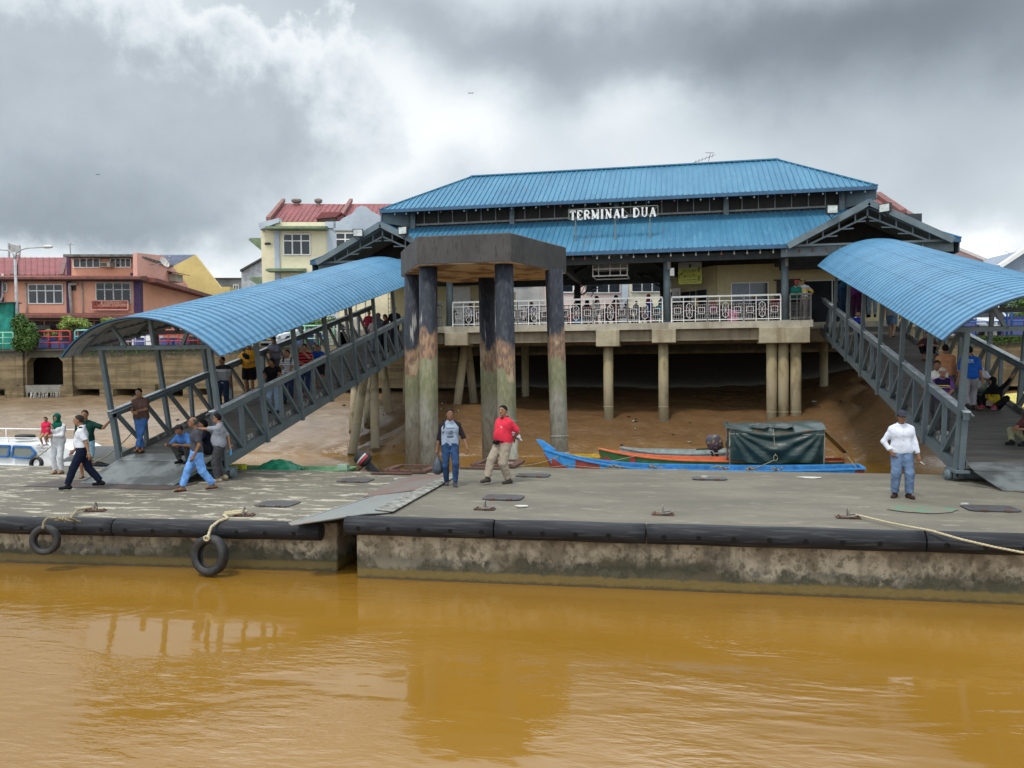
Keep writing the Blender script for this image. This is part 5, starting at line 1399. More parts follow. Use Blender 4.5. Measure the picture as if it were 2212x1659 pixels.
# ------------------------------------------------------------------ boats
def longboat(name, lab, bow, stern, beam, zg_bow, zg_mid, zg_st, cols, side=-1, horn=0, wid=(.02, .5, .92, 1, .98, .9, .72), group='wooden longboats', low=.05, seats=3):
    """slender open boat from bow point to transom; cols = inner, rail, outer, stripe"""
    bow = Vector(bow); st = Vector(stern); ax = (st-bow); L = ax.length; ax.normalize(); ay = Vector((-ax.y, ax.x, 0)); N = 36
    e = empty(name, ((bow.x+st.x)/2, (bow.y+st.y)/2, 0), lab, 'boat', group)
    wf = lambda u: np.interp(u, np.linspace(0, 1, len(wid)), wid)*beam/2
    def zg(u): return zg_mid+(zg_bow-zg_mid)*max(0, 1-u/.42)**2.4+(zg_st-zg_mid)*max(0, (u-.55)/.45)**1.8
    def zk(u): return low-.2+(zg(0)-.12-low+.2)*max(0, 1-u/.16)**2
    C = lambda u: Vector((bow.x, bow.y, 0))+ax*L*u
    def ring(u, ins):
        w_ = max(.01, wf(u)-ins); z1 = zg(u); z0 = zk(u)+ins*1.2
        z0 = min(z0, z1-.03)
        prof = [(-1, 1), (-.97, .72), (-.82, .35), (-.5, .08), (0, 0), (.5, .08), (.82, .35), (.97, .72), (1, 1)]
        c = C(u); return [c+ay*w_*a+Vector((0, 0, z0+(z1-z0)*b)) for a, b in prof]
    for nm, ins, mi in (('hull', 0, 2), ('inside', .035, 0)):
        m = MB(); V = []; q = 9
        for i in range(N+1): V += ring(i/N, ins)
        m.add(V, [(i*q+k, i*q+k+1, (i+1)*q+k+1, (i+1)*q+k) for i in range(N) for k in range(q-1)]+[tuple(range(N*q, N*q+q))], True)
        if nm == 'hull' and cols[3] is not None:
            me = m.build(nm, [cols[2], cols[3]], e)
            for p in me.data.polygons:
                c = p.center+e.location; u = (Vector((c.x, c.y, 0))-C(0)).dot(ax)/L
                if c.z > zg(min(1, max(0, u)))-.17: p.material_index = 1
        else: m.build(nm, cols[mi], e)
    m = MB()
    for s in (-1, 1):
        for i in range(N):
            a = C(i/N)+ay*s*wf(i/N)+Vector((0, 0, zg(i/N)+.012)); b = C((i+1)/N)+ay*s*wf((i+1)/N)+Vector((0, 0, zg((i+1)/N)+.012)); m.bar(a, b, .065, .035)
    c = C(1); m.bar(c-ay*wf(1)+Vector((0, 0, zg(1))), c+ay*wf(1)+Vector((0, 0, zg(1))), .07, .05)
    m.build('gunwale', cols[1], e)
    m = MB()
    for i in range(1, 16):
        u = .08+.9*i/16
        for s in (-1, 1):
            rg = ring(u, .05); 
            for k in ((0, 1, 2, 3) if s < 0 else (5, 6, 7, )): m.bar(rg[k], rg[k+1], .035, .03)
    m.build('ribs', cols[0], e)
    for k in range(seats):
        u = .22+.6*k/max(1, seats-1) if seats > 1 else .5
        m = MB(); c = C(u)+Vector((0, 0, zg(u)-.12)); m.extr([c-ay*wf(u)*.93-ax*.12, c+ay*wf(u)*.93-ax*.12, c+ay*wf(u)*.93+ax*.12, c-ay*wf(u)*.93+ax*.12], (0, 0, .025)); m.build('thwart', cols[1], e)
    if horn:
        m = MB(); b0 = C(0)+Vector((0, 0, zg(0))); t = b0-ax*horn*.62+Vector((0, 0, horn)); 
        m.extr([b0+ax*.25+Vector((0, 0, -.10)), b0-ax*.02+Vector((0, 0, .0)), t-ax*.06, t+ax*.10+Vector((0, 0, -.02)), b0+ax*.30+Vector((0, 0, .0))], ay*.10); m.build('bow_horn', cols[1], e)
    return e
cp = lambda n, c, c2=None: simple(n, c, c2, sc=6, rough=.5)
BL = cp('boat_blue', (.035, .27, .62), (.03, .20, .50)); BLd = cp('boat_blue_inner', (.03, .20, .48), (.02, .13, .33)); RD = cp('boat_red', (.30, .05, .04)); WH = cp('boat_white', (.7, .7, .68))
ORG = cp('boat_orange', (.72, .17, .06), (.60, .14, .05)); GRN = cp('boat_green', (.03, .13, .035)); MINT = cp('boat_mint', (.38, .50, .46)); GRY = cp('boat_grey', (.35, .36, .38)); YEL = cp('boat_yellow', (.62, .42, .03))
b0 = W(1178, 968, Y=21.9); b1 = W(1862, 1010, Y=21.6)
longboat('longboat', 'long blue wooden boat with raised horn bow and red and white hull', (b0.x-.05, 21.95, 0), (b1.x, 21.65, 0), 1.15, 1.40, .965, 1.08, (BLd, BL, RD, BL), horn=.26, seats=4)
b0 = W(1292, 975, Y=23.6); b1 = W(1770, 1000, Y=23.3)
longboat('longboat', 'orange wooden boat with a red and green hull behind the blue one', (b0.x, 23.75, 0), (b1.x+.6, 23.3, 0), .95, 1.24, 1.0, 1.06, (ORG, ORG, RD, GRN), seats=3)
b0 = W(1340, 985, Y=24.9); b1 = W(1600, 990, Y=24.9)
longboat('longboat', 'grey and mint green open boat behind the orange one', (b0.x, 25.0, 0), (b1.x, 24.7, 0), 1.15, 1.16, 1.06, 1.16, (MINT, GRY, GRY, None), seats=2)
b0 = W(1225, 994, Y=24.2); longboat('longboat', 'small yellow boat, hardly showing behind the blue bow', (b0.x-.15, 24.3, 0), (b0.x+1.9, 24.2, 0), .7, 1.02, .96, .98, (YEL, YEL, YEL, None), seats=1)
b0 = W(345, 1009, Y=21.4); b1 = W(760, 1015, Y=21.3)
longboat('longboat', 'low green boat with a tarpaulin bundle behind the left pontoon', (b0.x, 21.55, 0), (b1.x, 21.25, 0), .95, .86, .80, .86, (cp('boat_paleg', (.25, .50, .28)), cp('boat_paleg2', (.22, .46, .26)), GRN, None), seats=3)
def outboard(p, rot, lab, cowl, tilt=0.9, s=1.0, stripe=None):
    e = empty('outboard_motor', p, lab, 'outboard motor', None, (0, 0, rot))
    ct, st_ = math.cos(tilt), math.sin(tilt)
    T_ = lambda x, y, z: Vector((x*ct+z*st_*1, y, -x*st_+z*ct))*s if False else Vector((x*ct-z*st_, y, x*st_+z*ct))*s
    m = MB(); V = []; n = 14
    for (z, rx, ry, cx_) in ((.0, .10, .09, .02), (.04, .20, .135, .02), (.2, .215, .15, .0), (.33, .20, .14, -.02), (.40, .13, .09, -.03), (.415, .02, .02, -.03)):
        for k in range(n): a = 2*math.pi*k/n; V.append(T_(cx_+rx*math.cos(a), ry*math.sin(a), z))
    m.add(V, [(i*n+k, i*n+(k+1) % n, (i+1)*n+(k+1) % n, (i+1)*n+k) for i in range(5) for k in range(n)], True); c_ = m.build('cowl', cowl, e, local=True)
    if stripe:
        m = MB()
        for k, cc in enumerate(stripe):
            m = MB(); V = [T_(.0+.216*math.cos(a), .152*math.sin(a), z) for z in (.12+.07*k, .17+.07*k) for a in [math.pi*(1.15+.7*i/8) for i in range(9)]]
            m.add(V, [(i, i+1, 9+i+1, 9+i) for i in range(8)]); o = m.build('decal', cc, e, local=True); o.parent = c_
    blk = simple('motor_black', (.02, .02, .022), rough=.4)
    m = MB(); m.bar(T_(0, 0, 0), T_(0, 0, -.62), .09*s, .14*s); m.bar(T_(-.04, 0, -.45), T_(.16, 0, -.47), .10*s, .02*s); m.tube([T_(-.1, 0, -.62), T_(.0, 0, -.62), T_(.14, 0, -.62)], [.02*s, .05*s, .035*s], 8)
    m.bar(T_(-.12, 0, -.02), T_(-.10, 0, -.3), .16*s, .05*s); m.bar(T_(-.15, 0, .06), T_(-.5, 0, .10), .035*s); m.build('leg', blk, e, local=True)
    m = MB()
    for k in range(3): a = 2*math.pi*k/3; m.ball(T_(.17, .06*math.cos(a), -.62+.06*math.sin(a)), .055*s, 8, (.35, 1, 1))
    m.build('propeller', simple('prop_pale', (.5, .45, .36), rough=.4), e, local=True)
p = W(795, 1000, Y=21.15); outboard((p.x, 21.15, p.z-.02), 0, 'black outboard motor with red stripe tilted up at the stern of the green boat', simple('motor_black', (.02, .02, .022)), .85, 1.0, (simple('dec_red', (.5, .03, .05), bump=0), simple('dec_white', (.5, .5, .5), bump=0)))
p = W(1546, 968, Y=24.3); outboard((p.x, 24.3, p.z-.06), R(10), 'dark outboard motor with coloured scribbles left of the tarpaulin shelter', simple('motor_scribble', (.05, .05, .08), (.30, .22, .10), sc=14, lo=.55, hi=.62), .15, 1.1)
m = MB(); p = W(602, 1010, Y=21.35); m.grid(lambda u, v: (p.x-.62+1.24*u, 21.35-.4+.8*v, .80+.27*(math.sin(math.pi*u)*math.sin(math.pi*v))**.7+.03*math.sin(u*23)*math.sin(v*17)), 24, 14)
tag(m.build('tarpaulin_bundle', simple('tarp_green_bright', (.02, .26, .14), rough=.5)), 'bright green tarpaulin bundle in the low green boat', 'tarpaulin')
p = W(512, 1013, Y=20.75); m = MB(); m.box(p.x-.2, p.x+.2, 20.7, 20.95, .80, .99); tag(m.build('yellow_box', simple('plastic_yellow', (.65, .68, .03), rough=.4), bevel=.02), 'small yellow plastic box at the far pontoon edge', 'box')
p = W(742, 1016, Y=21.1); m = MB(); m.box(p.x-.14, p.x+.14, 21.0, 21.2, .80, 1.0); m.cyl((p.x+.08, 21.1, 1.0), (p.x+.08, 21.1, 1.03), .03, n=10); tag(m.build('jerry_can', simple('can_pale', (.35, .48, .38), rough=.4), bevel=.03), 'pale plastic jerry can beside the tilted black motor', 'jerry can')
# tarpaulin shelter over the boats
q0 = W(1566, 925, Y=22.6); q1 = W(1780, 927, Y=22.5); qb = W(1780, 1000, Y=22.5)
e = empty('tarpaulin_shelter', ((q0.x+q1.x)/2, 22.6, .9), 'dark green tarpaulin shelter with hanging sides over the moored boats', 'shelter')
tarp = material('dark_tarpaulin', .38, 0, .5); g_ = tarp.noise(1.6, (1, 1, 2.2), 5, dist=.8); tarp.col(tarp.mix(tarp.step(g_, .35, .7), (.009, .026, .024), (.020, .045, .040))); tarp.bump(g_, .5, .08); tarp = tarp.mat
zt, zb = q0.z, qb.z-.02; xa, xb = q0.x+.12, q1.x
def side_sheet(u, v):
    x = xa+(xb-xa)*u; z = zt+(zb-zt)*v
    r0 = math.hypot(u*2.2, v)+.01; r1 = math.hypot((1-u)*2.2, v)+.01; a0 = math.atan2(v, u*2.2+.001); a1 = math.atan2(v, (1-u)*2.2+.001)
    f = .055*math.sin(a0*17)*min(1, r0)*max(0, 1-r0*.45)+.055*math.sin(a1*15+1)*min(1, r1)*max(0, 1-r1*.45)+.04*math.sin(14*u+3*v)*v*v
    sw = .06*math.sin(math.pi*u)*(1-abs(2*v-1))
    return (x+.05*(u-.5)*v*-1, 22.45-f-sw, z-.11*math.sin(math.pi*u)*(1-v)+.03*math.sin(9*u+1)*v)
m = MB(); m.grid(side_sheet, 70, 26); m.grid(lambda u, v: (xa-.0-.04*math.sin(9*v), 22.45+1.5*u, zt+(zb+.25-zt)*v+.1*u*(1-v)), 10, 12); m.build('side_sheet', tarp, e)
m = MB(); m.grid(lambda u, v: (xa-.12+(xb-xa+.16)*u, 22.43+1.6*v, zt+.012-.10*math.sin(math.pi*u)*(1-v)+.15*math.sin(math.pi*v*.8)*(.3+.7*u)+.015*math.sin(25*u+7*v)), 40, 14); m.build('top_sheet', tarp, e)
m = MB(); m.grid(lambda u, v: (xb+.02+.62*u, 22.6+1.3*v, zt-.05-.62*u+.03*math.sin(7*v)), 10, 10); m.grid(lambda u, v: (xb+.02+.62*u, 22.6+1.3*v, zt-.075-.62*u+.03*math.sin(7*v)), 10, 10); m.build('end_flap', tarp, e)
m = MB()
for xx in (xa, xb): 
    for yy in (22.5, 23.9): m = MB(); m.cyl((xx, yy, .7), (xx, yy, zt-.01), .022, n=8); m.build('pole', simple('bare_pole', (.32, .30, .25)), e)
m = MB(); m.cyl((xa, 22.46, zt-.14), (xb, 22.46, zt-.14), .02, n=8); m.build('ridge_pole', simple('bare_pole', (.32, .30, .25)), e)
m = MB(); m.tube(sag((xb+.6, 23, zt-.55), (b1.x+9.0, 21.9, 1.0), .05) if False else sag((xb+.6, 23, zt-.6), (4.35, 21.8, 1.05), .03), .006, 4)
m.tube(sag((xa+1.1, 22.4, zt), (xa+1.15, 22.38, 1.25), .0), .006, 4); m.tube([(xa+1.15+.05*math.cos(a), 22.36, 1.2+.08*math.sin(a)) for a in [i*.7 for i in range(10)]], .006, 4); m.build('cord', rope_p, e)
m = MB(); m.grid(lambda u, v: (xa+.55+.5*u+.05*math.sin(9*v), 22.6+.35*v, zt+.07+.05*math.sin(3.1*u)*math.sin(3.1*v)+.02*math.sin(17*u+9*v)), 8, 8); m.grid(lambda u, v: (xa+1.1+.55*u, 22.6+.3*v, zt+.07+.04*math.sin(3.1*u)*math.sin(3.1*v)+.02*math.sin(15*u+11*v)), 8, 8); tag(m.build('plastic_rags', simple('rag_grey', (.09, .105, .105), (.03, .04, .04), sc=4)), 'crumpled grey rags lying on top of the tarpaulin shelter', 'rag')
# mooring lines of the longboats
m = MB(); t0 = W(1175, 985, Y=22.2)
for (a, b, s_) in (((-4.2, 20.5, 1.1), (-2.9, 21.8, 1.0), .06), ((-4.3, 20.45, 1.12), (-3.1, 21.9, 1.25), .10), ((-2.9, 21.7, 1.0), (.2, 20.48, 1.09), .05), ((-1.1, 23.5, 1.1), (-2.7, 21.9, .95), .03), ((1.6, 20.47, 1.09), (2.4, 21.9, 1.2), .02)): m.tube(sag(a, b, s_), .012, 5)
tag(m.build('mooring_lines', rope_m), 'thin slack lines tying the longboats to the pontoon edge', 'mooring line')
m = MB()
for (px, py) in ((1330, 1020), (1415, 1018), (1560, 1018), (1620, 1021), (1680, 1020)):
    p = W(px, py, Y=20.55)
    for k in range(7): a = Vector((p.x+.25*(random.random()-.5), 20.5+.1*random.random(), 1.09+.05*random.random())); m.tube([a, a+Vector((.2*(random.random()-.5), .1*(random.random()-.5), .04)), a+Vector((.3*(random.random()-.5), .1, -.02))], .012, 5)
tag(m.build('rope_tangles', rope_m), 'tangled rope ends along the far edge of the right pontoon', 'rope')
# speedboat
e = empty('speedboat', (-20.5, 22.5, 0), 'white cabin speedboat with blue framed windows behind the left pontoon', 'boat')
gel = simple('gelcoat_white', (.78, .79, .78), (.70, .71, .70), sc=1.2, rough=.25, bump=0); sb = cp('speedboat_blue', (.02, .17, .50))
pa = lambda x, y, Y: W(x, y, Y=Y)
xbow = pa(240, 990, 22.2).x; ztop = pa(30, 955, 21.9).z; zsh = .72
m = MB(); xs = [-27, -24, -21.5, -20.2, -19.2, -18.4, -17.7, xbow+.15]; hw_ = [.95, .98, .98, .95, .85, .65, .4, .05]
V = []
for x, h in zip(xs, hw_): V += [(x, 22.7-h*.7, -.2), (x, 22.7-h, zsh), (x, 22.7+h, zsh), (x, 22.7+h*.7, -.2)]
m.add(V, [(i*4+k, i*4+k+1, (i+1)*4+k+1, (i+1)*4+k) for i in range(len(xs)-1) for k in range(3)], True); m.build('hull', gel, e)
m = MB(); 
for i in range(len(xs)-1): m.bar((xs[i], 22.7-hw_[i]-.01, zsh-.06), (xs[i+1], 22.7-hw_[i+1]-.01, zsh-.06), .03, .07)
m.build('rub_rail', sb, e)
m = MB(); cx = [-27, -19.3, -18.7, -18.1, -17.7]; ct = [ztop, ztop-.02, ztop-.05, ztop-.30, zsh+.1]; ch = [.9, .88, .85, .75, .5]
V = []
for x, z, h in zip(cx, ct, ch): V += [(x, 22.7-h, zsh-.01), (x, 22.7-h*.88, z-.05), (x, 22.7-h*.7, z), (x, 22.7+h*.7, z), (x, 22.7+h*.88, z-.05), (x, 22.7+h, zsh-.01)]
m.add(V, [(i*6+k, i*6+k+1, (i+1)*6+k+1, (i+1)*6+k) for i in range(len(cx)-1) for k in range(5)]+[tuple(range(24, 30))]); m.build('cabin', gel, e)
sg = simple('cabin_glass', (.16, .18, .17), (.22, .24, .22), sc=1, rough=.15, bump=0)
def cabwin(pts, par=e):
    P = [pa(x, y, 21.80) for x, y in pts]; P = [Vector((p.x, 21.755, p.z)) for p in P]; cpt = sum(P, Vector())/len(P)
    m = MB(); m.extr(P, (0, .03, 0)); o = m.build('window', sg, e)
    f = MB()
    for i in range(len(P)): f.bar(P[i], P[(i+1) % len(P)], .05, .055)
    q = f.build('frame', sb, e); q.parent = o
cabwin([(-40, 962), (24, 963), (20, 986), (-40, 984)]); cabwin([(32, 963.5), (68, 965), (80, 978.5), (66, 989.5), (29, 987)])
lt = simple('boat_lettering', (.12, .12, .13), bump=0)
for s_, px, py in (('CINTA 09', 92, 961.5), ('QSR8a16', 91, 968), ('SLSS 5', 92, 974.5)):
    p = pa(px, py, 21.76); o = text_mesh(s_, .105, lt, (p.x, 21.765, p.z), (1, 0, 0), (0, .05, 1), 'registration', e, depth=.006, sx=1.0)
m = MB(); 
m.tube([(-27, 22.0, ztop+.12), (-19.3, 22.0, ztop+.12), (-18.9, 22.0, ztop+.06)], .018, 6); m.tube([(-27, 23.4, ztop+.32), (-18.9, 23.4, ztop+.28)], .02, 6)
for x in (-25, -23.5, -22, -20.6): m.tube([(x, 22.0, ztop-.03), (x, 22.0, ztop+.12)], .014, 6); m.tube([(x, 23.4, ztop-.03), (x, 23.4, ztop+.3)], .014, 6)
m.build('roof_rail', white_p, e)
m = MB(); m.grid(lambda u, v: (-18.0+.8*u, 22.0+1.3*v, .92+.34*math.sin(math.pi*min(1, u*1.05))**.6*(.8+.2*math.sin(5*v))+.02*math.sin(19*u)), 14, 10); m.build('windscreen_cover', simple('cover_grey', (.20, .21, .22)), e)
p = W(57, 940, Y=22.4); o = tyre((p.x, 22.35, ztop+.13), .29, .15, (.02, .02, 1), 'black tyre lying flat on the roof of the white speedboat')
p = W(76, 1003, Y=21.3); tyre((p.x, 21.35, .84), .21, .15, (0.1, -1, .1), 'black tyre fender half hidden between speedboat and pontoon')
m = MB(); m.tube(sag((p.x+.05, 21.3, 1.02), (p.x+.55, 21.74, 1.62), .03), .015, 6); tag(m.build('rope', rope_m), 'grey rope from the half hidden tyre up to the speedboat', 'rope')
m = MB(); m.tube(sag(W(392*.5+2, 1000, Y=20.6), (-14.15, 19.2, 2.0), .12), .015, 6); tag(m.build('rope', rope_m), 'slack rope from the speedboat to the foot of the left gangway', 'rope')
# dark tarpaulined boat beyond the speedboat's bow, under the left gangway
p = W(222, 985, Y=21.9)
e = empty('covered_boat', (p.x, 22.2, 0), 'small boat under a dark grey cover between speedboat and left gangway', 'boat')
m = MB(); m.grid(lambda u, v: (p.x-1.1+2.2*u, 21.3+1.7*v, .70+.62*math.sin(math.pi*min(1, .08+.9*u))**.5*math.sin(math.pi*(.05+.9*v))**.5+.02*math.sin(13*u+9*v)), 24, 16); m.build('cover', simple('cover_dark', (.035, .04, .036), (.06, .062, .06), sc=3, rough=.6), e)
m = MB(); m.grid(lambda u, v: (p.x-1.15+2.3*u, 21.25+1.8*v, .74-.9*(2*v-1)**2*.5-.2), 10, 8); m.build('hull', GRY, e)
p = W(246, 978, Y=21.0); m = MB()
# ferry with brown roof on the far right, lying a little tilted
e = empty('river_ferry', (14.8, 29.4, 0), 'long river ferry with brown roof, yellow hatches and yellow sides beyond the right gangway', 'ferry', None, (R(14), 0, 0))
fy = simple('ferry_yellow', (.62, .52, .02), (.50, .40, .03), sc=3, rough=.5); fb_ = simple('ferry_roof_brown', (.15, .095, .075), (.10, .07, .06), sc=1.5, rough=.7)
LB = lambda m, n, mt, par=None: (lambda o: (setattr(o, 'parent', par or e), o)[1])(m.build(n, mt, e, local=True))
prof = ((-5.2, .05), (-4.4, .75), (-3.2, 1.25), (-1.5, 1.5), (14, 1.5))
m = MB(); V = []
for x, h in prof: V += [(x, -h*.7, -.6), (x, -h, 1.6), (x, -h*.95, 2.5), (x, h*.95, 2.5), (x, h, 1.6), (x, h*.7, -.6)]
m.add(V, [(i*6+k, i*6+k+1, (i+1)*6+k+1, (i+1)*6+k) for i in range(4) for k in range(5)]+[tuple(range(24, 30))]); LB(m, 'hull', fy)
m = MB(); V = []
for x, h in ((-3.4, .9), (-2.4, 1.35), (14, 1.42)): V += [(x, -h, 2.5), (x, -h, 3.45), (x, -h*.8, 3.65), (x, 0, 3.74), (x, h*.8, 3.65), (x, h, 3.45), (x, h, 2.5)]
m.add(V, [(i*7+k, i*7+k+1, (i+1)*7+k+1, (i+1)*7+k) for i in range(2) for k in range(6)]+[(6, 5, 4, 3, 2, 1, 0)], False); LB(m, 'roof', fb_)
for k in range(7): m = MB(); m.box(-1.6+k*1.5, -.5+k*1.5, -1.45, -1.40, 2.75, 3.3); LB(m, 'window', glass_d)
for (x0, x1, y0, y1, mm) in ((-2.7, -1.8, -.1, .9, fy), (-1.6, .3, -.1, .95, fy), (-.75, .9, -1.25, -.35, cp('hatch_blue', (.05, .22, .42)))):
    m = MB(); m.box(x0, x1, y0, y1, 3.6, 3.92); m.box(x0-.05, x1+.05, y0-.05, y1+.05, 3.92, 3.97); LB(m, 'roof_hatch', mm)
m = MB(); m.cyl((-2.25, .4, 3.97), (-2.25, .4, 4.02), .14, n=14); m.ball((-2.25, .4, 4.07), .13, 12, (1, 1, 1.1)); LB(m, 'beacon', simple('beacon_orange', (.75, .16, .02), rough=.3, bump=0))
m = MB(); m.tube([(-3.2, -1.0, 3.75), (-2, -1.38, 3.7), (14, -1.42, 3.7)], .022, 6); LB(m, 'grab_rail', white_p)
m = MB(); m.tube([(-5, -.3, 2.0), (-3, -1.3, 1.9), (-1.5, -1.56, 1.9), (14, -1.56, 1.9)], .03, 6); LB(m, 'rub_rail', white_p)
# ------------------------------------------------------------------ quay wall and what stands on the street
def mat_quay():
    t = material('quay_wall', .92)
    z = t.sep(t.pos())[2]; n = t.noise(.9, (1, 1, 1.6), 8, .62); g = t.noise(5, (.8, .8, 1.4), 6, .6); s = t.noise(1.8, (1.4, 1.4, .2), 4)
    a = t.mix(t.step(n, .35, .62), (.185, .135, .072), (.11, .08, .042))
    band = t.noise(1.2, (.15, .15, 4.5), 4); a = t.mix(t.m('MULTIPLY', t.step(band, .5, .6), .55), a, (.28, .21, .115))
    a = t.mix(t.m('MULTIPLY', t.step(s, .5, .66), .55), a, (.10, .072, .03))
    a = t.mix(t.m('MULTIPLY', t.step(t.m('ADD', z, t.m('MULTIPLY', g, .7)), 4.55, 4.85), .9), a, (.055, .052, .038))
    t.col(a); t.bump(t.m('ADD', n, g), .5, .05); return t.mat
qm = mat_quay()
e = empty('quay_wall', (-20, 41, 4.85), 'brown stained concrete quay wall with a dark square culvert', 'quay wall')
def qx(px): return W(px, 800, Y=41).x
def qz(px, py): return W(px, py, Y=41).z
zb = 2.55; cxa, cxb = qx(58), qx(136); cz0, cz1 = qz(90, 832), qz(90, 772)
m = MB()
m.box(-75, cxa, 41, 41.5, zb, 4.75); m.box(cxb, -11.2, 41, 41.5, zb, 4.75); m.box(10.2, 40, 41, 41.5, zb, 4.75); m.box(cxa, cxb, 41, 41.5, cz1, 4.75); m.box(-75, 40, 40.92, 41.5, 4.75, 4.86)
c = .28; m.extr([(cxa, 41, cz1), (cxa+c, 41, cz1), (cxa, 41, cz1-c)], (0, .5, 0)); m.extr([(cxb, 41, cz1), (cxb, 41, cz1-c), (cxb-c, 41, cz1)], (0, .5, 0))
m.build('wall_face', qm, e)
m = MB(); m.box(cxa, cxb, 40.85, 43.4, cz0-.42, cz0-.002); m.build('sill', simple('sill_concrete', (.24, .23, .20), sc=3), e)
dk = simple('shade_black', (.02, .016, .01), rough=1)  # near-black colour stands in for deep shade under the deck and in the culvert
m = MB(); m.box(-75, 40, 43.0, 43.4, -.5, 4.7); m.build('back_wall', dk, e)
m = MB(); m.box(-11.2, 10.2, 41.3, 41.5, 4.2, 4.75); m.build('wall_head', qm, e)
for (a, b) in ((cxa-.75, cxa), (cxb, cxb+.85)):
    m = MB(); m.box(a, b, 40.72, 42.9, 1.2, cz0-.05); m.box(a+.15, b-.15, 40.86, 41, cz0-.05, 4.7); m.build('culvert_pier', qm, e)
for px in (235, 326, 415, 520, 610, 700, 30): x = qx(px); m = MB(); m.box(x-.42, x+.42, 40.75, 42.9, 1.1, zb-.02 if px % 2 else zb+.25); m.build('footing', qm, e)
m = MB()
wf_ = simple('falling_water', (.55, .56, .55), (.20, .17, .12), sc=5, rough=.15, st=(5, 1, .25), lo=.42, hi=.5)
for k in range(70):
    x = cxa+.1+(cxb-cxa-.2)*random.random(); z0 = cz0-.4; l = .7+.75*random.random(); m.tube([(x, 40.84, z0), (x+.01, 40.76, z0-l*.4), (x+.02, 40.70, z0-l)], [.010+.012*random.random(), .008, .004], 4)
tag(m.build('outfall_water', wf_), 'thin curtain of water falling from the culvert sill', 'water outfall', kind='stuff')

# flotsam stranded on the mud
m = MB(); rr = np.random.default_rng(11)
for k in range(90):
    x = rr.uniform(-24, 9); y = rr.uniform(32.2, 37.5) if k % 3 else rr.uniform(34, 40); z = mud_h(x, y)+.02; a = rr.uniform(0, 6.3); l = rr.uniform(.04, .16)
    m.slot(k % 3); m.extr([(x+l*math.cos(a+b)*.6, y+l*math.sin(a+b), z+.02*math.sin(b*3)) for b in (0, 1.4, 2.7, 3.9, 5.2)], (0, 0, .03))
tag(m.build('flotsam', [simple('flot_dark', (.05, .035, .02)), simple('flot_white', (.5, .5, .48)), simple('flot_wood', (.16, .11, .06))]), 'scattered scraps of rubbish and driftwood on the mud', 'flotsam', kind='stuff')

# painted pipe fences along the street edge
def fence(px0, px1, y_, zt, col, lab, n=4, name='pipe_fence'):
    a = W(px0, 730, Y=y_).x; b = W(px1, 730, Y=y_).x; z0 = 4.86; h = zt; r = .12
    e = empty(name, ((a+b)/2, y_, z0), lab, 'fence', 'painted pipe fences along the street')
    m = MB(); pts = [(a, y_, z0), (a, y_, z0+h-r), (a+r*.3, y_, z0+h-r*.3), (a+r, y_, z0+h), (b-r, y_, z0+h), (b-r*.3, y_, z0+h-r*.3), (b, y_, z0+h-r), (b, y_, z0)]
    m.tube(pts, .045, 8); m.build('frame', col, e)
    m = MB()
    for z in (.36, .70): m.cyl((a, y_, z0+z), (b, y_, z0+z), .032, n=8)
    m.build('rail', col, e)
    for k in range(1, n): x = a+(b-a)*k/n; m = MB(); m.cyl((x, y_, z0), (x, y_, z0+h), .036, n=8); m.build('post', col, e)
fc = lambda n, c: simple(n, c, sc=4, rough=.5)
red = fc('fence_red', (.50, .035, .035)); mint = fc('fence_mint', (.28, .62, .42)); aqua = fc('fence_aqua', (.25, .60, .58)); lav = fc('fence_lavender', (.45, .42, .62)); yel = fc('fence_yellow', (.70, .48, .04)); blu = fc('fence_blue', (.02, .12, .42))
fence(-60, 29, 41.2, 1.0, mint, 'mint green pipe fence at the far left beside the shrub', 4)
fence(58, 152, 41.2, 1.03, red, 'red pipe fence right of the big shrub', 4)
fence(162, 262, 41.2, 1.05, aqua, 'pale aqua pipe fence disappearing behind the left gangway roof', 4)
fence(272, 334, 41.2, .95, lav, 'lavender pipe fence seen under the left gangway roof', 3)
fence(342, 428, 41.2, .95, red, 'red pipe fence seen between the posts of the left gangway', 4)
fence(470, 590, 41.2, .95, yel, 'yellow pipe fence behind the upper part of the left gangway', 4)
fence(628, 722, 41.2, 1.05, mint, 'mint green pipe fence in front of the parked white cars', 3)
fence(2075, 2175, 42.6, 1.25, blu, 'blue pipe fence in front of the white pickup truck', 3); fence(2185, 2330, 42.6, 1.25, blu, 'blue pipe fence at the far right edge', 4)
# blue planters
pb = simple('planter_blue', (.045, .10, .30), (.11, .10, .22), sc=4, rough=.7)
def planter(px, w_, h, Y=42.2, lab='', m_=pb):
    p = W(px, 740, Y=Y); m = MB(); m.lathe([(w_*.42, 0), (w_*.5, h*.1), (w_*.5, h*.85), (w_*.54, h), (w_*.45, h), (w_*.44, h-.08), (.01, h-.08)], (p.x, Y, 4.86), 10, False)
    tag(m.build('planter', m_), lab, 'planter', 'blue planters on the street edge'); return p
for px, w_, h, l in ((66, .8, .72, 'behind the red fence, next to the shrub'), (100, .95, .70, 'behind the middle of the red fence'), (133, 1.1, .55, 'behind the right end of the red fence'), (178, .9, .7, 'behind the aqua fence'), (305, .8, .6, 'behind the lavender fence'), (365, 1.0, .55, 'behind the second red fence'), (395, .9, .5, 'behind the right end of the second red fence'), (652, 1.3, .62, 'left behind the mint fence by the cars'), (712, .9, .6, 'right end of the mint fence by the cars'), (2085, 1.0, .9, 'left of the white pickup truck'), (2190, 1.5, 1.0, 'right of the white pickup truck')):
    planter(px, w_, h, 42.3 if px < 2000 else 44.5, 'blue planter '+l)
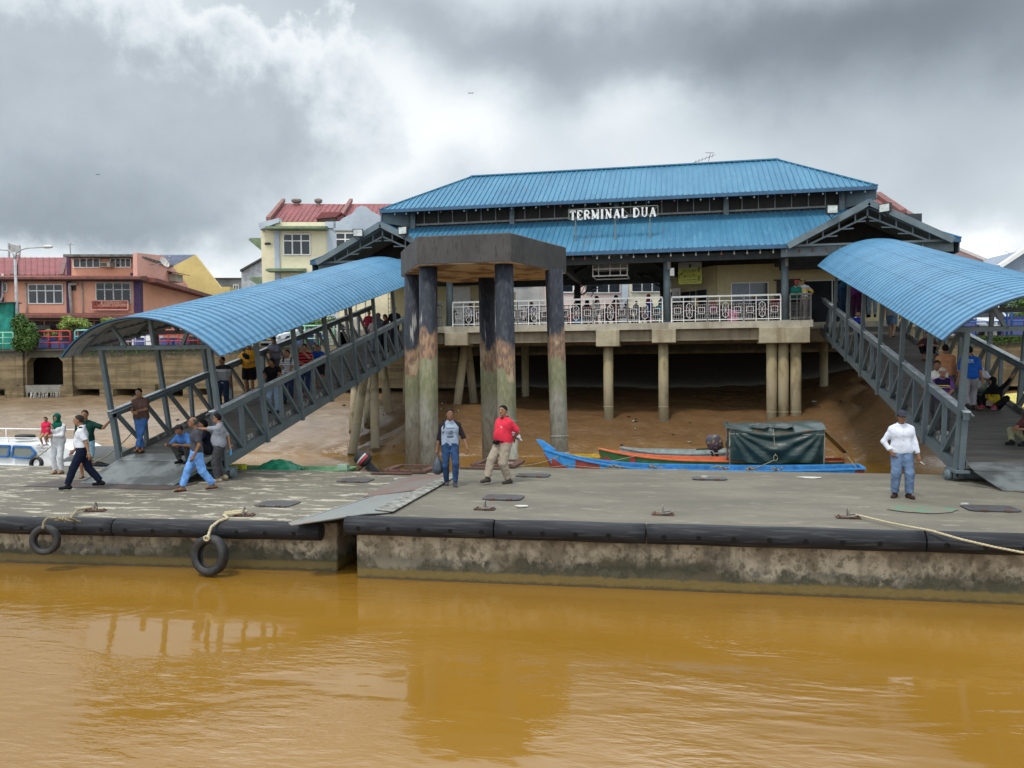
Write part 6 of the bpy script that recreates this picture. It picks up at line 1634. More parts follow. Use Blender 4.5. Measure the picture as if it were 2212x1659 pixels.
p = W(316, 722, Y=42.4); m = MB(); m.box(p.x-.75, p.x+.75, 42.1, 42.9, 4.86, 5.75); m.box(p.x-.8, p.x+.8, 42.05, 42.95, 5.75, 5.8); tag(m.build('white_crate', white_p, bevel=.03), 'white box stack behind the lavender fence', 'crate')
p = W(413, 720, Y=42.6); m = MB(); m.box(p.x-.35, p.x+.35, 42.3, 42.9, 4.86, 5.5); m.bar((p.x-.3, 42.3, 5.5), (p.x+.3, 42.5, 5.75), .1); tag(m.build('generator', simple('gen_black', (.02, .02, .02))), 'black machine behind the right end of the second red fence', 'machine')
p = W(2068, 722, Y=43.2); m = MB(); m.lathe([(.2, 0), (.2, .04), (.11, .06), (.04, .75), (.001, .78)], (p.x, 43.2, 4.86), 12); tag(m.build('traffic_cone', simple('cone_orange', (.65, .10, .03))), 'orange traffic cone left of the white pickup truck', 'traffic cone')
# concrete blocks left of the terminal
cb = simple('barrier_concrete', (.42, .40, .34), sc=2)
for px, w_, h, l in ((746, 1.0, .9, 'left of the two'), (790, 1.5, .9, 'nearer the terminal steps')):
    p = W(px, 735, Y=41.6); m = MB(); m.prism([(p.x-w_, 41.3), (p.x+w_*.6, 41.3), (p.x+w_*.6, 42.2), (p.x-w_, 42.2)], 4.3, 4.86+h); tag(m.build('concrete_block', cb, bevel=.04), 'pale concrete block beside the terminal, '+l, 'concrete block')

# foliage
def leaf_mat(name, a_, b_, c_):
    t = material(name, .6, 0, .3); n = t.noise(2.2, det=3); g = t.noise(19, det=2)
    a = t.mix(t.step(n, .35, .65), a_, b_); t.col(t.mix(t.step(g, .45, .6), a, c_))
    t.b.inputs['Transmission Weight'].default_value = 0.0
    return t.mat
lm1 = leaf_mat('leaf_dark', (.035, .085, .018), (.06, .12, .022), (.09, .17, .035)); lm2 = leaf_mat('leaf_lime', (.14, .24, .03), (.22, .30, .05), (.34, .38, .12)); lm3 = leaf_mat('leaf_mid', (.05, .11, .03), (.085, .15, .03), (.12, .20, .05))
bark = simple('bark', (.10, .075, .05), sc=9, rough=.95)
def shrub(name, c, rad, nl, ls, lab, cat, mat_, trunk=None, clumps=14, group=None, seed=1):
    rr = np.random.default_rng(seed); c = np.array(c, float); rad = np.array(rad, float)
    e = empty(name, (c[0], c[1], c[2]-rad[2]), lab, cat, group)
    cl = []
    for _ in range(clumps):
        d = rr.normal(size=3); d /= np.linalg.norm(d); cl.append((c+d*rad*rr.uniform(.35, .85), rad*rr.uniform(.28, .48)))
    ci = rr.integers(0, clumps, nl); d = rr.normal(size=(nl, 3)); d /= np.linalg.norm(d, axis=1)[:, None]; k = rr.uniform(.55, 1.05, nl)**.6
    P = np.array([cl[i][0] for i in ci])+d*np.array([cl[i][1] for i in ci])*k[:, None]
    nrm_ = d+rr.normal(size=(nl, 3))*.55+np.array([0, 0, .35]); nrm_ /= np.linalg.norm(nrm_, axis=1)[:, None]
    t1 = np.cross(nrm_, rr.normal(size=(nl, 3))); t1 /= np.linalg.norm(t1, axis=1)[:, None]; t2 = np.cross(nrm_, t1)
    s = ls*rr.uniform(.6, 1.3, nl)[:, None]
    V = np.stack([P-t1*s, P-t2*s*.45+nrm_*s*.12, P+t1*s, P+t2*s*.45+nrm_*s*.12], 1).reshape(-1, 3)-np.array(e.location)
    fast_mesh('foliage', V, np.arange(nl*4).reshape(-1, 4), [mat_], None, e, False)
    m = MB(); base = np.array([c[0], c[1], trunk if trunk is not None else c[2]-rad[2]])
    m.tube([base, base*.4+c*.6+np.array([.05, 0, 0]), c], [.08*max(.6, rad[0]), .05, .03], 7)
    for q, _ in cl: m.tube([base*.35+c*.65, (c+q)/2+np.array([0, 0, -.05]), q], [.035, .025, .01], 5)
    m.build('stem' if trunk is None else 'trunk', bark, e)
    return e
p = W(60, 722, Y=40.85); shrub('shrub', (p.x, 40.75, W(60, 722, Y=40.8).z), (1.0, .55, 1.22), 5200, .11, 'big dark green shrub growing over the quay wall at far left', 'shrub', lm1, clumps=26, seed=3)
p = W(160, 700, Y=42.6); shrub('bougainvillea', (p.x, 42.6, p.z), (1.25, .5, .45), 2600, .075, 'spreading lime green bush behind the red and aqua fences', 'shrub', lm2, 4.9, clumps=18, seed=4)
p = W(243, 690, Y=42.6); shrub('bougainvillea', (p.x, 42.6, p.z), (.9, .4, .28), 1200, .07, 'lime green bush just over the left tip of the gangway roof', 'shrub', lm2, 4.9, clumps=10, seed=5)
p = W(105, 722, Y=42.5); shrub('potted_plant', (p.x, 42.5, p.z), (.45, .35, .3), 600, .06, 'small bush with yellow tips behind the red fence', 'plant', lm2, 4.9, clumps=7, seed=6)
p = W(690, 698, Y=42.8); shrub('potted_plant', (p.x, 42.8, p.z), (1.3, .5, .45), 1800, .075, 'green bush showing over the rail of the left gangway near the cars', 'plant', lm3, 4.9, clumps=12, seed=7)
p = W(2190, 668, Y=58); shrub('tree', (p.x+1.5, 58, p.z), (3.2, 2.2, 1.4), 5200, .14, 'green tree behind the blue fence at the right edge', 'tree', lm3, 4.9, clumps=24, seed=8)
p = W(2125, 668, Y=62); shrub('tree', (p.x, 62, p.z), (1.2, 1, .8), 900, .12, 'small green tree left of the far right tree', 'tree', lm3, 4.9, clumps=9, seed=9)
m = MB()
rr = np.random.default_rng(5)
for k in range(420):
    px = rr.uniform(150, 470) if k % 2 else rr.uniform(2100, 2212); x = W(px, 760, Y=40.9).x; z = 4.83-.35*rr.uniform()**1.5; a = rr.uniform(0, 6.3); l = .09
    m.add([(x, 40.9, z), (x+l*math.cos(a)*.5, 40.83, z+.03), (x+l*math.cos(a), 40.80, z-.04), (x+l*.3*math.cos(a), 40.84, z-.07)], [(0, 1, 2, 3)])
tag(m.build('wall_weeds', lm1), 'low weeds hanging over the top of the quay wall', 'weeds', kind='stuff')

# street lamp with two arms
lp = W(40, 752, Y=43); e = empty('street_lamp', (lp.x, 43, 4.86), 'tall grey double arm street lamp at far left', 'street lamp')
j = W(29, 560, Y=43); hd_ = W(98, 534, Y=43); hl_ = W(-60, 534, Y=43); gp_ = simple('galvanised_pole', (.42, .43, .44), rough=.45)
m = MB(); m.tube([(lp.x, 43, 4.86), (j.x+.1, 43, j.z)], [.11, .07], 12); m.tube([(j.x+.1, 43, j.z-.1), (j.x+.2, 43, j.z+.35), (j.x+.55, 43, j.z+.55), (j.x+1.0, 43, j.z+.64), (hd_.x, 43, hd_.z)], [.05, .045, .04, .035, .03], 8)
m.tube([(j.x+.1, 43, j.z-.1), (j.x, 43, j.z+.35), (j.x-.35, 43, j.z+.55), (hl_.x, 43, hl_.z)], [.05, .045, .04, .03], 8); m.build('pole', gp_, e)
for hx, s in ((hd_.x, 1), (hl_.x, -1)): m = MB(); m.ball((hx+s*.15, 43, hd_.z+.02), .32, 12, (1.25, .5, .32)); m.build('lamp_head', simple('lamp_white', (.72, .72, .7), rough=.3, bump=0), e)
# billboard on posts behind the left roofs
FX, RX = Vector(_f0), Vector(_r0)
def PB(x, y, D):
    hy = 790-.0085*(x-1106); return Vector((0, 0, 0))+FX*D+RX*((x-CXP)/FPX*D)+Vector((0, 0, CAMH+(hy-y)/FPX*D))
def poly(mb_, pts, D, t_): mb_.extr([PB(x, y, D) for x, y in pts], FX*t_); return mb_
def rect(mb_, x0, y0, x1, y1, D, t_): return poly(mb_, [(x0, y1), (x1, y1), (x1, y0), (x0, y0)], D, t_)
e = empty('billboard', PB(38, 565, 72), 'blank white billboard on thin posts above the left roofs', 'billboard')
m = MB(); poly(m, [(27, 528), (49, 532), (49, 547), (27, 544)], 72, .15); m.build('panel', simple('old_white', (.42, .42, .40)), e)
m = MB()
for x, y0_, y1_ in ((25.5, 526, 556), (48, 531, 560)): m.bar(PB(x, y0_, 72), PB(x, y1_+230, 72), .12)
m.build('post', gp_, e)
# green canvas kiosk at the far left edge
e = empty('kiosk', W(5, 745, Y=42.8), 'green canvas covered kiosk at the left edge of the picture', 'kiosk'); e.location.z = 4.86
p = W(28, 680, Y=42.8); x1 = p.x; zt = W(10, 655, Y=42.8).z; m = MB()
m.grid(lambda u, v: (x1-4+4*u+.05*math.sin(14*v), 42.8-.06*math.sin(30*u)-.10*math.sin(9*u+4*v), 4.95+(zt-4.95)*v), 60, 12); m.grid(lambda u, v: (x1, 42.8+.5*u, 4.95+(zt-4.95)*v), 6, 6)
m.build('canvas', simple('canvas_green', (.0, .23, .17), (.0, .14, .11), sc=2), e); m = MB(); m.box(x1-4.1, x1+.12, 42.6, 43.4, zt, zt+.06); m.build('roof', simple('tin_dark', (.06, .06, .06)), e)

# houses; each is laid out parallel to its own street front
def window(par, x0, y0, x1, y1, D, cols=3, rows=1, fr=None, pn=None, fw=.07, grille=False):
    fr = fr or white_p; pn = pn or glass_d
    f = MB(); k = 1771.3/D
    for i in range(cols+1): xx = x0+(x1-x0)*i/cols; f.bar(PB(xx, y0, D-.06), PB(xx, y1, D-.06), fw, .08)
    f.bar(PB(x0, y0, D-.065), PB(x1, y0, D-.065), .085, fw); f.bar(PB(x0, y1, D-.065), PB(x1, y1, D-.065), .085, fw)
    if rows == 2: ym = y0+(y1-y0)*.33; f.bar(PB(x0, ym, D-.055), PB(x1, ym, D-.055), .075, fw)
    o = f.build('window', fr, par)
    q = MB(); rect(q, x0, y0, x1, y1, D-.03, .02); p_ = q.build('pane', pn, par); p_.parent = o
    if grille:
        g = MB()
        n = int(abs(PB(x1, y0, D).x-PB(x0, y0, D).x)/.16)
        for i in range(n+1): xx = x0+(x1-x0)*i/n; g.bar(PB(xx, y0, D-.14), PB(xx, y1, D-.14), .012)
        for i in range(7): yy = y0+(y1-y0)*i/6; g.bar(PB(x0, yy, D-.145), PB(x1, yy, D-.145), .012)
        z_ = g.build('grille', dark_under, par); z_.parent = o
    return o
sal = simple('salmon_wall', (.80, .40, .27), (.74, .36, .24), sc=.4, rough=.9); pink = simple('pink_wall', (.74, .40, .33), (.68, .36, .29), sc=.4, rough=.9); pur = simple('purple_trim', (.085, .045, .115), rough=.8)
tile = material('red_roof_tile', .75); n_ = tile.noise(1.2, det=5); g_ = tile.noise(9, (1, 1, 1), 3)
tile.col(tile.mix(tile.m('MULTIPLY', tile.step(g_, .5, .66), .4), tile.mix(tile.step(n_, .35, .65), (.27, .070, .070), (.20, .055, .055)), (.12, .04, .035))); tile.bump(g_, .4, .03); tile = tile.mat
eav = simple('eave_tile', (.26, .085, .065), (.13, .055, .045), sc=3, rough=.85); sof = simple('soffit_dark', (.075, .06, .05), rough=.95)
D = 60; e = empty('shophouse', PB(150, 800, D), 'salmon pink corner shophouse with purple pilasters and red tiled eaves', 'shophouse'); e.location.z = 4.85
m = MB(); rect(m, -90, 606, 306, 678, D, 12); rect(m, -90, 690, 306, 810, D+.6, 11); B_ = m.build('wall', sal, e)
m = MB(); rect(m, 153, 556, 303, 598, D+.8, 5); m.build('upper_wall', sal, e)
# side wall running back from the corner
def side(x, y): D_ = 60*(1030-306)/(1030-x); return PB(x, y, D_)
m = MB(); m.extr([side(306.5, 606), side(306.5, 810), side(405, 810), side(405, 640)], -RX*.3); m.build('side_wall', simple('salmon_side', (.78, .39, .24), (.72, .35, .22), sc=.4), e)
m = MB(); m.extr([side(301, 547), side(301, 606), side(420, 640), side(407, 614), side(358, 553)], -RX*.3); m.build('side_gable', pink, e)
def slab(x0, x1, y0, y1, D_, over, par, tm=eav):
    m = MB(); a = PB(x0, y0, D_); b = PB(x1, y0, D_); h = (y1-y0)/FPX*D_; up = Vector((0, 0, 1))
    m.extr([a, a-FX*over-up*h*.55, a-FX*over-up*h, a-up*h], b-a); o = m.build('eave', tm, par)
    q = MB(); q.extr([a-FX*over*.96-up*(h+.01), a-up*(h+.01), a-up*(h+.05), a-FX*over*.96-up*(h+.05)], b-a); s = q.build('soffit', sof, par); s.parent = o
slab(-90, 322, 596, 607, D, 1.2, e); slab(-90, 318, 676, 689, D, 1.4, e)
m = MB(); up = Vector((0, 0, 1)); a = side(310, 598); b = side(452, 640)
m.extr([a, a+RX*1.1-up*.12, a+RX*1.1-up*.42, a-up*.42], b-a); m.build('side_eave', eav, e)
m = MB(); rect(m, 142, 550, 300, 555, D-.4, 6.5); m.build('upper_roof_slab', simple('tin_grey', (.17, .17, .16), (.06, .055, .05), sc=3), e)
for x0, x1, y0, y1 in ((149, 156, 556, 598), (294.5, 302, 548, 598), (-2, 10, 607, 677), (147, 157, 607, 677), (292, 306, 607, 677)): m = MB(); rect(m, x0, y0, x1, y1, D-.12 if y0 > 600 else D+.68, .5); m.build('pilaster', pur, e)
m = MB(); rect(m, 286, 590, 300, 597, D+.6, .3); m.build('pilaster_foot', pur, e)
window(e, 66, 615, 139.5, 656, D, 4, 2); window(e, 212, 612, 286, 655, D, 4, 2, grille=True); window(e, 164, 559.5, 221, 578.5, D+.8, 4); window(e, 243.5, 559.5, 287.5, 578, D+.8, 4); window(e, -30, 612, 22*.25+14, 630, D, 2)
for x0, x1 in ((339, 356), (367.5, 383.5)):
    f = MB(); P_ = [side(x0, 622+(x0-339)*.24), side(x0, 662+(x0-339)*-.05), side(x1, 663+(x1-339)*-.1), side(x1, 622.5+(x1-339)*.22)]
    q = MB(); q.extr(P_, RX*.04); o = q.build('window', glass_d, e)
    for i in range(4): f.bar(P_[i]+RX*.06, P_[(i+1) % 4]+RX*.06, .08)
    f.bar((P_[0]+P_[3])/2+RX*.06, (P_[1]+P_[2])/2+RX*.06, .06); f.bar(P_[0].lerp(P_[1], .35)+RX*.06, P_[3].lerp(P_[2], .35)+RX*.06, .06); ff = f.build('frame', white_p, e); ff.parent = o
m = MB()   # left hand red roof slopes between party walls
for (xa_, xb_) in ((-90, 38), (46, 149)):
    m.extr([PB(xa_, 594, 60.8), PB(xb_, 594, 60.8), PB(xb_, 557, 66), PB(xa_, 557, 66)], up*-.1)
    for k in range(int((xb_-xa_)/13)): xx = xa_+k*13; m.bar(PB(xx, 593.5, 60.7), PB(xx, 556.5, 65.9), .05)
m.build('roof', tile, e)
for x_ in (41, 145, -40): m = MB(); m.extr([PB(x_-14, 600, 60.3), PB(x_-14, 592, 60.3), PB(x_-2, 551, 66.5), PB(x_-2, 600, 66.5)], RX*.35); m.build('party_wall', simple('party_wall_red', (.22, .07, .06), (.10, .05, .045), sc=3), e)
m = MB(); rect(m, 157, 613, 168, 628, D-.05, .3); m.build('vent', brn, e)
for pp_, r_ in (([PB(170, 613, D-.25), PB(155, 614.5, D-.25), PB(154.5, 620, D-.25), PB(158, 677, D-.25)], .11), ([PB(11, 592, D-.3), PB(10, 640, D-.3), PB(2, 658, D-.3)], .07), ([PB(181, 610, D-.1), PB(182.5, 677, D-.1)], .05), ([PB(60, 610, D-.1), PB(61, 677, D-.1)], .05)): m = MB(); m.tube(pp_, r_, 8); m.build('drain_pipe', simple('pipe_white', (.55, .52, .47)), e)
m = MB()
for k in range(11): x_ = -80+k*36; rect(m, x_, 694, x_+30, 800, D+.5, .2)
m.build('shop_opening', simple('shop_dark', (.035, .028, .026), (.10, .05, .045), sc=1.2), e)
for q_ in ((66, 703, 110, 712), (190, 702, 230, 716)): m = MB(); rect(m, *q_, D-.25, .35); m.build('shop_awning', simple('awning_grey', (.10, .105, .09)), e)
def ac(x0, y0, x1, y1, D_, par, lab, axis=None):
    m = MB(); rect(m, x0, y0, x1, y1, D_-.75, .75); o = tag(m.build('air_conditioner', simple('ac_cream', (.50, .46, .38)), bevel=.02), lab, 'air conditioner')
    m = MB(); rect(m, x0+(x1-x0)*.08, y0+(y1-y0)*.15, x1-(x1-x0)*.3, y1-(y1-y0)*.15, D_-.77, .02); g = m.build('grille', simple('ac_grille', (.12, .11, .09)), None); g.parent = o; g.location = g.location-o.location
ac(219, 567, 242, 577.5, 60.8, e, 'window air conditioner between the upper windows of the salmon shophouse')
p = side(374, 602); m = MB(); m.box(p.x-.0, p.x+.7, p.y-.5, p.y+.5, p.z-.3, p.z+.3); tag(m.build('air_conditioner', simple('ac_cream', (.5, .46, .38))), 'air conditioner under a small awning on the side of the salmon shophouse', 'air conditioner')
m = MB(); m.extr([(p.x, p.y-.9, p.z+.55), (p.x+1.1, p.y-.9, p.z+.35), (p.x+1.1, p.y+.9, p.z+.3), (p.x, p.y+.9, p.z+.55)], (0, 0, -.04)); m.build('small_awning', simple('awning_brown', (.16, .09, .07)), e)
p = side(330, 572); de = empty('satellite_dish', p, 'white satellite dish on the pink side wall', 'satellite dish')
m = MB(); dc = p+RX*1.0+Vector((0, 0, .1)); dn = (RX*.75-FX*.35+up*.55).normalized(); du = dn.cross(up).normalized(); dv_ = dn.cross(du); V = []
for i in range(5):
    for k in range(16): a = 2*math.pi*k/16; V.append(dc+(du*math.cos(a)*.38+dv_*math.sin(a)*.46)*i/4+dn*.12*(i/4)**2)
m.add(V, [(i*16+k, i*16+(k+1) % 16, (i+1)*16+(k+1) % 16, (i+1)*16+k) for i in range(4) for k in range(16)], True); m.build('reflector', simple('dish_white', (.62, .58, .55)), de)
m = MB(); m.tube([p, p+RX*.5, dc-dn*.05], .035, 6); m.tube([dc-dv_*-.4, dc+dn*.75], .02, 6); m.ball(dc+dn*.75, .08, 8); m.build('arm', gp_, de)
se = empty('shop_sign', PB(229, 664, D-.2), 'orange red shop sign with Chinese characters under the right window of the salmon house', 'shop sign')
m = MB(); rect(m, 201.5, 650, 279.5, 669, D-.30, .16); m.build('panel', simple('sign_orange', (.42, .10, .05), (.36, .08, .055), sc=2), se)
m = MB()
for (x0, y0, x1, y1) in ((201, 650, 280, 650), (201, 669.4, 280, 669.4), (201, 650, 201, 669.4), (280, 650, 280, 669.4)): m.bar(PB(x0, y0, D-.33), PB(x1, y1, D-.33), .09)
m.build('frame', simple('sign_frame_pink', (.62, .33, .28)), se)
lw_ = simple('sign_letter_pale', (.78, .42, .30), bump=0); lr_ = simple('sign_letter_red', (.19, .02, .03), bump=0)
text_mesh('\u5965\u591a\u7535\u8111\u57f9\u8bad\u4e2d\u5fc3', .225, lw_, PB(247, 655, D-.34), RX, up, 'characters', se, sx=1.0, bold=.004)
text_mesh('ATURLINK COMPUTECH', .215, lw_, PB(248, 660.4, D-.34), RX, up, 'lettering', se, sx=.95, bold=.006)
text_mesh('PUSAT LATIHAN KOMPUTER', .175, lr_, PB(240, 665.7, D-.34), RX, up, 'lettering', se, sx=1.08, bold=.003)
text_mesh('ATI', .42, lr_, PB(213, 657, D-.34), RX, up, 'lettering', se, sx=.9)
se = empty('shop_sign', PB(235, 696, D-.4), 'small purple ATI sign under the red lower eave', 'shop sign')
m = MB(); rect(m, 223.5, 693, 252, 702, D-.5, .1); m.build('panel', simple('sign_purple', (.22, .10, .16)), se); text_mesh('ATI', .25, simple('sign_letter_lilac', (.5, .3, .42), bump=0), PB(229, 697.5, D-.52), RX, up, 'lettering', se)
for x, y0_, lab in ((158, 550, 'thin television aerial on the flat roof of the salmon house'), (577*0+147, 552, '')):
    if not lab: continue
    m = MB(); m.bar(PB(x, y0_, 60.5), PB(x-1, y0_-22, 60.5), .06); m.bar(PB(x-8, y0_-21, 60.5), PB(x+9, y0_-21, 60.5), .04); m.bar(PB(x-3, y0_-18, 60.5), PB(x+2, y0_-24, 60.5), .05); tag(m.build('roof_aerial', gp_), lab, 'antenna')

# yellow gable, grey block and small white gabled house behind
D = 76; e = empty('yellow_house', PB(430, 800, D), 'house with a plain yellow gable wall and blue grey roof', 'house'); e.location.z = 4.85
m = MB(); poly(m, [(376, 577), (426, 551), (486, 629), (500, 648), (500, 812), (376, 812)], D, .4); rect(m, 300, 620, 500, 812, D+.41, 10); m.build('wall', simple('yellow_wall', (.60, .48, .19), (.52, .42, .16), sc=.5), e)
m = MB(); m.extr([PB(376, 578, D+.1), PB(425, 553, D+.1), PB(350, 553, D+12), PB(300, 578, D+12)], up*.1); m.extr([PB(340, 553, D+.5), PB(424, 552, D+.3), PB(376, 577, D), PB(350, 577, D)], FX*.4); m.build('roof', simple('roof_slate', (.13, .16, .24)), e)
D = 92; e = empty('grey_block', PB(490, 800, D), 'plain grey concrete block behind the yellow gable', 'building'); e.location.z = 4.85
m = MB(); rect(m, 440, 602, 540, 812, D, 12); m.build('wall', simple('block_grey', (.20, .20, .20), (.12, .12, .12), sc=.6), e); window(e, 508, 616, 518, 625, D, 2)
m = MB(); rect(m, 438, 600.5, 560, 602.5, D-.2, 12.4); m.build('roof_slab', simple('slab_dark', (.07, .07, .07)), e)
D = 72; e = empty('white_gable_house', PB(545, 800, D), 'pale house with a dark rimmed sloping roof left of the cream building', 'house'); e.location.z = 4.85
m = MB(); poly(m, [(525, 584), (575, 556), (575, 812), (525, 812)], D, 9); m.build('wall', simple('pale_blue_wall', (.50, .53, .55)), e)
m = MB(); m.extr([PB(522, 583, D-.4), PB(576, 553, D-.4), PB(576, 556.5, D-.4), PB(522, 587, D-.4)], FX*9); m.build('roof', simple('roof_grey_dark', (.08, .08, .085)), e)
m = MB(); m.box(0, .01, 0, .01, 0, .01)

# cream shophouse with the red roof
D = 56; e = empty('cream_shophouse', PB(700, 800, D), 'cream three storey building with red roof and green canopies', 'building'); e.location.z = 4.85
crm = simple('cream_paint', (.80, .72, .50), (.74, .66, .45), sc=.5); lbl = simple('light_blue_paint', (.46, .52, .58), (.38, .43, .49), sc=.6)
grc = simple('green_canopy', (.20, .26, .16), (.13, .18, .11), sc=2.5)
m = MB(); rect(m, 599, 481, 735, 812, D, 10); poly(m, [(568, 494), (599.5, 481), (599.5, 812), (573, 812)], D+.3, 10); m.build('wall', crm, e)
m = MB(); rect(m, 735.4, 492, 1000, 812, D, 10); m.build('wall', simple('cream_wall_b', (.76, .66, .44), sc=.5), e)
m = MB(); rect(m, 597, 496, 608, 700, D-.12, .3); rect(m, 711, 496, 730, 700, D-.12, .3); poly(m, [(563, 483), (608, 472), (608, 481), (566, 497)], D-.3, 3); rect(m, 707, 480, 730, 494, D-.2, 1); m.build('pilaster', lbl, e)
m = MB(); poly(m, [(725, 499), (725, 480), (738, 479), (746, 472), (765, 463), (776, 449), (787, 446), (797, 449), (806, 457), (830, 470), (840, 481), (872, 492), (872, 499)], D-.2, .5); m.build('gable_parapet', lbl, e)
m = MB(); m.extr([PB(582, 480, D+.4), PB(740, 480, D+.4), PB(760, 443, D+5), PB(620, 441, D+5)], up*-.1); m.extr([PB(738, 480, D+.4), PB(900, 480, D+.4), PB(900, 442, D+5), PB(757, 442, D+5)], up*-.1)
for k in range(28): xx = 590+k*11; m.bar(PB(xx, 479.6, D+.3), PB(xx+27 if xx < 735 else xx+14, 442.6, D+4.9), .045)
m.extr([PB(582, 480, D+.45), PB(620, 441, D+5), PB(585, 475, D+10)], up*-.1); m.build('roof', tile, e)
m = MB(); m.extr([PB(690, 479, D+.1), PB(700, 469, D+.1), PB(726, 466, D+.1), PB(733, 479, D+.1)], FX*1.5); m.build('dormer', simple('dormer_dark', (.07, .05, .04)), e)
m = MB(); m.extr([PB(686, 474, D), PB(700, 459.5, D), PB(742, 459.5, D), PB(730, 470, D)], FX*2); m.build('dormer_roof', tile, e)
for (xb, yb, xt, yt) in ((737, 478, 765, 438), (585, 478, 620, 438)): m = MB(); m.extr([PB(xb-5, yb, D+.2), PB(xb+5, yb, D+.2), PB(xt+2, yt, D+5), PB(xt-5, yt, D+5)], up*.25); m.build('ridge_wall', simple('ridge_brick', (.24, .09, .075), sc=3), e)
window(e, 617, 507, 674, 551, D, 3, 2); window(e, 730, 505, 790, 545, D, 3, 2); window(e, 800, 505, 860, 545, D, 3, 2); window(e, 617, 600, 674, 640, D, 3, 2)
m = MB(); rect(m, 660, 508, 0+661, 510, D-.2, .1)
for (x0, x1, y0, y1) in ((587, 714, 490, 500), (587, 665, 580, 589.5)):
    m = MB(); a = PB(x0, y0, D); b = PB(x1, y0, D); h = (y1-y0)/FPX*D; m.extr([a, a-FX*1.0-up*h*.5, a-FX*1.0-up*h, a-up*h], b-a); m.build('canopy', grc, e)
m = MB(); poly(m, [(541, 519), (545, 515), (572, 515), (572, 540), (566, 540)], D+1.5, 3); poly(m, [(541, 604), (545, 599), (572, 599), (572, 616), (560, 616)], D+1.5, 3); m.build('canopy', grc, e)
m = MB(); rect(m, 576, 525, 588, 529, D+.2, .1); m.build('vent', dark_under, e)
m = MB(); rect(m, 640, 690, 840, 812, D-1.5, .5); m.build('street_wall', simple('cream_wall_c', (.55, .50, .33), sc=.6), e)
for (px, s, lab) in ((646, 1, 'round metal roof ventilator at the left end of the red roof'), (693, .8, 'round metal roof ventilator right of the first one')):
    p = PB(px, 441, D+4.6); m = MB(); m.lathe([(.12, -.2), (.14, 0), (.30*s, .05), (.38*s, .16), (.36*s, .27), (.2*s, .36), (.01, .38)], p, 14, False); tag(m.build('roof_ventilator', simple('vent_metal', (.35, .33, .30), (.10, .09, .08), sc=14, rough=.5)), lab, 'roof ventilator')
# white and pink building seen through the terminal hall
D = 55; e = empty('pink_and_cream_building', PB(1330, 800, D), 'pink and cream building with barred windows seen through the terminal hall', 'building'); e.location.z = 4.85
m = MB(); rect(m, 1180, 470, 1351, 812, D, 8); m.build('wall', simple('pale_pink_wall', (.72, .56, .50), (.66, .50, .44), sc=.6), e)
m = MB(); rect(m, 1351.3, 470, 1640, 812, D, 8); m.build('wall', simple('pale_cream_wall', (.76, .68, .50), sc=.6), e)
m = MB(); rect(m, 1345, 470, 1358, 812, D-.15, .3); m.build('pilaster', lbl, e)
window(e, 1267, 589, 1341, 633, D, 3, 2, grille=True); window(e, 1366, 587, 1432, 631, D, 3, 2, grille=True); window(e, 1190, 600, 1240, 632, D, 2, 2)
p = PB(1336, 650, D-.4); m = MB(); m.cyl(p, p-FX*.3, .33, n=16); tag(m.build('wall_fan', simple('fan_grey', (.35, .35, .35))), 'round grey fan unit on the pink wall behind the terminal', 'fan')
D = 57; e = empty('grey_house', PB(1120, 800, D), 'grey stained house with a white balcony window behind the middle piles', 'building'); e.location.z = 4.85
m = MB(); rect(m, 1000, 600, 1178, 812, D, 8); m.build('wall', simple('grey_white_wall', (.45, .45, .44), (.30, .30, .29), sc=.8), e); window(e, 1112, 603, 1150, 616, D, 2, 1); 
# red roof right behind the terminal
D = 60; e = empty('red_roof_house', PB(1920, 800, D), 'house with red roof and mossy gutter wall behind the right end of the terminal', 'house'); e.location.z = 4.85
m = MB(); rect(m, 1800, 482, 1982, 812, D, 8); m.build('wall', simple('house_grey', (.30, .28, .25)), e)
m = MB(); m.extr([PB(1800, 470, D), PB(1944, 464, D), PB(1898, 428, D+4), PB(1800, 430, D+4)], up*-.1); m.build('roof', tile, e)
m = MB(); m.extr([PB(1945, 465, D-.1), PB(1958, 462, D-.1), PB(1901, 424, D+4), PB(1890, 427, D+4)], up*.3); m.extr([PB(1958, 462, D), PB(1984, 468, D), PB(1903, 424, D+4)], up*-.2); m.build('party_wall', simple('party_wall_red', (.22, .07, .06)), e)
m = MB(); rect(m, 1925, 464, 1985, 482, D-.4, 2.0); m.build('gutter_wall', simple('mossy', (.16, .13, .09), (.03, .03, .025), sc=4, lo=.4, hi=.55), e)
# warehouses at the right
D = 66; e = empty('warehouse', PB(2090, 800, D), 'long warehouse with maroon roof and white bargeboard', 'warehouse'); e.location.z = 4.85
m = MB(); rect(m, 1990, 582, 2162, 812, D, 9); m.build('wall', simple('orange_wall', (.58, .30, .10)), e)
m = MB(); m.extr([PB(1990, 577, D-.5), PB(2163, 577, D-.5), PB(2068, 539, D+6), PB(1990, 539, D+6)], up*.06); m.build('roof', simple('roof_maroon', (.115, .045, .035), (.085, .035, .03), sc=1.5), e)
m = MB(); m.bar(PB(2163, 575, D-.6), PB(2069, 536.5, D+6), .5, .45); m.build('bargeboard', white_p, e)
m = MB(); rect(m, 2135, 579.5, 2186, 581.5, D-2, 2); m.build('awning', dark_under, e)
D = 80; e = empty('warehouse', PB(2120, 800, D), 'warehouse with bright white roof behind the maroon one', 'warehouse'); e.location.z = 4.85
m = MB(); rect(m, 2020, 570, 2260, 812, D, 9); m.build('wall', simple('wall_pale', (.5, .5, .5)), e)
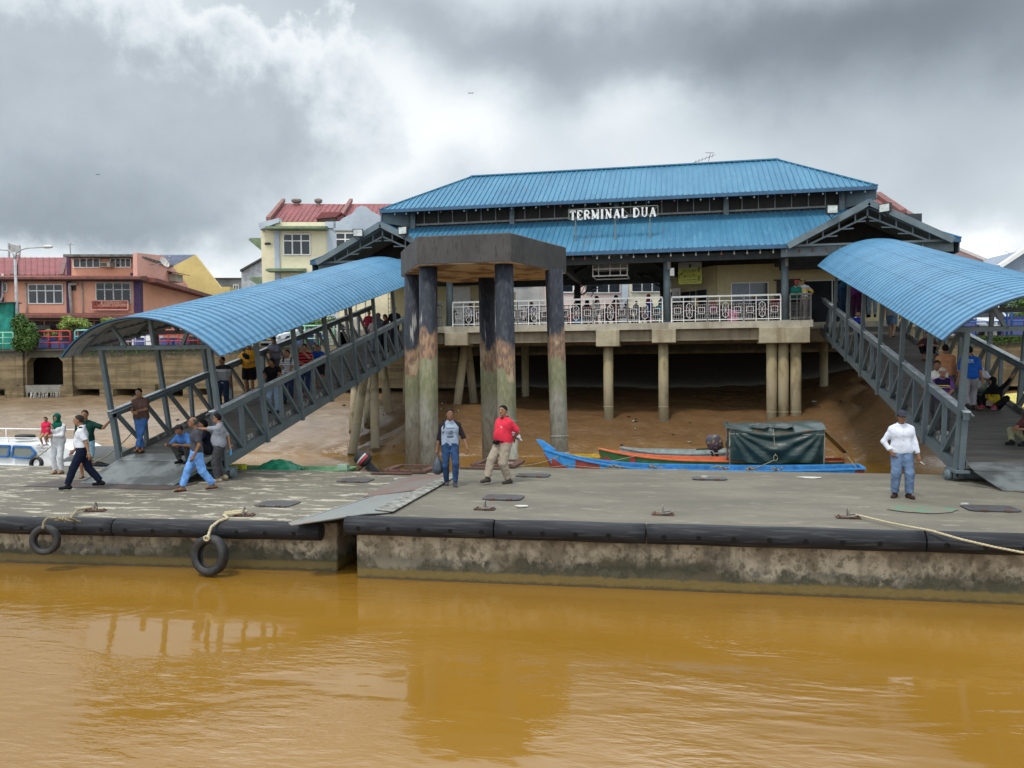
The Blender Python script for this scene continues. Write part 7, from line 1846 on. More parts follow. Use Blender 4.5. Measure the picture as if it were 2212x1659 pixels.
m = MB(); wr_ = simple('roof_white', (.78, .79, .80), (.70, .71, .73), sc=1, bump=0); m.extr([PB(2010, 575, D), PB(2200, 575, D), PB(2165, 536, D+8), PB(2000, 539, D+8)], up*.05); m.extr([PB(2162, 575, D-.5), PB(2222, 575, D-.5), PB(2222, 543, D+8), PB(2170, 549, D+5)], up*.05); m.build('roof', wr_, e)
m = MB(); m.bar(PB(2162, 534, D+8), PB(2188, 543, D+4), .4); m.build('ridge', white_p, e)
D = 62; e = empty('blue_grey_house', PB(2200, 800, D), 'blue grey gabled house with blue glazed windows at the right edge', 'house'); e.location.z = 4.85
m = MB(); poly(m, [(2162, 578), (2219, 539), (2300, 590), (2300, 812), (2162, 812)], D, 9); m.build('wall', simple('blue_grey_wall', (.24, .29, .36), (.21, .25, .31), sc=.5), e)
m = MB(); m.bar(PB(2157, 577, D-.3), PB(2219, 536, D-.3), .35, .3); m.bar(PB(2219, 536, D-.3), PB(2300, 588, D-.3), .35, .3); m.build('bargeboard', white_p, e)
window(e, 2173, 592, 2204, 612, D, 4, 2, pn=simple('blue_glass', (.06, .18, .36), rough=.15, bump=0)); window(e, 2120, 652, 2135, 668, D-1, 1)
D = 58; e = empty('white_shop', PB(2140, 800, D), 'low white building with blue posts behind the pickup truck', 'building'); e.location.z = 4.85
m = MB(); rect(m, 2085, 648, 2166, 812, D, 3); m.build('wall', simple('shop_white', (.55, .56, .56), (.22, .2, .19), sc=.9, lo=.45, hi=.55), e)
m = MB(); rect(m, 2134, 652, 2138, 720, D-.2, .1); m.build('post', blu, e); window(e, 2141, 656, 2157, 671, D, 2)

# vehicles
def car(name, loc, rot, lab, paint, kind='car', group=None, L=4.3, Wd=1.75, H=1.45):
    e = empty(name, loc, lab, kind, group, (0, 0, rot)); hw = Wd/2    # nose points to -Y locally
    wh = .34; g0 = .24
    sec = [(-L/2, g0+.12, .55, .80), (-L/2+.10, g0, .72, .92), (-L/2+.55, g0, .80, .97), (-L/2+1.15, g0, .90, 1.0), (0, g0, .92, 1.0), (L/2-.6, g0, .92, 1.0), (L/2-.08, g0+.05, .88, .97), (L/2, g0+.15, .75, .9)]
    if kind == 'pickup truck': sec = [(y, g0+.15, z1+.14, k) for y, g0_, z1, k in sec]
    m = MB(); V = []
    for y, z0, z1, k in sec: V += [(-hw*k*.96, y, z0), (-hw*k, y, (z0+z1)/2), (-hw*k*.93, y, z1), (hw*k*.93, y, z1), (hw*k, y, (z0+z1)/2), (hw*k*.96, y, z0)]
    m.add(V, [(i*6+k, i*6+(k+1) % 6, (i+1)*6+(k+1) % 6, (i+1)*6+k) for i in range(len(sec)-1) for k in range(6)]+[(0, 1, 2, 3, 4, 5), tuple(len(sec)*6-1-k for k in range(6))], False)
    m.build('body', paint, e, local=True, bevel=.03)
    zt = sec[4][2]; c0, c1 = -L/2+1.2, (L/2-.4 if kind == 'car' else .7)
    m = MB(); V = []
    for y, z, k in ((c0, zt-.02, .9), (c0+.62, H, .74), (c1-.5, H, .74), (c1, zt-.02, .88)): V += [(-hw*k, y, z), (hw*k, y, z)]
    V2 = [(-hw*.9, c0, zt-.02), (hw*.9, c0, zt-.02), (hw*.74, c0+.62, H), (-hw*.74, c0+.62, H), (-hw*.74, c1-.5, H), (hw*.74, c1-.5, H), (hw*.88, c1, zt-.02), (-hw*.88, c1, zt-.02)]
    m.add(V2, [(0, 1, 2, 3), (3, 2, 5, 4), (4, 5, 6, 7), (0, 3, 4, 7), (1, 6, 5, 2)]); m.build('cabin', glass_d, e, local=True)
    m = MB(); m.box(-hw*.75, hw*.75, c0+.6, c1-.48, H-.01, H+.05)
    for s in (-1, 1): m.bar((s*hw*.9, c0, zt), (s*hw*.75, c0+.62, H), .06); m.bar((s*hw*.88, c1, zt), (s*hw*.75, c1-.5, H), .07); m.bar((s*hw*.9, (c0+c1)/2, zt), (s*hw*.75, (c0+c1)/2, H), .06)
    m.build('roof', paint, e, local=True)
    for sx in (-1, 1):
        for sy in (-L/2+.85, L/2-.85):
            m = MB(); m.cyl((sx*(hw-.2), sy, wh), (sx*(hw+.01), sy, wh), wh, n=20); w_ = m.build('wheel', tyre_m, e, local=True)
            m = MB(); m.cyl((sx*(hw), sy, wh), (sx*(hw+.025), sy, wh), wh*.6, n=14); o = m.build('rim', gp_, e, local=True); o.parent = w_
    z = sec[1][2]
    for s in (-1, 1):
        m = MB(); m.box(s*hw*.70-.20, s*hw*.70+.20, -L/2-.02, -L/2+.2, z-.22, z-.06); m.build('headlight', simple('lamp_clear', (.6, .62, .62), (.25, .27, .28), sc=9, rough=.15, bump=0), e, local=True, bevel=.02)
        m = MB(); m.box(s*(hw+.12)-.1, s*(hw+.12)+.1, c0+.25, c0+.35, zt+.02, zt+.16); m.build('mirror', paint, e, local=True)
    m = MB(); 
    for k in range(4): m.box(-hw*.42, hw*.42, -L/2-.03, -L/2+.1, z-.10-k*.05, z-.072-k*.05)
    m.build('grille', simple('grille_dark', (.03, .03, .03)), e, local=True)
    m = MB(); m.box(-hw*.5, hw*.5, -L/2-.03, -L/2+.1, .36, .50); m.build('air_intake', simple('grille_dark', (.03, .03, .03)), e, local=True)
    m = MB(); m.box(-.24, .24, -L/2-.05, -L/2-.03, .50, .60); m.build('number_plate', simple('plate_black', (.02, .02, .02)), e, local=True)
    if kind == 'pickup truck': m = MB(); m.box(-hw*.9, hw*.9, .75, L/2-.05, zt-.4, zt-.35); m.build('cargo_bed', simple('grille_dark', (.03, .03, .03)), e, local=True)
    return e
cw_ = simple('car_white', (.74, .75, .76), (.68, .69, .70), sc=1, rough=.25, bump=0); csl = simple('car_silver', (.45, .46, .47), rough=.25, metal=.3, bump=0)
p = W(2127, 715, Y=45.2); car('pickup_truck', (p.x, 46.6, 4.86), R(14), 'white pickup truck facing the river behind the blue fence at right', cw_, 'pickup truck', L=4.9, Wd=1.85, H=1.82)
p = W(598, 728, Y=44.5); car('parked_car', (p.x, 46, 4.86), R(-8), 'white parked car just over the rail of the left gangway, left one', cw_, 'car', 'white cars parked beside the terminal')
p = W(662, 724, Y=45); car('parked_car', (p.x+.4, 46.4, 4.86), R(-8), 'silver white parked car behind the mint green fence, right one', csl, 'car', 'white cars parked beside the terminal')
for i, (px, py, s) in enumerate(((1017, 201, .5), (211, 377, .4))):
    p = W(px, py, D=120); m = MB()
    for k in (-1, 1): m.add([p, p+RX*k*.45*s+up*.16*s, p+RX*k*.9*s-up*.02*s, p+RX*k*.4*s-up*.02*s+FX*.2], [(0, 1, 2, 3)]); 
    m.ball(p, .10*s, 6, (1, 2.2, .8)); tag(m.build('bird', simple('bird_dark', (.03, .03, .035), bump=0)), ['small dark bird flying above the middle of the picture', 'tiny dark bird low in the sky at left'][i], 'bird')
# ------------------------------------------------------------------ people
navy = (.012, .016, .035)
def on(px, py, z): return tuple(W(px, py, Z=z))
def ongang(px, py, which):
    y0, z0 = (GLy, GLz) if which == 'l' else (GRy, GRz)
    d = CF+CR*(px-CXP)/FPX-CU*(py-CYP)/FPX
    s = .216; zc = z0+.15-s*y0; t_ = (zc+s*CC[1]-CC[2])/(d[2]-s*d[1]); q = CC+d*t_
    return (q[0], q[1], q[2])
def atx(px, py, X, which, hh):
    """figure at the rail: head top seen at (px,py), X known; feet on the sloping deck"""
    y0, z0 = (GLy, GLz) if which == 'l' else (GRy, GRz)
    q = W(px, py, X=X); return (X, q.y, deckz(q.y, y0, z0)), q.z-deckz(q.y, y0, z0)
WALKL = dict(fl=(.09, -.34, .0), fr=(-.09, .33, .055), hl=(.26, .14, .84), hr=(-.27, -.22, .88), lean=(.04, 0), pel=(0, -.02, .905))
WALKR = dict(fl=(.09, .33, .055), fr=(-.09, -.34, .0), hl=(.27, -.22, .88), hr=(-.26, .14, .84), lean=(.04, 0), pel=(0, -.02, .905))
def st(**k): d = dict(); d.update(k); return d
# --- left pontoon
def uniform_x(root, I):
    m = MB(); t_ = I['tor']
    for s in (-1, 1): a = t_(s*.105, .0, 1.462); b = t_(s*.19, .01, 1.452); m.bar(a, b, .075, .02)
    m.build('epaulette', cloth((.01, .012, .02)), root, local=True)
    m = MB(); c = I['wL']; m.tube([c+np.array([.034*math.cos(a), .0+.034*math.sin(a), 0]) for a in [2*math.pi*i/10 for i in range(10)]], .011, 6, closed=True); m.build('wristwatch', simple('watch_steel', (.35, .33, .28), rough=.3), root, local=True)
    m = MB(); a = t_(.08, -.135, 1.30); m.bar(a, a+np.array([.07, 0, 0]), .01, .03); m.bar(t_(-.11, -.135, 1.30), t_(-.04, -.135, 1.30), .01, .02); m.ball(I['eL']*.4+I['shL']*.6+np.array([.055, 0, 0]), .035, 8, (.2, 1, 1)); m.build('badges', cloth((.10, .13, .22)), root, local=True)
    m = MB(); m.tube([I['tor'](.135*math.cos(a), -.0+.118*math.sin(a), 1.005) for a in [2*math.pi*i/16 for i in range(16)]], .016, 6, closed=True); m.build('belt', cloth(BLACK, .5), root, local=True)
person(on(182, 1056, .89), R(-58), 1.74, 'man in white uniform shirt and navy trousers striding left', WALKL, SK1, dict(c=[(.72, .73, .78)], sleeve=.44, hem=1.0, loose=.026), dict(c=navy, w=.01), dict(c=BLACK), belly=.02, extras=uniform_x, collar=(.72, .73, .78), hairc=(.03, .028, .026))
person(on(428, 1061, .89), R(-52), 1.70, 'balding man in dark grey tee and light blue jeans walking left', dict(WALKR, hr=(-.25, .10, .82), hl=(.25, -.10, .84)), SK2, dict(c=[(.055, .06, .07)], sleeve=.40, hem=.93), dict(mat=denim((.13, .28, .58)), c=(.1, .2, .4), w=.012), dict(kind='sandal', c=(.05, .03, .02)), hair='thin', hairc=(.06, .055, .05))
wpos = on(127, 1023, .89)
def carry(root, I): pass
wo, wI = person(wpos, R(8), 1.60, 'woman in green headscarf and white clothes carrying a toddler', dict(hr=(-.17, -.24, 1.02), er=(-.6, .2, -.6), hl=(-.02, -.24, 1.10), el=(.7, .1, -.5), head=(.0, 0), fl=(.09, 0, 0), fr=(-.09, -.02, 0)), SK3,
       dict(c=[(.72, .73, .76)], sleeve=.95, hem=.86), dict(c=(.68, .69, .72), w=.0), dict(kind='sandal', c=(.10, .06, .04)), hair='hijab', hairc=(.0, .10, .065), female=True)
cpz = wI['world'](np.array([-.20, -.16, 1.02]))
def toddler_x(root, I):
    m = MB()
    for q in ((-.03, 1.30), (.02, 1.25), (.05, 1.20), (.0, 1.18)): m.ball(I['tor'](q[0], -.125, q[1]), .02, 6, (1, .3, 1))
    m.build('flower_print', cloth((.75, .28, .38)), root, local=True)
ch, _ = person((cpz.x-.03, cpz.y-.02, cpz.z-.60*.88/1.72), R(15), .88, 'toddler in a red pink dress held on the arm of the woman in green', dict(pel=(0, 0, .93), fl=(.10, -.20, .30), fr=(-.10, -.16, .22), kl=(.1, -1, .3), kr=(-.1, -1, .3), hl=(.26, -.22, 1.15), hr=(-.26, -.02, .82)), SK3,
       dict(c=[(.68, .02, .085)], sleeve=.02, hem=.72, dress=True, loose=.035), None, dict(c=(.75, .55, .60)), hair='long', hairc=(.035, .02, .015), female=False, extras=toddler_x)
person(on(187, 1032, .89), R(25), 1.73, 'man in dark green shirt behind the uniformed man, arm stretched to the gangway post', dict(hl=(.60, -.12, 1.44), el=(.3, 0, -1), hr=(-.24, -.02, .80), head=(-.15, 0)), SK1, dict(c=[(.012, .045, .035)], sleeve=.48, hem=.88), dict(c=(.25, .42, .50), len=.47, w=.02), dict(kind='sandal', c=BLACK), belly=.02)
def bottle_x(root, I):
    m = MB(); c = I['wR']+np.array([0, .02, -.08]); m.lathe([(.012, .06), (.014, .04), (.034, .0), (.036, -.06), (.030, -.10), (.034, -.17), (.001, -.175)], c, 10); m.build('water_bottle', simple('bottle_blue', (.08, .42, .80), rough=.15, bump=0), root, local=True)
person(on(476, 1040, .89), R(-72), 1.66, 'man in grey shirt and sunglasses with a blue water bottle behind his back', dict(hl=(.05, -.52, 1.36), el=(.8, .3, -.4), hr=(-.10, .22, .90), er=(-.7, .6, 0), fr=(-.08, .08, .05), fl=(.08, -.04, 0), lean=(.02, 0)), SK1,
       dict(c=[(.26, .27, .31)], sleeve=.5, hem=.86, loose=.03), dict(c=(.055, .055, .06), w=.02), dict(kind='shoe', c=(.42, .33, .22)), glasses=True, belly=.06, extras=bottle_x, collar=(.26, .27, .31))
SQ = dict(pel=(0, .12, .30), lean=(.55, 0), fl=(.13, -.10, 0), fr=(-.13, -.10, 0), kl=(.4, -1, 1), kr=(-.4, -1, 1), hl=(.20, -.46, .50), hr=(-.20, -.46, .50), el=(.6, .2, -.6), er=(-.6, .2, -.6), head=(0, .0))
SIT = dict(pel=(0, .05, .12), lean=(.12, 0), fl=(.22, -.42, .02), fr=(-.16, -.36, .02), kl=(.9, -.4, .7), kr=(-.9, -.4, .7), hl=(.26, -.36, .40), hr=(-.22, -.34, .34), el=(.7, .3, -.4), er=(-.7, .3, -.4))
CHAIR = dict(pel=(0, .05, .50), lean=(.04, 0), fl=(.12, -.44, 0), fr=(-.12, -.44, 0), kl=(.1, -.6, 1), kr=(-.1, -.6, 1), hl=(.14, -.34, .62), hr=(-.14, -.34, .62), el=(.6, .4, -.3), er=(-.6, .4, -.3))
q = ongang(404, 1000, 'l'); person(q, R(-10), 1.68, 'man in blue shirt and cap squatting at the foot of the left gangway', SQ, SK2, dict(c=[(.04, .13, .36)], sleeve=.5, hem=.88), dict(c=(.05, .05, .045)), dict(c=BLACK), hat=dict(c=(.03, .025, .03)))
q = ongang(497, 985, 'l'); person((-11.85, q[1]+.1, deckz(q[1]+.1, GLy, GLz)), R(-60), 1.68, 'person in black sitting on the left gangway deck behind the truss', SIT, SK1, dict(c=[(.014, .016, .03)], sleeve=.9, hem=.9), dict(c=(.03, .03, .035)), dict(c=BLACK), hair='long')
def phone_x(root, I):
    m = MB(); a = (I['wL']+I['wR'])/2+np.array([0, -.08, .0]); m.extr([a+np.array(v) for v in ((-.035, 0, 0), (.035, 0, 0), (.035, -.06, .05), (-.035, -.06, .05))], (0, 0, .01)); m.build('phone', simple('phone_black', (.01, .01, .01), rough=.2, bump=0), root, local=True)
    m = MB(); c = I['hd'](-.02, -.10, -.05); m.cyl(c, c+np.array([-.03, -.06, -.03]), .006, n=6); m.build('cigarette', white_p, root, local=True)
    m = MB(); 
    for k in range(8): p_ = I['tor'](.06+.03*math.cos(k*1.9), -.128, 1.27+.03*math.sin(k*2.3)); m.ball(p_, .012, 6, (1, .3, 1))
    m.build('chest_print', cloth((.34, .30, .27)), root, local=True)
q = ongang(306, 975, 'l')
bp, bI = person((q[0], q[1], q[2]), R(12), 1.68, 'young man in brown polo and jeans leaning on the left gangway rail end', dict(pel=(-.04, .10, .90), lean=(-.02, -.06), fl=(-.02, -.22, 0), fr=(.06, -.10, 0), hl=(.04, -.28, 1.10), hr=(-.06, -.28, 1.08), el=(.7, .3, -.5), er=(-.7, .3, -.5), head=(-.1, -.15)), SK1,
       dict(c=[(.105, .058, .045)], sleeve=.48, hem=.88, loose=.026), dict(mat=denim((.05, .12, .30)), c=(.1, .1, .2), w=.0), dict(kind='sandal', c=(.06, .035, .02)), extras=phone_x, collar=(.09, .05, .04))
def chest_split(C, I): return (C[:, 2] > 1.28).astype(int)
# --- left gangway; far rail X about -13.9, near rail X about -11.5
LF, LN = GLx-1.08, GLx+1.10
def rail_person(px, py, side_, lab, h=None, yaw=0, pose=None, dx=0, pos=None, **k):
    if pos: return person((pos[0], pos[1], deckz(pos[1], GLy, GLz)), yaw, h or 1.68, lab, pose, **k)
    X = (LF if side_ == 'f' else LN)+dx; loc, hh = atx(px, py, X, 'l', 0); h = h or max(1.35, min(1.85, hh))
    return person(loc, yaw, h, lab, pose, **k)
rail_person(467, 782, 'f', 'man in black and grey polo looking left on the left gangway, behind its front post', yaw=R(15), pose=dict(fr=(-.12, .12, .03), hr=(-.30, .08, 1.12), er=(-.8, .4, 0), head=(-.9, 0)), pos=(-13.78, 23.02), h=1.66, skinc=SK2, shirt=dict(c=[(.27, .28, .29), (.025, .025, .03), (.5, .5, .5)], sleeve=.48, hem=.86, split=lambda C, I: np.where(C[:, 2] > 1.33, 1, np.where(C[:, 2] > 1.25, 2, 0))), pants=dict(mat=denim((.014, .022, .05)), c=navy, w=.0), shoes=dict(kind='sandal', c=(.25, .2, .15)))
def bag_x(root, I):
    m = MB(); t_ = I['tor']; m.tube([t_(-.16, -.05, 1.46), t_(-.06, -.16, 1.30), t_(.10, -.165, 1.13), t_(.2, -.04, 1.0)], .014, 6); m.build('bag_strap', cloth(BLACK), root, local=True)
    m = MB(); V = []; a = t_(-.15, -.20, 1.36); b = t_(.06, -.22, 1.20)
    m.tube([a, a*.7+b*.3, a*.3+b*.7, b], [.03, .075, .08, .03], 8); m.build('belt_bag', cloth((.015, .022, .05)), root, local=True)
rail_person(517, 752, 'f', 'stout man in yellow tee and black shorts with a dark belt bag', h=1.78, pos=(-13.85, 24.75), yaw=R(10), pose=dict(hl=(.16, -.20, 1.08), el=(.9, .3, -.2), hr=(-.34, -.16, 1.04), er=(-.6, .5, -.2)), dx=.32, skinc=SK1, build_=1.12, belly=.05, shirt=dict(c=[(.72, .34, .02)], sleeve=.46, hem=.90, loose=.035), pants=dict(c=BLACK, len=.44, w=.035), shoes=dict(kind='sandal', c=(.2, .15, .1)), extras=bag_x)
rail_person(573, 739, 'f', 'older man in grey blue polo and dark cap at the left gangway rail', yaw=R(22), pose=dict(hr=(-.36, -.18, 1.14), hl=(-.12, -.30, 1.16), er=(-.6, .1, -.7), el=(.6, -.2, -.7), head=(.5, 0), fr=(-.10, .1, .02), lean=(.05, -.08)), pos=(-13.85, 26.51), h=1.64, skinc=SK2, shirt=dict(c=[(.20, .23, .30)], sleeve=.5, hem=.90), pants=dict(c=(.10, .10, .10)), shoes=dict(kind='shoe', c=(.05, .04, .04)), hat=dict(c=(.025, .03, .035)), collar=(.2, .23, .3))
LEANN = dict(pel=(0, .16, .90), lean=(.42, 0), hl=(.22, -.50, 1.10), hr=(-.18, -.50, 1.12), el=(.7, 0, -.6), er=(-.7, 0, -.6), fl=(.1, .12, 0), fr=(-.1, .2, 0), head=(0, .15))
rail_person(596, 776, 'n', 'man in black polo bending over the near rail of the left gangway', h=1.76, yaw=R(22), pose=dict(LEANN, head=(-1.1, .05)), pos=(-11.95, 22.7), skinc=SK2, shirt=dict(c=[(.010, .010, .012)], sleeve=.5, hem=.86), pants=dict(mat=denim((.22, .30, .40)), c=(.2, .3, .4)), shoes=dict(c=BLACK, sole=True))
def pack_x(root, I):
    m = MB(); t_ = I['tor']
    for s in (-1, 1): m.tube([t_(s*.10, .08, 1.46), t_(s*.125, -.03, 1.475), t_(s*.12, -.14, 1.36), t_(s*.13, -.125, 1.15), t_(s*.15, .0, 1.08)], .020, 6)
    m.tube([t_(0, .18, 1.42), t_(0, .2, 1.25), t_(0, .18, 1.08)], [.09, .13, .11], 8); m.build('backpack', cloth((.02, .02, .025)), root, local=True)
stripes = lambda C, I: (np.mod(C[:, 2]*1.0, .075) < .015).astype(int)
rail_person(629, 744, 'n', 'man in white striped polo with a backpack, half behind a gangway post', h=1.70, yaw=R(15), pose=dict(pel=(0, .1, .92), lean=(.12, 0), hl=(.20, -.42, 1.08), hr=(-.12, -.42, 1.08), head=(-.5, .1)), pos=(-12.05, 23.86), skinc=SK1, shirt=dict(c=[(.66, .67, .70), (.10, .11, .14)], sleeve=.5, hem=.88, split=stripes), pants=dict(mat=denim((.02, .03, .07)), c=navy), shoes=dict(c=BLACK, sole=True), extras=pack_x)
bands = lambda C, I: (np.mod(C[:, 2]+.02, .10) < .045).astype(int)
rail_person(655, 745, 'n', 'man with glasses in red and black striped polo, hand at his chin', h=1.72, yaw=R(10), pose=dict(pel=(0, .1, .92), lean=(.10, 0), hl=(.04, -.26, 1.42), el=(.7, -.4, -.9), hr=(-.02, -.30, 1.10), er=(-.8, -.1, -.5), head=(-.3, 0)), pos=(-11.9, 24.75), skinc=SK1, shirt=dict(c=[(.62, .05, .06), (.014, .012, .02)], sleeve=.5, hem=.86, split=bands), pants=dict(mat=denim((.02, .04, .10)), c=navy), shoes=dict(c=(.55, .10, .12)), glasses=True)
rail_person(684, 754, 'n', 'boy in bright blue tee resting his chin on the near rail of the left gangway', h=1.56, pos=(-11.95, 25.9), yaw=R(15), pose=dict(LEANN, lean=(.55, 0), hl=(.14, -.58, 1.08), hr=(-.12, -.58, 1.08), head=(.2, .1)), dx=-.05, skinc=SK1, shirt=dict(c=[(.012, .08, .42)], sleeve=.46, hem=.88), pants=dict(c=(.02, .02, .025), len=.5, w=.03), shoes=dict(kind='sandal', c=BLACK))
for (px, py, X, yaw_, lab, kw) in ((807, 668, -12.2, 20, 'small dark haired girl in white top near the head of the left gangway', dict(h=1.45, shirt=dict(c=[(.62, .52, .55)], sleeve=.45), pants=dict(c=(.22, .24, .30)), hair='long', female=True)),
        (818, 668, -12.0, -20, 'person in grey hoodie beside the girl at the head of the left gangway', dict(h=1.6, shirt=dict(c=[(.13, .14, .17)], sleeve=.95), pants=dict(c=(.03, .035, .05)), hair='hijab', hairc=(.10, .11, .13))),
        (833, 676, -11.7, -40, 'woman with long brown hair leaning on the rail at the head of the left gangway', dict(h=1.55, shirt=dict(c=[(.06, .025, .025)], sleeve=.9), pants=dict(c=BLACK), hair='long', hairc=(.04, .02, .012), female=True)),
        (852, 661, -11.7, 15, 'young man in black tee standing at the head of the left gangway', dict(h=1.7, shirt=dict(c=[BLACK], sleeve=.45), pants=dict(c=(.03, .03, .04)))),
        (797, 680, -13.0, 30, 'person in red top sitting at the head of the left gangway', dict(h=1.5, shirt=dict(c=[(.42, .03, .07)], sleeve=.9), pants=dict(c=(.05, .05, .06))))):
    loc, hh = atx(px, py, X, 'l', 0)
    person(loc, R(yaw_), kw.pop('h'), lab, dict(hl=(.22, -.20, 1.0), hr=(-.22, -.16, 1.0)), SK1, vox=.02, shoes=dict(c=BLACK), **kw)
# --- middle of the pontoons
def bag2_x(root, I):
    m = MB(); c = I['wR']+np.array([0, 0, -.11]); m.lathe([(.006, .02), (.012, -.02), (.05, -.10), (.10, -.20), (.125, -.32), (.11, -.41), (.05, -.455), (.001, -.46)], c, 14); o = m.build('plastic_bag', simple('bag_plastic', (.035, .045, .060), (.06, .07, .09), sc=12, rough=.3, obj=True, bump=.6), root, local=True)
    m = MB(); t_ = I['tor']
    for k in range(4):
        for i in range(12): a = 2*math.pi*i/12; m.ball(t_((.06-.013*k)*math.cos(a), -.128-.008*math.cos(a*1), 1.22+(.06-.013*k)*math.sin(a)), .006, 5, (1, .4, 1))
    for z, w_ in ((1.31, .09), (1.135, .08), (1.11, .06)): m.bar(t_(-w_, -.126, z), t_(w_, -.126, z), .006, .013)
    m.build('shirt_print', cloth((.05, .06, .09)), root, local=True)
    m = MB(); m.tube([t_(-.13, .0, 1.47), t_(-.125, -.12, 1.38), t_(-.15, -.09, 1.2)], .016, 5); m.ball(t_(-.19, .08, 1.02), .08, 8, (.6, 1, 1.6)); m.build('shoulder_bag', cloth(BLACK), root, local=True)
rag = lambda C, I: (np.abs(C[:, 0]) > .188-.75*np.clip(C[:, 2]-1.29, 0, .16)).astype(int)
person(on(973, 1049, 1.07), R(18), 1.70, 'young man in grey raglan tee with dark sleeves and jeans carrying a dark plastic bag', dict(WALKL, fl=(.10, -.16, 0), fr=(-.08, .10, .0), hl=(.36, -.14, .86), hr=(-.28, .02, .80), head=(.15, 0)), SK2, dict(c=[(.30, .36, .46), (.025, .020, .025)], sleeve=.62, hem=.87, split=rag), dict(mat=denim((.022, .050, .115)), c=navy, cuff=.056), dict(c=(.06, .055, .07), sole=True), extras=bag2_x)
def paper_x(root, I):
    m = MB(); c = (I['wL']+I['wR'])/2+np.array([0, .03, .02]); m.extr([c+np.array(v) for v in ((-.10, .0, .04), (.12, .05, -.02), (.14, .10, -.10), (-.06, .04, -.05))], (.0, .03, .02)); m.extr([c+np.array(v) for v in ((-.12, .02, .08), (.06, .07, .06), (.10, .10, -.02), (-.08, .04, .0))], (.0, .02, .02)); m.build('rolled_paper', simple('paper', (.62, .60, .60), (.30, .28, .34), sc=20, obj=True), root, local=True)
    m = MB(); t_ = I['tor']; m.tube([t_((.155+.03)*math.cos(a), -.02+.165*math.sin(a), .955) for a in [2*math.pi*i/16 for i in range(16)]], .020, 6, closed=True); m.tube([t_(.05, -.20, .93), t_(-.08, -.19, .93)], .045, 8); m.build('waist_pouch', cloth(BLACK), root, local=True)
    m = MB()
    for k in range(6): m.bar(t_(.05+.012*k, -.150, 1.27+.01*(k % 3)), t_(.056+.012*k, -.150, 1.235+.01*(k % 2)), .006, .007)
    m.build('chest_emblem', cloth((.72, .6, .6)), root, local=True)
person(on(1088, 1044, 1.07), R(-38), 1.76, 'heavy man in red polo and beige trousers walking left with papers behind his back', dict(WALKL, fl=(.10, .06, 0), fr=(-.10, -.38, .05), pel=(0, .0, .89), hl=(.06, .25, .98), hr=(-.04, .26, .97), el=(.9, .4, -.2), er=(-.9, .4, -.2), head=(.35, 0), lean=(-.05, 0)), SK1,
       dict(c=[(.66, .03, .06)], sleeve=.5, hem=.91, loose=.028), dict(c=(.34, .28, .215), w=.018), dict(c=(.05, .042, .035)), belly=.065, extras=paper_x, collar=(.03, .01, .015), build_=1.08)
def cig_x(root, I):
    m = MB(); c = I['wL']+np.array([.02, -.05, -.12]); m.cyl(c, c+np.array([.07, -.02, -.05]), .006, n=6); m.build('cigarette', white_p, root, local=True)
person(on(1948, 1075, 1.07), R(2), 1.66, 'man in dark cap, white long sleeved shirt and jeans standing on the right pontoon', dict(fl=(.12, -.06, 0), fr=(-.13, .02, 0), hl=(.29, -.12, .80), hr=(-.22, -.06, .92), er=(-.9, .5, -.2), el=(.7, .4, -.3), toeL=(.25, -1, 0), toeR=(-.6, -1, 0), lean=(0, -.02)), SK2,
       dict(c=[(.66, .69, .78)], sleeve=.93, hem=.89, loose=.034, buttons=True), dict(mat=denim((.10, .15, .24)), c=(.1, .15, .25), w=.014), dict(c=(.05, .03, .025)), hat=dict(c=(.035, .035, .055)), glasses=True, extras=cig_x, collar=(.66, .69, .78))
# --- right gangway: near rail X about 6.3
RN, RF = GRx-1.12, GRx+1.05
def rp(px, py, X, lab, h, yaw, pose, **k):
    loc, hh = atx(px, py, X, 'r', 0); loc = (loc[0], loc[1], loc[2]); return person(loc, R(yaw), h, lab, pose, **k)
zneed = lambda px, py, X: atx(px, py, X, 'r', 0)[1]
RL = dict(pel=(0, .12, .92), lean=(.14, 0), hl=(.16, -.36, 1.08), hr=(-.14, -.36, 1.08), fl=(.1, .1, 0), fr=(-.1, .14, 0))
rp(2024, 772, RN+.02, 'man in white polo right behind the thin man in the pale cap', 1.70, -45, dict(RL, head=(.9, 0)), skinc=SK2, shirt=dict(c=[(.62, .60, .54)], sleeve=.5), pants=dict(c=(.05, .05, .06)), shoes=dict(c=BLACK), collar=(.62, .6, .54))
strp = lambda C, I: np.where(np.abs(C[:, 0]) > .17, 1, np.where((C[:, 2] > 1.235) & (C[:, 2] < 1.265), 2, np.where((C[:, 2] > 1.195) & (C[:, 2] < 1.215), 3, np.where(C[:, 2] > 1.17, 0, 1))))
rp(2036, 794, RN-.02, 'thin man in pale cap and purple striped polo at the right gangway rail', 1.64, -15, dict(RL, head=(.1, .1)), skinc=SK1, shirt=dict(c=[(.02, .014, .05), (.16, .05, .26), (.70, .45, .10), (.6, .55, .5)], sleeve=.5, split=strp), pants=dict(c=(.06, .06, .07)), shoes=dict(c=(.4, .4, .35)), hat=dict(c=(.50, .45, .38)), glasses=False, collar=(.25, .12, .35))
rp(2043, 738, RN+.75, 'man in orange shirt seen from behind on the right gangway', 1.72, 175, {}, skinc=SK2, shirt=dict(c=[(.52, .24, .12)], sleeve=.9, loose=.03), pants=dict(c=(.14, .11, .25)), shoes=dict(c=BLACK))
q = ongang(2095, 890, 'r')
def back_letters(root, I):
    o = text_mesh('SR', .13, cloth((.34, .50, .74)), (0, 0, 0), (-1, 0, 0), (0, .04, 1), 'shirt_letters', None, depth=.01, bold=.004); o.parent = root; o.location = I['tor'](0, .152, 1.33)
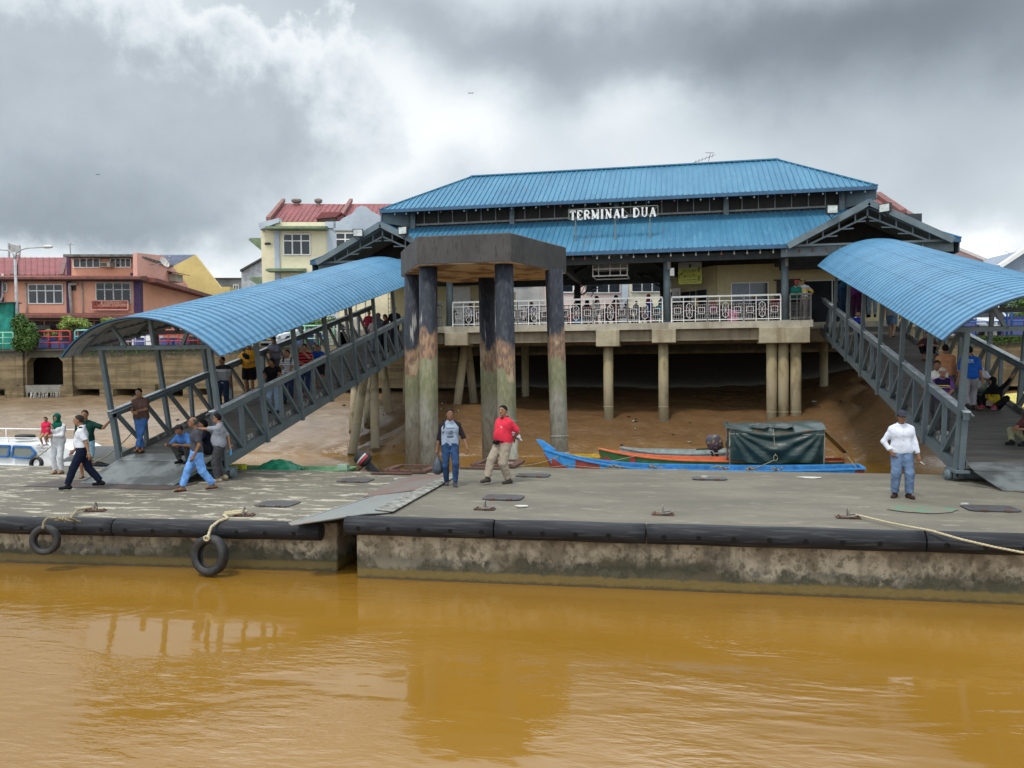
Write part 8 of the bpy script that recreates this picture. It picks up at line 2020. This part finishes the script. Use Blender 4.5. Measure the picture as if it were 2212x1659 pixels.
person(q, R(172), 1.76, 'man in bright blue lettered shirt walking up the right gangway, from behind', dict(WALKL, fl=(.10, .30, .10), fr=(-.10, -.20, .05), hl=(.28, .02, .80), hr=(-.28, .02, .80)), SK1, dict(c=[(.012, .10, .46)], sleeve=.5, loose=.032, hem=.88), dict(c=(.36, .35, .38), w=.014), dict(c=(.04, .035, .035)), extras=back_letters)
q = ongang(2113, 848, 'r'); person(q, R(-15), 1.72, 'man in white tee and pale green trousers sitting on the right gangway deck', dict(SIT, hl=(.10, -.30, .42), hr=(-.02, -.30, .40), pel=(0, .05, .13)), SK2, dict(c=[(.60, .62, .68)], sleeve=.45), dict(c=(.26, .34, .26)), dict(c=(.36, .42, .34)))
q = ongang(2097, 835, 'r'); person(q, R(-30), 1.72, 'dark haired person in lilac shirt sitting behind the man in the white tee', dict(SIT, pel=(0, .05, .20)), SK1, dict(c=[(.42, .46, .60)], sleeve=.5), dict(c=(.1, .1, .12)), dict(c=BLACK), vox=.018)
def purse_x(root, I):
    m = MB(); c = I['tor'](-.02, -.24, 1.02); m.extr([c+np.array(v) for v in ((-.09, 0, -.07), (.08, 0, -.09), (.09, 0, .05), (-.07, 0, .07))], (0, -.04, 0)); m.tube([c+np.array([.08, 0, .05]), I['tor'](.12, -.14, 1.25), I['tor'](.12, .0, 1.46)], .008, 5); m.build('handbag', cloth((.45, .30, .27)), root, local=True)
yb = lambda C, I: ((C[:, 2] < .42) & (C[:, 1] < .10) & (np.abs(C[:, 0]) < .18)).astype(int)
q = ongang(2147, 884, 'r'); person(q, R(-45), 1.62, 'woman in black headscarf sitting on the right gangway, one arm raised', dict(SIT, hl=(.52, -.10, .92), el=(.5, .3, -.6), hr=(-.34, -.30, .10), head=(-.3, 0), pel=(0, .05, .12)), SK3, dict(c=[(.012, .012, .014), (.62, .46, .02)], sleeve=.95, split=yb), dict(c=(.012, .012, .014)), dict(c=(.30, .03, .06), sole=True), hair='hijab', hairc=(.012, .012, .014), female=True, extras=purse_x)
q = ongang(2222, 962, 'r'); person(q, R(-60), 1.66, 'person with crossed bare arms in olive trousers, cut off by the picture edge', dict(SIT, pel=(0, .1, .16), hl=(.05, -.34, .40), hr=(-.05, -.34, .42)), SK1, dict(c=[(.10, .03, .03)], sleeve=.4), dict(c=(.28, .27, .16)), dict(c=BLACK))
q = ongang(2005, 777, 'r'); person(q, R(-20), 1.66, 'person in dark clothes squatting at the far side of the right gangway', SQ, SK1, dict(c=[(.08, .03, .035)], sleeve=.5), dict(c=(.014, .014, .016), len=.8), dict(kind='sandal', c=BLACK), vox=.018)
q = ongang(1926, 731, 'r'); person(q, R(160), 1.72, 'person in denim shorts and flip flops walking up the right gangway, upper body hidden', dict(WALKL), SK3, dict(c=[(.30, .32, .36)], sleeve=.4), dict(mat=denim((.12, .2, .32)), c=(.1, .2, .3), len=.42, w=.02), dict(kind='sandal', c=(.03, .02, .02)), vox=.018)
rp(1854, 676, RN+.05, 'person in blue tracksuit leaning over the near rail high on the right gangway', 1.55, -10, dict(RL, lean=(.4, 0), hl=(.2, -.5, .98)), skinc=SK1, vox=.02, shirt=dict(c=[(.03, .045, .42), (.65, .65, .7)], sleeve=.95, split=lambda C, I: (C[:, 2] > 1.40).astype(int)), pants=dict(c=(.03, .03, .1)), shoes=dict(c=BLACK))
TD = DECK
for (px, py, yaw_, h_, lab, kw) in (
        (1868, 686, -5, 1.68, 'stout person in red polo standing at the head of the right gangway', dict(shirt=dict(c=[(.62, .06, .06)], sleeve=.48), pants=dict(c=(.04, .045, .08)), belly=.08, build_=1.1)),
        (1821, 687, 5, 1.58, 'woman in teal blue headscarf and navy tunic at the head of the right gangway', dict(shirt=dict(c=[(.012, .04, .10)], sleeve=.95, hem=.65), pants=dict(mat=denim((.015, .03, .06)), c=navy), hair='hijab', hairc=(.012, .09, .15), female=True)),
        (1884, 685, -15, 1.70, 'person in pale jeans behind the red polo, upper body hidden by the gangway roof', dict(shirt=dict(c=[(.04, .03, .05)], sleeve=.5), pants=dict(mat=denim((.18, .25, .33)), c=(.2, .2, .3)))),
        (1849, 684, 0, 1.55, 'person in purple headscarf half hidden behind the red polo', dict(shirt=dict(c=[(.10, .02, .12)], sleeve=.95, hem=.7), pants=dict(c=(.05, .01, .04)), hair='hijab', hairc=(.14, .03, .18), female=True))):
    q = W(px, py, Z=TD); person((q.x, q.y, TD), R(yaw_), h_, lab, dict(hl=(.26, -.06, .80), hr=(-.26, -.06, .80)), SK2, shoes=dict(c=BLACK), vox=.018, **kw)
ywl = lambda C, I: np.where(C[:, 2] > 1.36, 0, np.where(C[:, 2] > 1.28, 2, np.where(C[:, 2] > 1.17, 1, 0)))
q = W(1766, 686, Z=TD); person((5.02, 35.5, TD), R(-12), 1.72, 'man in yellow striped shirt and straw hat, hand on hip, at the deck corner', dict(hl=(.26, -.02, .98), el=(1, .5, 0), hr=(-.26, -.22, 1.05), fr=(-.12, .04, .0), head=(-.6, 0)), SK3,
       dict(c=[(.62, .60, .58), (.70, .52, .05), (.40, .36, .50)], sleeve=.48, split=ywl), dict(c=(.26, .22, .20)), dict(c=(.12, .09, .06)), hat=dict(c=(.40, .30, .12), c2=(.42, .32, .14), round=True, brim=.05), glasses=True, vox=.016)
person((4.72, 35.42, TD), R(5), 1.66, 'man in red cap and green polo leaning on the grey railing at the deck corner', dict(RL, pel=(0, .05, .93), lean=(.22, 0), hl=(.05, -.36, 1.10), hr=(-.05, -.36, 1.10)), SK2, dict(c=[(.01, .17, .13)], sleeve=.5), dict(c=BLACK), dict(c=BLACK), hat=dict(c=(.62, .05, .07)), collar=(.6, .6, .58), vox=.016)
# --- people in the hall
hall = [
 (1148, 652, 37.4, 'sit', 10, 1.6, 'person in mauve shirt sitting between the middle piles', dict(shirt=dict(c=[(.30, .24, .32)], sleeve=.6), pants=dict(c=(.05, .05, .06)))),
 (978, 661, 37.4, 'stand', 20, 1.15, 'child in dark clothes behind the railing next to the left column', dict(shirt=dict(c=[(.03, .035, .06)], sleeve=.6), pants=dict(c=(.03, .03, .04)))),
 (1016, 655, 37.6, 'sit', 0, 1.65, 'seated person in white shirt behind the left railing panels', dict(shirt=dict(c=[(.42, .42, .46)], sleeve=.9), pants=dict(c=(.04, .04, .05)))),
 (1268, 647, 38.4, 'sit', 180, 1.65, 'seated woman in dark headscarf and red top left of centre', dict(shirt=dict(c=[(.32, .02, .04)], sleeve=.9), pants=dict(c=(.10, .02, .03)), hair='hijab', hairc=(.02, .015, .02), female=True)),
 (1290, 640, 38.0, 'stand', -70, 1.50, 'woman in dark brown headscarf and white blouse turned to the right', dict(shirt=dict(c=[(.55, .53, .50)], sleeve=.9, hem=.9), pants=dict(c=(.02, .02, .05)), hair='hijab', hairc=(.04, .012, .012), female=True)),
 (1330, 638, 38.0, 'stand', 150, 1.52, 'woman in black headscarf and brown dress facing away', dict(shirt=dict(c=[(.18, .07, .06)], sleeve=.9, hem=.4, dress=True), pants=dict(c=(.1, .05, .05)), hair='hijab', hairc=(.012, .012, .014), female=True)),
 (1374, 650, 37.0, 'stand', 40, 1.30, 'child in grey top bending behind the railing left of the red headscarf', dict(shirt=dict(c=[(.16, .16, .19)], sleeve=.6), pants=dict(c=(.05, .05, .05)))),
 (1402, 636, 37.6, 'stand', -60, 1.55, 'woman in red headscarf and blue dress near the second column', dict(shirt=dict(c=[(.015, .025, .28)], sleeve=.95, hem=.35, dress=True), pants=dict(c=(.02, .02, .2)), hair='hijab', hairc=(.30, .015, .02), female=True)),
 (1426, 648, 37.3, 'sit', 0, 1.6, 'woman in teal headscarf and teal dress sitting left of the second column', dict(shirt=dict(c=[(.01, .14, .16)], sleeve=.95, hem=.8), pants=dict(c=(.01, .1, .12)), hair='hijab', hairc=(.01, .16, .18), female=True)),
 (1468, 654, 37.2, 'sit', -20, 1.35, 'small dark haired child sitting right of the second column', dict(shirt=dict(c=[(.05, .04, .05)], sleeve=.6), pants=dict(c=(.05, .03, .03)))),
 (1503, 643, 37.4, 'sit', 30, 1.6, 'woman in pale yellow headscarf sitting behind the right railing panels', dict(shirt=dict(c=[(.14, .10, .06)], sleeve=.95), pants=dict(c=(.02, .02, .02)), hair='hijab', hairc=(.55, .42, .18), female=True)),
 (1541, 648, 37.2, 'sit', -30, 1.55, 'woman in pink headscarf sitting behind the right railing panels', dict(shirt=dict(c=[(.36, .10, .16)], sleeve=.95), pants=dict(c=(.02, .02, .02)), hair='hijab', hairc=(.50, .12, .18), female=True)),
 (1630, 636, 37.3, 'stand', -70, 1.42, 'person in black cap and dark shirt behind the right railing panels', dict(shirt=dict(c=[(.03, .03, .035)], sleeve=.5), pants=dict(c=(.03, .03, .03)), hat=dict(c=BLACK))),
 (1676, 634, 37.0, 'sit', 10, 1.72, 'man in maroon shirt sitting left of the third column', dict(shirt=dict(c=[(.26, .03, .04)], sleeve=.5), pants=dict(c=(.03, .03, .03)))),
 (1590, 654, 37.6, 'sit', 0, 1.6, 'person in dark blue sitting under the grey blind window', dict(shirt=dict(c=[(.03, .05, .12)], sleeve=.6), pants=dict(c=(.03, .03, .05)))),
 (1243, 652, 38.6, 'sit', 20, 1.6, 'man in dark green shirt sitting right of the rightmost dolphin pile', dict(shirt=dict(c=[(.03, .08, .05)], sleeve=.5), pants=dict(c=(.03, .03, .04)))),
 (1312, 655, 39.0, 'sit', -10, 1.6, 'man in black shirt sitting between the two standing headscarved women', dict(shirt=dict(c=[(.03, .03, .03)], sleeve=.5), pants=dict(c=(.05, .04, .04)))),
 (1353, 652, 39.0, 'sit', 30, 1.6, 'woman in plum headscarf sitting left of the bending child', dict(shirt=dict(c=[(.14, .04, .09)], sleeve=.95), pants=dict(c=(.02, .02, .02)), hair='hijab', hairc=(.16, .03, .10), female=True)),
 (1522, 652, 38.2, 'sit', 10, 1.6, 'man in brown shirt sitting between the yellow and pink headscarves', dict(shirt=dict(c=[(.12, .06, .04)], sleeve=.5), pants=dict(c=(.03, .03, .03)))),
 (1608, 648, 38.1, 'stand', 150, 1.5, 'person in olive shirt seen from behind at the grey blind window', dict(shirt=dict(c=[(.09, .09, .05)], sleeve=.5), pants=dict(c=(.04, .04, .05)))),
]
bench_m = simple('seat_maroon', (.12, .025, .02), (.08, .02, .016), sc=3, rough=.5)
for (px, py, Y, kind, yaw_, h_, lab, kw) in hall:
    q = W(px, py, Y=Y); ht = q.z-TD
    if kind == 'stand': pose = dict(hl=(.20, -.18, 1.0), hr=(-.22, -.10, .86)); hh = ht; loc = (q.x, Y, TD)
    else: pose = CHAIR; hh = min(1.75, ht*1.72/1.30); loc = (q.x, Y, TD)
    hh = max(1.0, min(1.78, hh)); person(loc, R(yaw_), hh, lab, pose, SK2, shoes=dict(c=BLACK), vox=.022, **kw)
def bench(x, y, n, rot, lab):
    e = empty('waiting_bench', (x, y, TD), lab, 'bench', 'maroon waiting benches in the hall', (0, 0, rot)); w_ = n*.52
    for k in range(n):
        cx_ = -w_/2+.26+k*.52; m = MB(); m.box(cx_-.23, cx_+.23, -.22, .22, .40, .44); m.build('seat', bench_m, e, local=True, bevel=.015)
        m = MB(); m.extr([(cx_-.22, .20, .46), (cx_+.22, .20, .46), (cx_+.22, .30, .86), (cx_-.22, .30, .86)], (0, .03, 0)); m.build('backrest', bench_m, e, local=True)
    m = MB(); m.bar((-w_/2, 0, .36), (w_/2, 0, .36), .06); 
    for s in (-1, 1): m.bar((s*(w_/2-.2), -.25, .02), (s*(w_/2-.2), .3, .02), .05); m.bar((s*(w_/2-.2), 0, .02), (s*(w_/2-.2), 0, .36), .05)
    m.build('frame', gp_, e, local=True)
bench(-8.4, 37.5, 5, 0, 'bench behind the left railing panels'); bench(-4.9, 37.5, 4, 0, 'bench between the middle piles of the dolphin'); bench(-2.3, 38.6, 5, R(180), 'bench with its back to the river left of the second column'); bench(-1.0, 37.35, 3, 0, 'short bench just left of the second column')
bench(.6, 37.35, 4, 0, 'bench just right of the second column'); bench(2.9, 37.4, 5, 0, 'bench below the grey blind window'); bench(4.3, 37.1, 3, 0, 'short bench beside the third column')
for i_, (bx_, by_, r_) in enumerate(((-8.2, 39.2, 0), (-5.4, 39.3, 0), (-2.4, 40.0, 0), (.9, 38.9, 0), (3.6, 38.0, 0))):
    bench(bx_, by_, 5, r_, 'bench in the back row, number %s from the left' % ['one', 'two', 'three', 'four', 'five'][i_])
p = W(1583, 685, Y=36.2); m = MB(); m.box(p.x-.22, p.x+.22, 36.1, 36.35, TD+.03, TD+.55); sx_ = m.build('suitcase', simple('luggage_pink', (.62, .10, .25), (.72, .35, .45), sc=9, rough=.6, lo=.5, hi=.55), bevel=.03); tag(sx_, 'pink patterned suitcase behind the right railing panels', 'suitcase')
for i, (px, c_, w_, h_, lab) in enumerate(((1234, (.35, .10, .09), .22, .5, 'reddish plastic bin behind the railing right of the dolphin'), (1248, (.10, .22, .42), .3, .3, 'blue and white bags beside the reddish bin'), (1347, (.5, .5, .48), .2, .28, 'white pail behind the railing in the middle'), (1410, (.20, .05, .10), .2, .25, 'dark red bag by the second column'))):
    p = W(px, 690, Y=36.0); m = MB(); m.lathe([(w_*.8, 0), (w_, h_*.5), (w_*.9, h_*.95), (w_*.3, h_), (.01, h_)], (p.x, 36.0, TD+.01), 10); tag(m.build(['bin', 'bags', 'pail', 'bag'][i], simple('lug_%d' % i, c_, sc=8)), lab, ['bin', 'bag', 'pail', 'bag'][i])
for i, (px, X_, lab) in enumerate(((815, -12.2, 'pink bag standing at the head of the left gangway'),)):
    p = W(px, 697, Y=36.6); m = MB(); m.lathe([(.2, 0), (.26, .25), (.16, .45), (.01, .5)], (p.x, 36.9, TD+.01), 10); tag(m.build('bag', simple('bag_pink', (.5, .06, .20))), lab, 'bag')
# white gate frame at the left landing
p = W(775, 705, Y=37.3); q = W(729, 705, Y=37.3); m = MB(); y = 37.3
for z in (0, .55, 1.6): m.bar((q.x, y, TD+z), (p.x+.35, y, TD+z), .06)
for k in range(4): xx = q.x+(p.x+.35-q.x)*k/3; m.bar((xx, y, TD), (xx, y, TD+1.6), .05)
tag(m.build('gate_frame', white_p), 'white gate frame at the head of the left gangway', 'gate')
